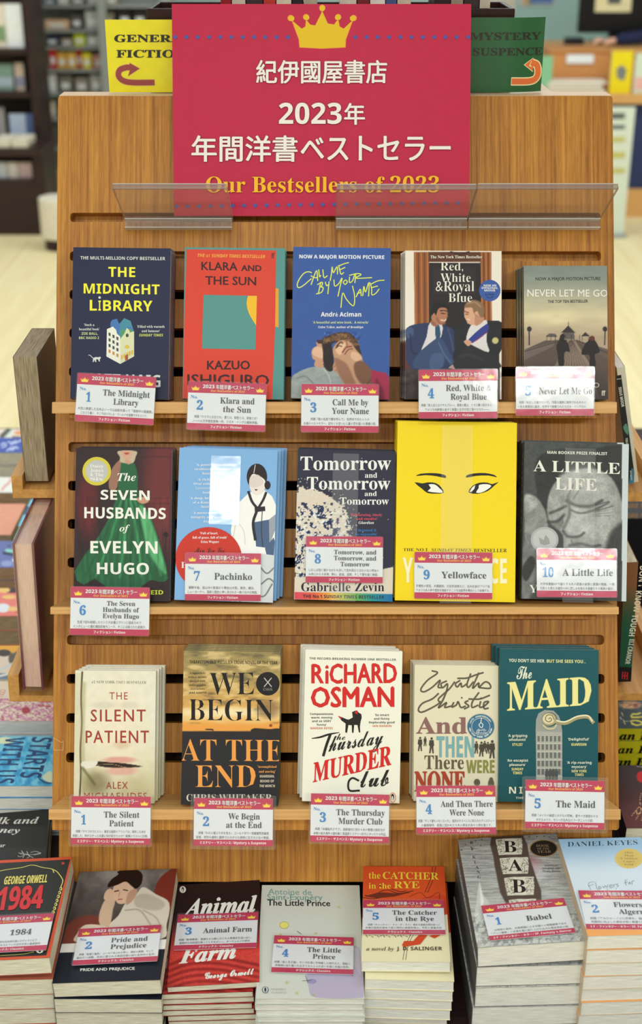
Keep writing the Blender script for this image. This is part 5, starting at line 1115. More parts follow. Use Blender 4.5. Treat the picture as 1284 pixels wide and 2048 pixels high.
def card(what, where, TL, TR, BL, O, N, kind, num, title, jp, margin=0.0008, tilt=0.0, BR=None):
    a, b, c = hit(*TL, O, N), hit(*TR, O, N), hit(*BL, O, N)
    d = hit(*BR, O, N) if BR else b + c - a
    X = (b - a) + (d - c); Y = (a - c) + (b - d); W = np.linalg.norm(X) / 2; H = np.linalg.norm(Y) / 2; cen = (a + b + c + d) / 4; Xu = unit(X)
    Yu = unit(Y - Xu * (Y @ Xu)); M = frame(cen - Yu * H / 2, Xu, Yu)
    if tilt: M = M @ Matrix.Translation((0, H, 0)) @ Matrix.Rotation(math.radians(tilt), 4, 'X') @ Matrix.Translation((0, -H, 0))
    root = empty('number_card', M); tag(root, what + ' ' + where, 'card', 'laminated number cards')
    S = Matrix.Diagonal((W / CW, H / CH_, 1, 1))
    bx('paper_insert', -W / 2, W / 2, 0, H, -0.0003, 0.00005, 'card_paper' if plain('card_paper', (226, 232, 236), .6, var=.01) else '', root)
    obj('header_print', BANDS[kind], root, S)
    A = Art(Matrix.Identity(4)); card_local(A); A.k = 22; K = (66, 70, 72); BL_ = (40, 130, 200)
    A.T('No.', .035, .125, .285, .345, BL_, 's', dy=.01)
    nw = .135 if len(num) > 1 else (.055 if num == '1' else .075); xc = .155 if len(num) == 1 else .14
    if num != '': A.T(num, xc - nw / 2, xc + nw / 2, .385, .585, BL_, 's', bold=.25)
    n = len(title)
    for i, (t, w) in enumerate(title):
        if n == 1: yb, ch = .56, .14
        elif n == 2: yb, ch = (.44, .62)[i], .125
        else: yb, ch = (.385, .515, .645)[i], .095
        A.TC(t, .635 if n < 3 else .64, w, yb - ch, yb, K, 's', ref='T')
    for i, (t, x0, x1) in enumerate(jp): A.T(t, x0, x1, (.70, .79)[i], (.755, .845)[i], (84, 88, 90), 'j', res=1)
    A.ink_obj('title_print', root, 'ink_card', S)
    m = margin; P = rounded(-W / 2 - m, W / 2 + m, -m, H + m, 0.003)
    MB().prism(P, 0.0014, 0.0017, 'lamination').build('lamination', root)
    return root
def bplane(root, off=0.0032):
    a = np.array(root.matrix_world); return a[:3, 3] + a[:3, 2] * off, a[:3, 2]
def pplane(n): return P_O + P_N * n, P_N
FR = [
 ('card numbered one in the fiction group', 'tilted on the upper shelf edge', (153.7, 746), (310.7, 754), (152, 841.6), (308, 850.6), .074, 'F', '1', [('The Midnight', .60), ('Library', .32)], [('人生に絶望した主人公ノーラは自殺を図って「真夜中の図書館」', .03, .98), ('にたどり着く。そこではパラレル・ワールドを経験できるという。', .07, .92)], .0010, 0),
 ('card numbered two in the fiction group', 'below the orange red paperback', (376, 763), (532.6, 767.5), (375, 858), (530, 863.5), .074, 'F', '2', [('Klara and', .44), ('the Sun', .36)], [('邦題『クララとお日さま』 愛とは、知性とは、家族とは？', .09, .90), ('ノーベル文学賞受賞第一作、カズオ・イシグロ最新長篇。', .07, .91)], .0012, 0),
 ('card numbered three in the fiction group', 'below the blue paperback with two heads', (603.4, 768), (757.5, 769), (602, 864), (756.7, 865), .074, 'F', '3', [('Call Me by', .46), ('Your Name', .48)], [('邦題『君の名前で僕を呼んで』 世界中で大ヒットの', .12, .88), ('永遠のベストセラー。切なくも甘い心と夏の恋を描いた青春小説。', .03, .97)], .0010, 0),
 ('card numbered four in the fiction group', 'below the two suited men', (837, 740), (994.5, 738.5), (838.6, 836), (995, 836), .079, 'F', '4', [('Red, White &', .58), ('Royal Blue', .46)], [('邦題『赤と白とロイヤルブルー』 真実の愛は、ときに奪い取るもの…', .03, .96), ('アメリカ大統領の息子と英国の王子が恋に落ちたなら――。', .08, .90)], .0012, 3.9),
 ('card numbered five in the fiction group', 'shining under a lamp below the pier cover', (1033.6, 735), (1189, 734.5), (1031.8, 830), (1187.6, 830), .079, 'F', '5', [('Never Let Me Go', .68)], [('邦題『わたしを離さないで』 残酷な運命に翻弄される人々の…', .04, .93), ('一生を寓意的に描き、世界中で絶賛されたカズオ・イシグロの…', .02, .93)], .0012, 4.12),
 ('card numbered six in the fiction group', 'on the middle shelf edge', (141, 1173), (299.6, 1175.4), (141, 1269.6), (297.8, 1272), .074, 'F', '6', [('The Seven', .36), ('Husbands of', .46), ('Evelyn Hugo', .46)], [('生涯７回も結婚したという大女優エヴリンに指名されて', .09, .90), ('インタビューに臨む雑誌記者モニーク。そこには隠された真実が。', .04, .96)], .0008, 0),
 ('card numbered seven in the fiction group', 'across the red disc', (370.6, 1105.5), (522, 1107), (370, 1200.5), (521, 1202), .0615, 'F', '7', [('Pachinko', .50)], [('朝鮮半島、釜山沖の影島から舞台は大阪、東京、横浜、', .05, .92), ('ニューヨークへ。国家と歴史に押し流される一族の壮大な物語。', .03, .96)], .0008, 0),
 ('card numbered eight in the fiction group', 'on the sea foam cover', (612.4, 1073), (766.5, 1073), (611, 1164), (764.7, 1167), .0575, 'F', '8', [('Tomorrow, and', .55), ('Tomorrow, and', .55), ('Tomorrow', .38)], [('しばしば恋に落ちながらも決して恋人同士とはならない男女の', .04, .95), ('30年にわたる友情、野心、創造、虚栄、そして愛を描く物語。', .04, .94)], .0008, 0),
 ('card numbered nine in the fiction group', 'on the bright yellow book', (829, 1104), (984.4, 1105), (829, 1196.6), (984.4, 1198.4), .0635, 'F', '9', [('Yellowface', .58)], [('多様性の拒否、人種差別、文化的流用など、白人社会がアジア系', .02, .97), ('アメリカ人の声や歴史を抹殺することを出版界を舞台として糾弾する。', .02, .97)], .0008, 0),
 ('card numbered ten in the fiction group', 'on the grimacing grey face', (1073.8, 1097), (1233.6, 1098), (1073, 1193.7), (1232.6, 1195), .0655, 'F', '10', [('A Little Life', .63)], [('大学卒業後NYで暮らす４人の若者の友情と愛情の物語。一見', .04, .97), ('冗長とも思える描写の中に悲しみを抱える若者たちの真実の姿が。', .04, .96)], .0008, -1.3),
 ('card numbered one in the mystery group', 'under the torn paper mouth', (143, 1592), (301.4, 1593.5), (142.3, 1688.4), (300.8, 1689.5), .074, 'M', '1', [('The Silent', .45), ('Patient', .31)], [('邦題『サイコセラピスト』 著名な画家のアリシアは、帰宅した夫を', .06, .94), ('射殺した。仲がよかった夫妻に何が起きたのか？戦慄のラストに圧倒。', .02, .97)], .0028, 0),
 ('card numbered two in the mystery group', 'under the black half of the golden sky cover', (388.6, 1596), (545.6, 1597), (386.8, 1691), (545.6, 1692.7), .074, 'M', '2', [('We Begin', .40), ('at the End', .45)], [('邦題『われら闇より天を見る』 ゴールドダガー賞最優秀長編賞', .06, .95), ('受賞。苛烈な運命に翻弄されながらも懸命に生きる少女の物語。', .03, .96)], .0042, 0),
 ('card numbered three in the mystery group', 'under the ivory paperback', (621.8, 1587), (778.4, 1589), (620.7, 1683), (777.7, 1686.6), .074, 'M', '3', [('The Thursday', .62), ('Murder Club', .56)], [('邦題『木曜殺人クラブ』 高齢者村に住む４人の推理小説好きが', .06, .95), ('本物の殺人事件の謎を解く英国風ミステリー好きにぴったりな作品。', .04, .97)], .0024, 0),
 ('card numbered four in the mystery group', 'under the beige handwriting cover', (834, 1572), (991, 1571), (832, 1667), (991, 1667), .074, 'M', '4', [('And Then There', .66), ('Were None', .44)], [('邦題『そして誰もいなくなった』 強烈なサスペンスに彩られたクリスティー', .02, .98), ('の最高傑作。孤島に招かれた十人の男女が次々と命を落とす。', .06, .95)], .0016, -1.5),
 ('card numbered five in the mystery group', 'overlapping the teal paperback', (1050.6, 1559), (1208.7, 1562), (1050.6, 1656), (1208.7, 1658.7), .074, 'M', '5', [('The Maid', .50)], [('邦題『メイドの秘密とホテルの死体』 愛すべき風変わりな', .08, .92), ('ホテルメイド、モリーが主人公のフーダニット小説。', .14, .86)], .0046, 0),
]
RB = {.0615: r7, .0575: r8, .0635: r9, .0655: r10}
for w, wh, TL, TR, BL, BR, n, kind, num, title, jp, mg, tl_ in FR:
    card(w, wh, TL, TR, BL, *(bplane(RB[n], .0034) if n in RB else pplane(n)), kind, num, title, jp, mg, tl_, BR)
card('card numbered one in the classics group', 'on the orange bordered cover', (-50, 1834.5), (110.4, 1826.8), (-72, 1909), *bplane(k1984), 'C', '1', [('1984', .27)], [('邦題『1984年』 全体主義的な近未来を描いたディストピア', .06, .86), ('小説。今なお多大な影響を与えている近代文学の最高傑作。', .06, .92)], .0008, 0, (90.3, 1899.6))
card('card numbered two in the classics group', 'on the resting woman in white', (157.7, 1857), (323.7, 1850.5), (145, 1931.8), *bplane(kpride), 'C', '2', [('Pride and', .44), ('Prejudice', .43)], [('邦題『高慢と偏見』 ユーモアあふれる笑い、絶妙の展開、そして', .06, .94), ('胸を打つ感動。万人に愛される英国恋愛小説の名作中の名作。', .04, .97)], .0014, 0, (313.6, 1921))
card('card numbered three in the classics group', 'on the dark red paperback', (354, 1829.8), (516.4, 1824), (349.7, 1900.4), *bplane(kfarm), 'C', '3', [('Animal Farm', .60)], [('邦題『動物農場』 動物たちは飲んだくれの農場主を追い出し、', .05, .94), ('理想的な共和国を築こうとするが――。オーウェルの代表作。', .06, .93)], .0012, 0, (512.5, 1895))
card('card numbered four in the classics group', 'on the pale cover with the lilac globe', (547, 1871), (707, 1874.6), (544, 1944), *bplane(kprince), 'C', '4', [('The Little', .42), ('Prince', .28)], [('邦題『星の王子様』 サハラ砂漠に不時着した飛行士と、孤独の', .03, .96), ('本地球に辿り着いた王子さまとのふれあいを描く永遠の名作。', .04, .95)], .0030, 0, (707, 1949.5))
card('card numbered five in the classics group', 'on the orange and cream cover', (726, 1800.5), (886.6, 1800.9), (726, 1869), *bplane(krye), 'C', '5', [('The Catcher', .55), ('in the Rye', .47)], [('邦題『キャッチャー・イン・ザ・ライ』 病める高度文明社会への', .06, .94), ('辛辣な批判を秘めて若い世代の共感を呼ぶ、不朽の青春文学。', .03, .97)], .0010, 0, (891, 1869))
card('card numbered one in the fantasy group', 'tilted on the grey silver cover', (964, 1810.7), (1130, 1796.6), (977.5, 1882.6), *bplane(kbabel), 'S', '1', [('Babel', .30)], [('20世紀の初め、大英帝国による中国への侵略戦争である', .08, .93), ('「アヘン戦争」の史実を基に創り上げた壮大な歴史改変小説。', .04, .95)], .0008, 0, (1148.8, 1864.6))
card('card numbered two in the fantasy group', 'on the sky blue cover', (1156, 1782), (1322, 1780.5), (1173.7, 1853.6), *bplane(kflow), 'S', '2', [('Flowers for', .50), ('Algernon', .42)], [('邦題『アルジャーノンに花束を』 脳外科手術で…', .07, .90), ('飛躍的に向上した青年が抱く希望と苦悩を描く名作。', .07, .93)], .0008, 2.5, (1345, 1857))

# ---------------------------------------------------------------- books on the side trays
def face_frame(TL, BL, BR, y):
    a, b, t = wallpt(*BL, y), wallpt(*BR, y), wallpt(*TL, y)
    return frame((a + b) / 2, b - a, t - a), np.linalg.norm(b - a), abs((t - a) @ np.array(frame(a, b - a, t - a))[:3, 1])
def side_book(name, label, TL, BL, BR, y, W, fore, cover, pages, **kw):
    S, T, H = face_frame(TL, BL, BR, y)
    F = Matrix.Translation((W / 2, 0, -T / 2)) @ Matrix.Rotation(math.pi / 2, 4, 'Y') if fore else Matrix.Translation((-W / 2, 0, -T / 2)) @ Matrix.Rotation(-math.pi / 2, 4, 'Y')
    return make_book(name, label, S @ F.inverted(), W, H, T, cover, pages, **kw), W, H, T
side_book('paperback_book', 'thick paperback with brownish page edges in the upper side tray', (58, 714), (51, 963), (97, 963), 1.672, .128, True, (96, 84, 74), 'pages_grey', inset=0.0004)
r, W, H, T = side_book('hardback_book', 'shrink wrapped maroon hardback with pink page edges in the lower side tray', (55, 1088), (47, 1379), (87, 1380), 1.532, .150, True, (104, 28, 54), 'pages_pink', hard=True)
bx('shrink_wrap', -W / 2 - .001, W / 2 + .001, -.001, H + .001, -T - .0008, .0008, 'shrink_wrap', r)
def sp_white(A, T, H):
    A.view = (1184, 640, 5.119); base(A, T, H, (206, 206, 190)); A.poly([(246, 572), (298, 560), (372, 1100), (432, 1560), (430, 1668), (372, 1675)], (36, 40, 42), 0)
    A.poly([(404, 1520), (424, 1520), (432, 1668), (374, 1676)], (62, 128, 156)); A.poly([(330, 1075), (352, 1060), (372, 1120), (366, 1180), (320, 1110)], (92, 142, 122), 2)
    def v(t, x0, y0, x1, y1, h, c): # letters running down the spine
        n = len(t)
        vv, tt = text_tris(t, 'b'); a = A.loc(x0, y0); b = A.loc(x1, y1); u = unit(b - a); w = np.array([-u[1], u[0]]); mn, mx = vv.min(0), vv.max(0)
        q = (vv - mn) / (mx - mn); A.add(a + q[:, :1] * (b - a) + q[:, 1:] * w * h, tt, c)
    v('ISSUI MOOR', 270, 690, 302, 892, .0040, WH); v('TOLOOK', 340, 1210, 356, 1320, .0030, WH); v('penguin', 386, 1545, 396, 1640, .0025, WH); A.line([(254, 606), (300, 600)], 5, WH, 0)
side_book('paperback_book', 'slim white spined paperback leaning in the upper tray beside the pier cover', (1237, 735), (1261, 966), (1277, 963), 1.712, .125, False, (214, 214, 204), 'pages_white', spine_art=sp_white)
def sp_tough(A, T, H):
    A.view = (1184, 960, 4.65); A.paint(T, H, .001); A.grad((128, 84, 54), (30, 84, 62), 900, 1420); A.mixc(smoothstep((A.PY - 1735 - (A.PX - 270) * .05) / 6), (26, 24, 26))
    def v(t, x0, y0, x1, y1, h, c):
        vv, tt = text_tris(t, 'b'); a = A.loc(x0, y0); b = A.loc(x1, y1); u = unit(b - a); w = np.array([-u[1], u[0]]); mn, mx = vv.min(0), vv.max(0)
        q = (vv - mn) / (mx - mn); A.add(a + q[:, :1] * (b - a) + q[:, 1:] * w * h, tt, c)
    v("DON'T", 446, 800, 428, 1000, .0085, (214, 206, 182)); v('KNOW', 410, 1030, 382, 1230, .0085, (222, 218, 196)); v('TOUGH', 376, 1250, 340, 1450, .0085, (226, 228, 210)); v('ELI CRANOR', 350, 1480, 306, 1710, .0070, (214, 220, 204))
    for P in ([(286, 1785), (280, 1845)], [(308, 1785), (302, 1850)], [(330, 1790), (326, 1855)], [(280, 1818), (326, 1822)]): A.line(P, 11, (180, 44, 48), 0)
side_book('paperback_book', 'brown to green spined paperback with pale capitals in the lower side tray', (1277.5, 1124), (1237, 1364), (1262, 1363), 1.615, .135, False, (104, 66, 44), 'pages_cream', spine_art=sp_tough)

# ---------------------------------------------------------------- piles on the table beside the stand
def low_pile(what, x0, x1, y0, y1, z, T, n, art, cover, pages='pages_cream', turn=-1, name='paperback_book', **kw):
    """turn -1: tops of the letters point to +x, fore-edge to the viewer; 0: upright; 1: spine to the viewer"""
    cx, cy = (x0 + x1) / 2, (y0 + y1) / 2
    if turn == -1: M, W, H = frame(np.array([x0, cy, z]), np.array([0, -1.0, 0]), np.array([1.0, 0, 0])), y1 - y0, x1 - x0
    elif turn == 1: M, W, H = frame(np.array([x1, cy, z]), np.array([0, 1.0, 0]), np.array([-1.0, 0, 0])), y1 - y0, x1 - x0
    else: M, W, H = frame(np.array([cx, y0, z]), np.array([1.0, 0, 0]), np.array([0, 1.0, 0])), x1 - x0, y1 - y0
    return pile_at(what, M, W, H, T, n, art, (0, 0, 1), cover, pages, name=name, **kw)
def side_text(A, t, x, y0, y1, wd, c, f='b', bold=0.0):
    """letters whose tops point to the right in the picture"""
    vv, tt = text_tris(t, f); a = A.loc(x, y0); b = A.loc(x, y1); u = np.array([1.0, 0]); mn, mx = vv.min(0), vv.max(0)
    q = (vv - mn) / (mx - mn); L = (b - a) @ u
    A.add(np.array([a[0], a[1]]) + np.column_stack([q[:, 0] * L, q[:, 1] * wd]), tt, c)
def cov_start(A, W, H):
    A.view = (0, 1360, 5.119); A.paint(W, H, .0012); A.fill((70, 176, 222)); n = fbm(A.PX / 60, A.PY / 50, 4, 3); A.mixc(np.clip((n - .5) * 5, 0, .6), (150, 218, 236)); A.mixc(np.clip((.45 - n) * 5, 0, .6), (40, 130, 186)); A.blob(40, 620, 90, 36, (214, 230, 190), .5); A.shape([(430, 1000), (520, 930), (530, 1050)], (206, 222, 190), 5); A.stroke([(400, 1010), (460, 1050), (520, 1056)], 14, (30, 60, 100), 6)
    K = (24, 62, 112)
    def ln(t, P0, P1, Q):  # baseline from P0 to P1 running down, tops towards Q
        vv, tt = text_tris(t, 'b'); a, b, u = A.loc(*P0), A.loc(*P1), A.loc(*Q); mn, mx = vv.min(0), vv.max(0); q = (vv - mn) / (mx - mn)
        A.add(a + q[:, :1] * (b - a) + q[:, 1:] * (u - a), tt, K)
    ln('STARTS', (330, 585), (196, 1000), (545, 590)); ln('WITH US', (60, 590), (-70, 1060), (260, 590))
def cov_blossom(A, W, H):
    A.view = (0, 1360, 5.119); A.paint(W, H, .0015); A.fill((228, 216, 194)); n = fbm(A.PX / 24, A.PY / 16, 4, 3); A.mixc(((n > .5) & (A.PY > 190)) * .8, (206, 128, 176)); n2 = fbm(A.PX / 16, A.PY / 12, 8, 2); A.mixc(((n2 > .66) & (A.PY > 190)) * .8, (170, 84, 120)); A.mixc(((n2 < .3) & (A.PY > 200)) * .7, (236, 232, 206)); A.blob(265, 310, 44, 34, (170, 60, 70), .5)
    A.stroke([(20, 300), (160, 240), (300, 200)], 8, (150, 150, 110), 5); A.stroke([(390, 262), (520, 270)], 10, (190, 60, 90), 3); A.stroke([(420, 225), (522, 225)], 8, (190, 60, 90), 3)
    side_text(A, 'COU', 0, 100, 170, .010, (196, 70, 90), 'r')
def cov_comic(A, W, H):
    A.paint(W, H, .0015); A.fill((226, 214, 196)); A.mixc((A.PY < 1312) * 1.0, (236, 176, 66)); A.blob(8, 1306, 14, 7, (70, 66, 60), .2); A.blob(26, 1318, 9, 12, (96, 92, 84), .3); A.blob(40, 1308, 12, 6, (110, 100, 84), .3); A.stroke([(0, 1340), (30, 1325)], 5, (206, 216, 214), 2); A.mixc((A.PY > 1346) * 1.0, (110, 134, 160)); A.stroke([(0, 1352), (28, 1345)], 4, (236, 232, 224), 2)
def cov_pinkfig(A, W, H):
    A.paint(W, H, .0015); A.fill((228, 130, 122)); A.mixc(((A.PY < 1186) & (A.PX > 12)) * 1.0, (64, 50, 58)); A.blob(8, 1180, 12, 6, (236, 196, 120), .3); A.blob(18, 1194, 14, 4, (236, 196, 120), .3); A.blob(6, 1216, 14, 9, (222, 232, 240), .3); A.blob(26, 1218, 10, 5, (236, 200, 130), .3); A.blob(42, 1210, 9, 4, (236, 210, 140), .3); A.blob(40, 1224, 9, 3, (196, 84, 78), .3)
def cov_violet(A, W, H):
    A.paint(W, H, .0015); A.fill((104, 116, 176)); A.stroke([(14, 1101), (40, 1103), (60, 1100)], 7, (140, 214, 202), 2); A.stroke([(8, 1106), (30, 1110), (60, 1112)], 6, (50, 60, 90), 2); A.blob(40, 1120, 16, 5, (220, 232, 236), .3); A.blob(14, 1127, 12, 6, (140, 158, 206), .3); A.blob(52, 1130, 10, 4, (120, 196, 190), .3)
    for x, y in ((16, 1093), (24, 1090), (34, 1086), (44, 1090)): A.stroke([(x, y), (x + 4, y - 2)], 2, (50, 56, 96), 1)
def cov_cyan(A, W, H):
    A.paint(W, H, .0015); A.fill((104, 196, 232)); n = fbm(A.PX / 6, A.PY / 4, 4, 2); A.mixc(np.clip((n - .5) * 5, 0, .6), (166, 226, 244)); A.shape([(46, 1028), (50, 1016), (64, 1012), (74, 1014), (70, 1030)], (40, 92, 150), 2); A.blob(70, 1040, 8, 4, (70, 120, 150), .3)
def cov_scriptred(A, W, H):
    A.paint(W, H, .0015); A.fill((222, 226, 222)); A.stroke([(4, 980), (10, 972), (18, 966), (22, 958)], 4, (214, 150, 146), 2)
def cov_cobalt(A, W, H):
    A.paint(W, H, .0015); A.fill((62, 86, 168))
    for P in ([(14, 902), (18, 898), (24, 900), (30, 896)], [(20, 897), (32, 894), (36, 897)], [(22, 890), (28, 884), (32, 882)], [(16, 884), (30, 886), (44, 880), (50, 884)], [(2, 890), (8, 886), (12, 891), (4, 895)], [(48, 900), (52, 894), (54, 886)]): A.stroke(P, 2.6, (196, 208, 236), 1.5)
def cov_mixed(A, W, H):
    A.paint(W, H, .0015); A.fill((222, 212, 196)); A.stroke([(4, 872), (18, 860)], 9, (76, 80, 76), 4); A.stroke([(14, 874), (26, 860)], 6, (200, 216, 206), 3); A.blob(38, 866, 9, 4, (222, 150, 104), .5); A.stroke([(26, 874), (52, 876)], 4, (110, 92, 84), 2)
def cov_orchid(A, W, H):
    A.paint(W, H, .0015); A.fill((206, 148, 184)); A.blob(46, 836, 10, 8, (236, 226, 236), .8); A.shape([(46, 850), (60, 842), (60, 850)], (60, 50, 50), 2)
low_pile('blue swirling paperback with big dark sideways capitals', -.556, -.360, 1.571, 1.696, .530, .0205, 6, cov_start, (40, 130, 186), pages='pages_white')
low_pile('cream paperback with a mass of pink blossom', -.562, -.364, 1.737, 1.852, .530, .024, 5, cov_blossom, (228, 216, 194), pages='pages_white')
low_pile('yellow, cream and grey illustrated paperback', -.600, -.400, 1.858, 1.966, .530, .022, 5, cov_comic, (226, 214, 196))
low_pile('salmon pink illustrated paperback', -.640, -.450, 2.069, 2.174, .530, .030, 5, cov_pinkfig, (228, 130, 122), pages='pages_tan')
low_pile('violet illustrated paperback with turquoise strokes', -.650, -.470, 2.257, 2.372, .530, .027, 5, cov_violet, (104, 116, 176), pages='pages_tan')
low_pile('mint green paperback under the sky coloured one', -.605, -.475, 2.340, 2.480, .549, .0175, 1, None, (110, 190, 150))
low_pile('sky coloured paperback with a dark blue blot', -.597, -.470, 2.356, 2.482, .5710, .021, 1, cov_cyan, (104, 196, 232))
low_pile('green backed paperback hidden under the mint cover', -.600, -.470, 2.376, 2.500, .530, .0215, 4, None, (100, 170, 140))
low_pile('peach illustrated paperback at the outer row', -.800, -.625, 2.40, 2.55, .530, .027, 4, None, (216, 150, 124), pages='pages_tan')
low_pile('white paperback with thin red handwriting', -.800, -.610, 2.586, 2.668, .540, .030, 4, cov_scriptred, (222, 226, 222), pages='pages_tan')
low_pile('cobalt paperback with white looping handwriting', -.800, -.610, 2.786, 2.876, .550, .032, 4, cov_cobalt, (52, 72, 150))
low_pile('cream paperback with black and orange shapes', -.820, -.640, 2.880, 2.945, .545, .025, 4, cov_mixed, (222, 212, 196))
low_pile('orchid pink paperback at the far table edge', -.700, -.560, 2.950, 3.015, .595, .030, 5, cov_orchid, (206, 148, 184), turn=0)
def cov_milk(A, W, H):
    A.view = f4; base(A, W, H, (46, 48, 48)); S = (226, 226, 220)
    A.T('milk and', -110, 214, 42, 80, S, 'f', dy=-4, dx=8); A.T('honey', -90, 108, 92, 124, S, 'f', dy=6, dx=8, ref='h'); A.T('rupi kaur', -120, 28, 186, 208, S, 'f', dy=0, dx=4)
    for P in ([(105, 240), (140, 250), (190, 248), (228, 240)], [(120, 228), (135, 250), (128, 268)], [(150, 232), (160, 252), (185, 268)], [(170, 238), (200, 232), (226, 244), (190, 252)], [(130, 256), (110, 262), (100, 256)], [(140, 244), (165, 258), (150, 270)], [(112, 246), (128, 240)]): A.line(P, 2.5, S)
a, b = flat(-95, 1634, .488), flat(99, 1618, .488); X = unit(b - a); Yd = np.cross(ZUP, X); w = np.linalg.norm(b - a); h = .148
pile_at('black paperback with white italic title and a line drawn bee', frame((a + b) / 2 - Yd * h, X, Yd), w, h, .016, 5, cov_milk, f4, (46, 48, 48))

def front_text(root, y, z0, z1, items, name='spine_lettering'):
    for ch in root.children:
        if ch.name.startswith('cover'):
            M = frame(np.array([0, y - .0003, z0]), np.array([1.0, 0, 0]), np.array([0, 0, 1.0])); A = Art(M, (0, 0, 1))
            for t in items: A.T(*t)
            A.ink_obj(name, ch, 'ink_satin', root.matrix_world.inverted() @ M)
K = (20, 20, 16)
def cov_on(A, W, H):
    A.view = (1220, 1380, 6.4); A.paint(W, H, .0015); A.fill((64, 78, 84)); A.blob(260, 190, 140, 50, (206, 160, 116), .6); A.blob(330, 200, 30, 30, (150, 92, 70), .6); A.noise(.5, 30, 12, 3, (100, 100, 420, 260)); A.stroke([(180, 400), (340, 395)], 6, (170, 200, 210), 4); Y = (232, 224, 90)
    for P in ([(390, 295), (340, 310), (290, 310), (280, 350), (410, 345)], [(290, 440), (270, 400), (330, 390), (400, 410), (400, 440), (330, 450), (290, 430)]): A.stroke(P, 20, Y, 4)
    A.stroke([(150, 290), (190, 440)], 8, (214, 208, 120), 4); A.stroke([(130, 320), (150, 420)], 6, (206, 206, 196), 4)
r = low_pile('dark paperback with yellow lettering and yellow spine', .420, .620, 1.672, 1.790, .560, .0215, 5, cov_on, (196, 190, 30), turn=1)
def spine_words(root_z, x0, x1, yt, yb, par, txt='on an Experiment', f='f'):
    M = frame(np.array([0, 1.6712, root_z]), np.array([1.0, 0, 0]), np.array([0, 0, 1.0])); A = Art(M, (0, 0, 1)); A.T(txt, x0, x1, yt, yb, K, f, bold=.2); return A, M
i = 0
for o in [o for o in list(scene.objects) if o.parent is None and 'dark paperback with yellow lettering' in str(o.get('label', ''))][:3]:
    A, M = spine_words(.5, 1196 + (4, 0, -4)[i], 1420 + (4, 0, -4)[i], (1463, 1491, 1515)[i], (1479, 1506, 1531)[i], o)
    cv = [c for c in o.children if c.name.startswith('cover')][0]
    q = A.ink_obj('spine_lettering', cv, 'ink_satin', o.matrix_world.inverted() @ Matrix.Translation((0, -.0006, 0)) @ M); i += 1
def cov_reb(A, W, H):
    A.view = (1184, 1340, 5.69); A.paint(W, H, .0015); A.grad((60, 50, 50), (96, 44, 44), 1050, 1900); A.blob(560, 1215, 52, 62, (200, 40, 40), .15)
    for P in ([(560, 1400), (545, 1480), (560, 1570), (600, 1600)], [(500, 1600), (540, 1560), (560, 1600), (520, 1640), (500, 1600)], [(500, 1700), (540, 1640), (590, 1620), (560, 1720)], [(450, 1660), (500, 1600)]): A.stroke(P, 6, (214, 160, 120), 3)
    A.T("'The greatest", 505, 640, 1092, 1106, (206, 206, 206), 'r')
def sp_reb(A, T, H):
    base(A, T, H, (30, 26, 30)); v, t = text_tris('REBECCA', 'r'); mn, mx = v.min(0), v.max(0); q = (v - mn) / (mx - mn)
    A.add(np.column_stack([-T * .25 + q[:, 1] * T * .5, H * .92 - q[:, 0] * H * .6]), t, (170, 160, 156))
low_pile('dark brown paperback with a red roundel and thin line figure', .412, .530, 1.440, 1.582, .558, .036, 3, cov_reb, (40, 32, 34), turn=0, spine_art=sp_reb)
r = low_pile('black spined paperback with gold capitals', .560, .720, 2.330, 2.440, .600, .0205, 7, None, (30, 30, 36), turn=1)
i = 0
for o in [o for o in list(scene.objects) if o.parent is None and 'black spined paperback with gold' in str(o.get('label', ''))][:2]:
    M = frame(np.array([0, 2.3290, .5]), np.array([1.0, 0, 0]), np.array([0, 0, 1.0])); A = Art(M, (0, 0, 1)); ya = (1007, 1027)[i]; A.T('THE FIRE STRAIN', 1218, 1330, ya, ya + 9, (206, 160, 110), 'b')
    cv = [c for c in o.children if c.name.startswith('cover')][0]; A.ink_obj('spine_lettering', cv, 'ink_satin', o.matrix_world.inverted() @ M); i += 1

# ---------------------------------------------------------------- the shop behind
plain('wall_paint', (168, 204, 204), .8, var=.03); plain('wall_cream', (214, 206, 186), .8, var=.03)
for n, a in (('wall_back', (-4.2, 4.2, 9.6, 9.7, 0, 3.0, 'wall_paint')), ('wall_left', (-4.3, -4.2, -3.2, 9.7, 0, 3.0, 'wall_cream')), ('wall_right', (4.2, 4.3, -3.2, 9.7, 0, 3.0, 'wall_cream')), ('wall_front', (-4.2, 4.2, -3.3, -3.2, 0, 3.0, 'wall_cream'))):
    tag(bx(n, *a), kind='structure')
def prect(px0, py0, px1, py1, y):
    c = (px0 + px1) / 2; m = (py0 + py1) / 2
    return wallpt(px0, m, y)[0], wallpt(px1, m, y)[0], wallpt(c, py1, y)[2], wallpt(c, py0, y)[2]
def pbox(name, px0, py0, px1, py1, y, depth, rgb, parent=None, z0=None, mat=None, rough=.5):
    x0, x1, a, b = prect(px0, py0, px1, py1, y); a = z0 if z0 is not None else a
    k = mat or 'c_%d_%d_%d' % rgb
    if not mat: plain(k, rgb, rough, var=.05)
    return bx(name, x0, x1, y, y + depth, a, b, k, parent, parent.matrix_world.inverted() if parent else None)
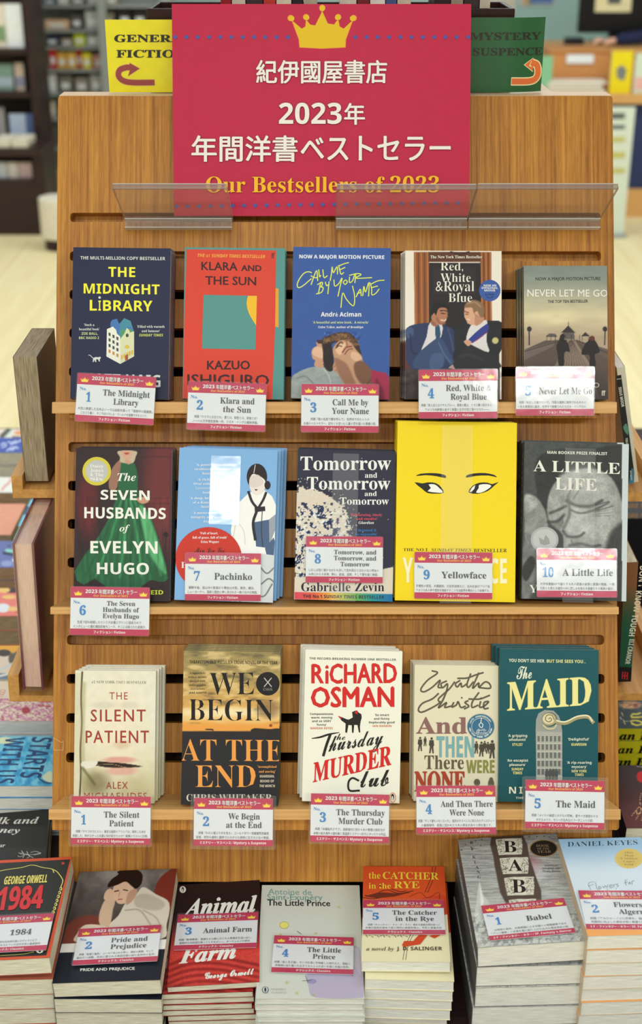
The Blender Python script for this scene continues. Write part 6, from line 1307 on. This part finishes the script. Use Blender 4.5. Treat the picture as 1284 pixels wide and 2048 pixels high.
def front_book(label, px0, py0, px1, py1, y, rgb, z0=None, second=None, group='books in the dark bookcase', name='face_out_book'):
    x0, x1, a, b = prect(px0, py0, px1, py1, y); a = a if z0 is None else z0
    r = empty(name, Matrix.Translation(((x0 + x1) / 2, y, a + .001))); tag(r, label, 'book', group); w = (x1 - x0) / 2; h = b - a
    plain('c_%d_%d_%d' % rgb, rgb, .4, var=.1); bx('cover', -w, w, 0, .003, 0, h, 'c_%d_%d_%d' % rgb, r); bx('pages', -w + .002, w - .002, .003, .02, .002, h - .002, 'pages_white', r)
    if second: plain('c_%d_%d_%d' % second, second, .4, var=.1); bx('cover_band', -w * .9, w * .9, -.0012, 0, h * .15, h * .5, 'c_%d_%d_%d' % second, r)
    return r
# dark bookcase
YB = 7.6
case = empty('dark_bookcase', Matrix.Translation((-1.9, YB, 0))); tag(case, 'tall dark brown bookcase with a projecting lower counter', 'bookcase'); CI = case.matrix_world.inverted()
xr = wallpt(74, 150, YB)[0]; zs = [wallpt(30, y, YB)[2] for y in (97, 183, 283)]
bx('back_board', -2.6, xr, YB + .30, YB + .32, 0.0, 1.95, 'dark_wood', case, CI)
bx('side_board', xr - .045, xr, YB, YB + .30, 0.0, 1.95, 'dark_wood', case, CI); bx('side_board', -2.6, -2.56, YB, YB + .30, 0.0, 1.95, 'dark_wood', case, CI)
for z in zs[:2]: bx('shelf', -2.56, xr - .045, YB - .02, YB + .30, z - .03, z, 'dark_wood', case, CI)
xr2 = wallpt(92, 380, YB - .35)[0]; zc_ = wallpt(30, 296, YB - .35)[2]
bx('counter_top', -2.6, xr2, YB - .38, YB + .0, zc_ - .04, zc_, 'dark_wood', case, CI); zl = wallpt(30, 362, YB - .35)[2]
bx('counter_base', -2.6, xr2, YB - .35, YB, 0, zl, 'dark_wood', case, CI); bx('counter_side', xr2 - .06, xr2, YB - .35, YB, zl, zc_ - .04, 'dark_wood', case, CI)
front_book('white picture book on the top shelf of the dark bookcase', 12, 8, 45, 95, YB + .03, (222, 228, 230), zs[0]); front_book('cream and green book on the dark bookcase top shelf', -24, 8, 11, 95, YB + .03, (214, 206, 190), zs[0], (120, 150, 110))
front_book('grey green book on the second shelf of the dark bookcase', -10, 128, 26, 181, YB + .03, (112, 140, 128), zs[1], (150, 166, 180)); front_book('beige and lilac book on the second shelf near the upright', 30, 126, 48, 181, YB + .03, (176, 160, 146), zs[1], (120, 124, 150))
front_book('pale blue book standing above the counter of the dark bookcase', 20, 228, 52, 282, YB + .03, (170, 186, 210), zc_ + .0); front_book('blue book beside the pale blue one above the counter', 53, 228, 68, 282, YB + .03, (84, 106, 150), zc_ + .0); front_book('grey book above the counter, cut by the picture edge', -16, 215, 10, 282, YB + .03, (150, 150, 150), zc_ + .0)
x0, x1, a, b = prect(-20, 268, 66, 296, YB - .3); plain('c_paper', (214, 210, 190), .6)
for i, (p0, p1) in enumerate(((-10, 24), (27, 58))):
    m0, m1 = wallpt(p0, 290, YB - .3)[0], wallpt(p1, 290, YB - .3)[0]; o = bx('flat_pamphlet_pile', m0, m1, YB - .34, YB - .12, zc_ + .001, zc_ + .035, 'c_paper'); tag(o, ('cream pamphlets lying on the bookcase counter near the picture edge', 'cream pamphlets lying on the bookcase counter nearer the aisle')[i], 'pamphlet')
for i, (p0, p1, c) in enumerate(((-12, 14, (206, 214, 226)), (16, 36, (226, 222, 220)), (38, 64, (214, 190, 192)))): front_book(('pale blue', 'white', 'pinkish')[i] + ' magazine in the low opening of the dark bookcase', p0, 325, p1, 358, YB - .28, c, zl + .001)
# grey goods rack
YG = 8.3
rack = empty('grey_goods_rack', Matrix.Translation((-1.2, YG, 0))); tag(rack, 'light grey metal rack crowded with small coloured goods', 'rack'); RI = rack.matrix_world.inverted(); plain('grey_metal', (150, 158, 156), .4, var=.05)
gx0, gx1 = wallpt(80, 200, YG)[0], wallpt(330, 200, YG)[0]
for x in (gx0, (gx0 + gx1) / 2, gx1): bx('upright', x, x + .05, YG + .02, YG + .07, 0, 2.0, 'grey_metal', rack, RI)
gz = [wallpt(150, y, YG)[2] for y in (12, 62, 96, 142, 190, 240, 300)]
for z in gz: bx('rack_shelf', gx0, gx1 + .05, YG + .07, YG + .32, z - .015, z, 'grey_metal', rack, RI)
bx('rack_back', gx0, gx1 + .05, YG + .33, YG + .34, .1, 2.0, 'grey_metal', rack, RI)
goods = [(0, 88, -6, 112, 'slate blue', (70, 84, 110)), (0, 116, -4, 138, 'white', (206, 206, 200)), (0, 142, -8, 170, 'grey', (120, 118, 110)), (0, 175, -6, 205, 'pale', (196, 196, 190)), (0, 210, -10, 235, 'beige', (160, 150, 130)),
 (1, 90, 40, 138, 'white and orange', (222, 190, 160)), (1, 142, 30, 165, 'dark grey', (90, 90, 86)), (1, 170, 22, 200, 'silver', (196, 200, 198)), (1, 206, 26, 228, 'olive grey', (128, 124, 108)), (1, 236, 18, 262, 'black', (34, 28, 30)), (1, 266, 18, 292, 'dark brown', (40, 30, 30)),
 (2, 92, 72, 118, 'navy', (60, 70, 92)), (2, 122, 76, 146, 'taupe', (150, 140, 124)), (2, 148, 68, 170, 'lime green', (206, 220, 50)), (2, 174, 70, 200, 'pearl', (196, 200, 196)), (2, 204, 74, 228, 'ash', (130, 130, 122)),
 (3, 98, 98, 112, 'red', (206, 50, 46)), (3, 114, 104, 132, 'amber', (226, 176, 80)), (3, 134, 104, 152, 'gold', (230, 190, 90)), (3, 154, 98, 162, 'crimson', (190, 44, 44)), (3, 164, 106, 182, 'yellow', (232, 214, 60)), (3, 186, 110, 212, 'rose', (206, 150, 140)), (3, 216, 106, 236, 'stone', (160, 156, 144)),
 (4, 88, 148, 112, 'bright white', (216, 220, 218)), (4, 118, 152, 144, 'dusky grey', (128, 124, 116)), (4, 150, 156, 176, 'warm grey', (150, 144, 132)), (4, 180, 150, 204, 'pale grey', (176, 176, 168)), (4, 210, 148, 228, 'charcoal', (70, 66, 64)),
 (5, 96, 204, 110, 'cream', (210, 200, 176)), (5, 114, 208, 140, 'brown', (110, 92, 76)), (6, 92, 250, 110, 'dim grey', (100, 98, 92))]
tiers = ['top', 'second', 'third', 'fourth', 'fifth', 'sixth', 'lowest']
def pack(lab, x0, x1, y, z, h, k, grp, d=.10):
    r = empty('goods_box', Matrix.Translation(((x0 + x1) / 2, y, z))); tag(r, lab, 'box', grp); w = (x1 - x0) / 2
    bx('carton', -w, w, 0, d, 0.001, h, k, r, None, .004); bx('carton_label', -w * .6, w * .6, -.0015, 0, h * .25, h * .6, 'card_paper', r); return r
for t, a0, yt, a1, nm, c in goods:
    k = 'c_%d_%d_%d' % c; plain(k, c, .45, var=.1); X0, X1 = wallpt(a0, yt + 15, YG + .1)[0], wallpt(a1, yt + 15, YG + .1)[0]; zt = wallpt(a0, yt, YG + .1)[2]
    pack(nm + ' box on the ' + tiers[t] + ' tier of the grey rack', X0, X1, YG + .1, gz[t], max(.04, zt - gz[t]), k, 'small goods on the grey rack')
st = empty('white_drum_stool', Matrix.Translation((wallpt(112, 425, 6.9)[0], 6.95, 0))); tag(st, 'white padded stool half hidden behind the display stand', 'stool'); plain('stool_white', (212, 208, 192), .6)
def disc(name, r, z0, z1, mat, parent, n=28): return MB().prism([(r * math.cos(2 * math.pi * k / n), r * math.sin(2 * math.pi * k / n)) for k in range(n)], z0, z1, mat).build(name, parent, None, .006)
disc('seat', .095, .06, .27, 'stool_white', st); disc('foot_ring', .08, 0, .06, 'dark_wood', st)
# service counter
YC = 7.7
zt = wallpt(1250, 188, YC)[2]; cxl = wallpt(1040, 190, YC)[0]
ctr = empty('service_counter', Matrix.Translation((2.0, YC, 0))); tag(ctr, 'long wooden service counter with a navy front panel', 'counter'); TI = ctr.matrix_world.inverted(); plain('navy_panel', (42, 54, 96), .5, var=.04); plain('counter_wood', (206, 160, 100), .5, var=.06)
bx('worktop', cxl, 3.4, YC - .03, YC + .8, zt - .05, zt, 'counter_wood', ctr, TI); bx('front_panel', cxl + .03, 3.4, YC + .02, YC + .05, .16, zt - .05, 'navy_panel', ctr, TI); bx('kick_board', cxl + .03, 3.4, YC, YC + .04, 0, .16, 'counter_wood', ctr, TI)
bx('side_panel', cxl + .03, cxl + .06, YC + .05, YC + .75, 0, zt - .05, 'counter_wood', ctr, TI)
def on_ctr(name, label, cat, p0, yt, p1, d, dy, rgb, rough=.5):
    X0, X1 = wallpt(p0, 150, YC + dy)[0], wallpt(p1, 150, YC + dy)[0]; z1 = wallpt(p0, yt, YC + dy)[2]; k = 'c_%d_%d_%d' % rgb; plain(k, rgb, rough, var=.07)
    r = empty(name, Matrix.Translation(((X0 + X1) / 2, YC + dy, zt))); tag(r, label, cat); w = (X1 - X0) / 2; h = z1 - zt; return r, w, h, k, d
r, w, h, k, d = on_ctr('wooden_tray_box', 'tan wooden box with a white label on the service counter', 'box', 1097, 104, 1217, .25, .18, (200, 140, 84)); bx('box_body', -w, w, 0, d, 0, h, k, r); bx('box_lid', -w - .01, w + .01, -.01, d + .01, h, h + .012, k, r); bx('paper_label', -w * .45, w * .45, -.012, -.0102, h - .06, h - .012, 'card_paper', r)
r, w, h, k, d = on_ctr('paper_pile', 'white loose papers lying in front of the tan wooden box', 'paper', 1095, 162, 1214, .14, .01, (222, 218, 206))
for i in range(4): bx('sheet', -w + .01 * (i % 2), w - .012 * (i % 3), 0, d, h * i / 4, h * (i + .8) / 4, k, r)
r, w, h, k, d = on_ctr('yellow_book', 'yellow book with a grey figure standing on the service counter', 'book', 1221, 102, 1263, .03, .03, (232, 214, 30)); bx('cover', -w, w, 0, .004, 0, h, k, r); bx('pages', -w + .003, w - .003, .004, d, 0, h - .003, 'pages_white', r); plain('fig_grey', (120, 128, 130), .5); MB().prism([(-.02, h * .35), (.02, h * .3), (.03, h * .55), (0, h * .68), (-.03, h * .58)], -.0015, 0, 'fig_grey', 'xzy').build('cover_picture', r)
r, w, h, k, d = on_ctr('pale_book', 'pale green and pink book beside the yellow one', 'book', 1269, 106, 1300, .03, .03, (206, 222, 206)); bx('cover', -w, w, 0, .004, 0, h, k, r); bx('pages', -w + .003, w - .003, .004, d, 0, h - .003, 'pages_white', r); plain('pinkish', (226, 180, 176), .5); bx('cover_band', -w * .8, w * .8, -.0015, 0, h * .1, h * .4, 'pinkish', r)
r, w, h, k, d = on_ctr('green_leaflet', 'mint green leaflet standing at the counter end', 'leaflet', 1080, 112, 1104, .02, .02, (130, 190, 150)); bx('sheet', -w, w, 0, .004, 0, h, k, r); bx('stand_foot', -w, w, .004, .05, 0, .01, 'card_paper', r)
ZD = wallpt(1200, 92, YC + .6)[2]
desk = empty('raised_desk', Matrix.Translation((wallpt(1215, 95, YC + .6)[0], YC + .45, zt))); tag(desk, 'raised tan desk section behind the wooden box', 'desk'); bx('desk_top', -.40, .70, 0, .5, ZD - zt - .03, ZD - zt, 'counter_wood', desk); bx('desk_body', -.38, .68, .03, .30, 0, ZD - zt - .03, 'counter_wood', desk)
plain('black_plastic', (22, 22, 26), .35)
YM = YC + .75; X0, X1 = wallpt(1158, 30, YM)[0], wallpt(1312, 30, YM)[0]; zb, ztp = wallpt(1200, 66, YM)[2], wallpt(1200, -60, YM)[2]
mon = empty('computer_monitor', Matrix.Translation(((X0 + X1) / 2, YM, ZD))); tag(mon, 'black computer monitor with a pale yellow notice on its back', 'monitor'); MI = mon.matrix_world.inverted()
bx('housing', X0, X1, YM, YM + .05, zb, ztp, 'black_plastic', mon, MI, .008); plain('notice_cream', (232, 226, 180), .6); nx0, nx1, na, nb = prect(1192, -40, 1264, 24, YM - .002); bx('notice', nx0, nx1, YM - .004, YM - .001, na, nb, 'notice_cream', mon, MI); qx0, qx1, qa, qb = prect(1216, -10, 1242, 8, YM - .004); plain('notice_mark', (90, 96, 100), .6); bx('notice_mark', qx0, qx1, YM - .005, YM - .004, qa, qb, 'notice_mark', mon, MI)
bx('neck', (X0 + X1) / 2 - .04, (X0 + X1) / 2 + .04, YM + .01, YM + .04, ZD + .012, zb, 'black_plastic', mon, MI); bx('foot', (X0 + X1) / 2 - .13, (X0 + X1) / 2 + .13, YM - .06, YM + .12, ZD, ZD + .012, 'black_plastic', mon, MI)
kb = pbox('telephone', 1134, 78, 1168, 93, YC + .55, .12, (30, 32, 40), None, ZD); tag(kb, 'small dark telephone at the edge of the raised desk', 'telephone')
# the person working behind the monitor: only the hand and the navy sleeve show below it
def skin_mesh(name, verts, edges, radii, mat, parent, sub=2):
    me = bpy.data.meshes.new(name); me.from_pydata(verts, edges, []); o = bpy.data.objects.new(name, me); COL.objects.link(o)
    m = o.modifiers.new('s', 'SKIN'); m.use_smooth_shade = True
    for v, r in zip(me.skin_vertices[0].data, radii): v.radius = (r, r) if not isinstance(r, tuple) else r
    me.skin_vertices[0].data[0].use_root = True
    d = o.modifiers.new('d', 'SUBSURF'); d.levels = sub; d.render_levels = sub
    g = bpy.data.meshes.new_from_object(o.evaluated_get(bpy.context.evaluated_depsgraph_get())); g.materials.clear(); g.materials.append(MATS[mat]); g.name = name
    bpy.data.objects.remove(o); return obj(name, g, parent)
plain('skin_tone', (226, 182, 158), .5, var=.04); plain('navy_cloth', (34, 42, 78), .8, var=.08); plain('hair_black', (26, 22, 22), .6); plain('lip_tone', (176, 104, 96), .5); plain('eye_dark', (30, 26, 26), .3)
hz = ZD + .022
per = empty('person', Matrix.Translation((2.30, 8.86, 0))); tag(per, 'person in a navy sweater behind the monitor, only hand and sleeve showing', 'person'); per_off = Matrix.Translation((-2.30, -8.86, 0))
def P_(vs): return [tuple(per_off @ Vector(v)) for v in vs]
bv = P_([(2.34, 8.92, .62), (2.34, 8.92, .80), (2.34, 8.91, 1.02), (2.34, 8.90, 1.20), (2.18, 8.88, 1.19), (2.17, 8.60, 1.00), (2.06, 8.30, .950), (1.73, 8.28, hz + .012), (2.51, 8.88, 1.19), (2.58, 8.66, .98), (2.44, 8.40, .94), (2.27, 8.90, .56), (2.27, 8.52, .54), (2.27, 8.50, .10), (2.43, 8.90, .56), (2.43, 8.52, .54), (2.43, 8.50, .10)])
skin_mesh('body', bv, [(0, 1), (1, 2), (2, 3), (3, 4), (4, 5), (5, 6), (6, 7), (3, 8), (8, 9), (9, 10), (0, 11), (11, 12), (12, 13), (0, 14), (14, 15), (15, 16)], [(.15, .11), (.14, .10), (.16, .11), (.11, .09), .065, .055, .048, .036, .065, .052, .038, .085, .075, .05, .085, .075, .05], 'navy_cloth', per)
hv = P_([(1.75, 8.28, hz + .010), (1.715, 8.28, hz + .008), (1.675, 8.275, hz + .006)]); he = [(0, 1), (1, 2)]; hr = [.024, (.026, .018), (.034, .014)]
hand = skin_mesh('hand', hv, he, hr, 'skin_tone', per)
for k, (dy, L, dz) in enumerate(((-.030, .062, .0), (-.010, .072, .004), (.010, .068, .004), (.028, .054, .0))):
    y = 8.275 + dy; skin_mesh('finger', P_([(1.672, y, hz + .008), (1.672 - L * .45, y + dy * .15, hz + .016 + dz), (1.672 - L * .78, y + dy * .2, hz + .006), (1.672 - L, y + dy * .2, hz - .006)]), [(0, 1), (1, 2), (2, 3)], [.0095, .009, .0085, .007], 'skin_tone', per)
skin_mesh('thumb', P_([(1.715, 8.250, hz + .004), (1.690, 8.222, hz + .004), (1.660, 8.212, hz - .002)]), [(0, 1), (1, 2)], [.012, .0105, .008], 'skin_tone', per)
skin_mesh('neck', P_([(2.34, 8.90, 1.22), (2.34, 8.89, 1.34)]), [(0, 1)], [.05, .05], 'skin_tone', per)
head = skin_mesh('head', P_([(2.34, 8.885, 1.36), (2.34, 8.875, 1.42), (2.34, 8.885, 1.50)]), [(0, 1), (1, 2)], [(.055, .06), (.075, .09), (.07, .085)], 'skin_tone', per)
skin_mesh('hair', P_([(2.34, 8.93, 1.42), (2.34, 8.91, 1.50), (2.34, 8.88, 1.545)]), [(0, 1), (1, 2)], [(.08, .075), (.085, .085), (.06, .075)], 'hair_black', per)
skin_mesh('nose', P_([(2.34, 8.792, 1.45), (2.34, 8.775, 1.425)]), [(0, 1)], [.008, .012], 'skin_tone', per)
bx('mouth', .02, .06, -.080, -.070, 1.385, 1.395, 'lip_tone', per)
for sx in (-.028, .028): bx('eye', .04 + sx - .010, .04 + sx + .010, -.082, -.070, 1.455, 1.463, 'eye_dark', per, None, .002)
for sx in (-.078, .078): skin_mesh('ear', P_([(2.34 + sx, 8.885, 1.46), (2.34 + sx, 8.89, 1.42)]), [(0, 1)], [.012, .009], 'skin_tone', per)
for i, (a0, y0_, a1, y1_, c, nm) in enumerate(((945, 0, 1030, 24, (214, 208, 190), 'cream'), (1062, -10, 1108, 8, (96, 130, 190), 'blue'), (1045, -6, 1060, 10, (206, 180, 140), 'tan'))):
    X0, X1, a, b = prect(a0, y0_, a1, y1_, 9.55); rr = empty('wall_notice', Matrix.Translation(((X0 + X1) / 2, 9.59, a))); tag(rr, nm + ' notice pinned to the far blue grey wall', 'notice'); w = (X1 - X0) / 2; kk = 'c_%d_%d_%d' % c; plain(kk, c, .5); bx('sheet', -w, w, -.01, 0.005, 0, b - a, kk, rr); bx('sheet_border', -w - .01, w + .01, -.004, 0.006, -.01, b - a + .01, 'card_paper', rr)
bnr = empty('banner_stand', Matrix.Translation((wallpt(1244, 470, 7.2)[0], 7.2, 0))); tag(bnr, 'narrow pale banner standing before the navy counter front', 'banner'); BI = bnr.matrix_world.inverted()
X0, X1, a, b = prect(1205, 214, 1259, 468, 7.2); plain('banner_pale', (206, 218, 206), .5, var=.04); bx('banner_sheet', X0, X1, 7.2, 7.206, .02, b, 'banner_pale', bnr, BI); bx('banner_foot', X0 - .01, X1 + .01, 7.17, 7.24, 0, .02, 'grey_metal', bnr, BI)
plain('banner_ink', (190, 186, 110), .6); plain('banner_dark', (96, 104, 104), .6)
for i, (y0_, y1_, kk) in enumerate(((226, 238, 'banner_dark'), (250, 258, 'banner_dark'), (274, 284, 'banner_ink'), (304, 316, 'banner_ink'), (336, 346, 'banner_ink'))):
    p0, p1, a, b = prect(1214, y0_, 1250, y1_, 7.199); bx('banner_line', p0, p1, 7.198, 7.1999, a, b, kk, bnr, BI)
# books peeping over the poster, standing in the rack
xs = cx0 + .10
cols = [(150, 30, 40), (206, 200, 180), (60, 50, 48), (196, 60, 50), (222, 214, 190), (40, 36, 40), (180, 170, 150), (214, 206, 190), (120, 40, 40), (230, 226, 214), (70, 90, 140), (206, 196, 170), (44, 34, 34), (150, 140, 120), (54, 44, 42), (190, 180, 160)]
names = ['dark red', 'cream', 'dark brown', 'scarlet', 'ivory', 'black', 'beige', 'pale beige', 'maroon', 'white', 'blue', 'straw', 'sooty', 'khaki', 'umber', 'sand']
for i, c in enumerate(cols):
    th = .014 + (i * 7 % 5) * .002; h = cz1 - z0 - .006 + .012 + (i % 3) * .004
    r = empty('small_book', Matrix.Translation((xs, ry + .010, z0 + .007))); tag(r, names[i] + ' book standing in the rack behind the crimson poster', 'book', 'books in the rack behind the poster'); k = 'c_%d_%d_%d' % c; plain(k, c, .45)
    MB().box(0, .001, 0, .10, 0, h, k).box(th - .001, th, 0, .10, 0, h, k).box(.001, th - .001, 0, .001, 0, h, k).build('cover', r); bx('pages', .001, th - .001, .001, .098, .001, h - .002, 'pages_white', r); xs += th + .0015 + (.03 if i in (6, 11) else 0)

if _to: _d = _to[0].data; bpy.data.objects.remove(_to[0]); bpy.data.curves.remove(_d)
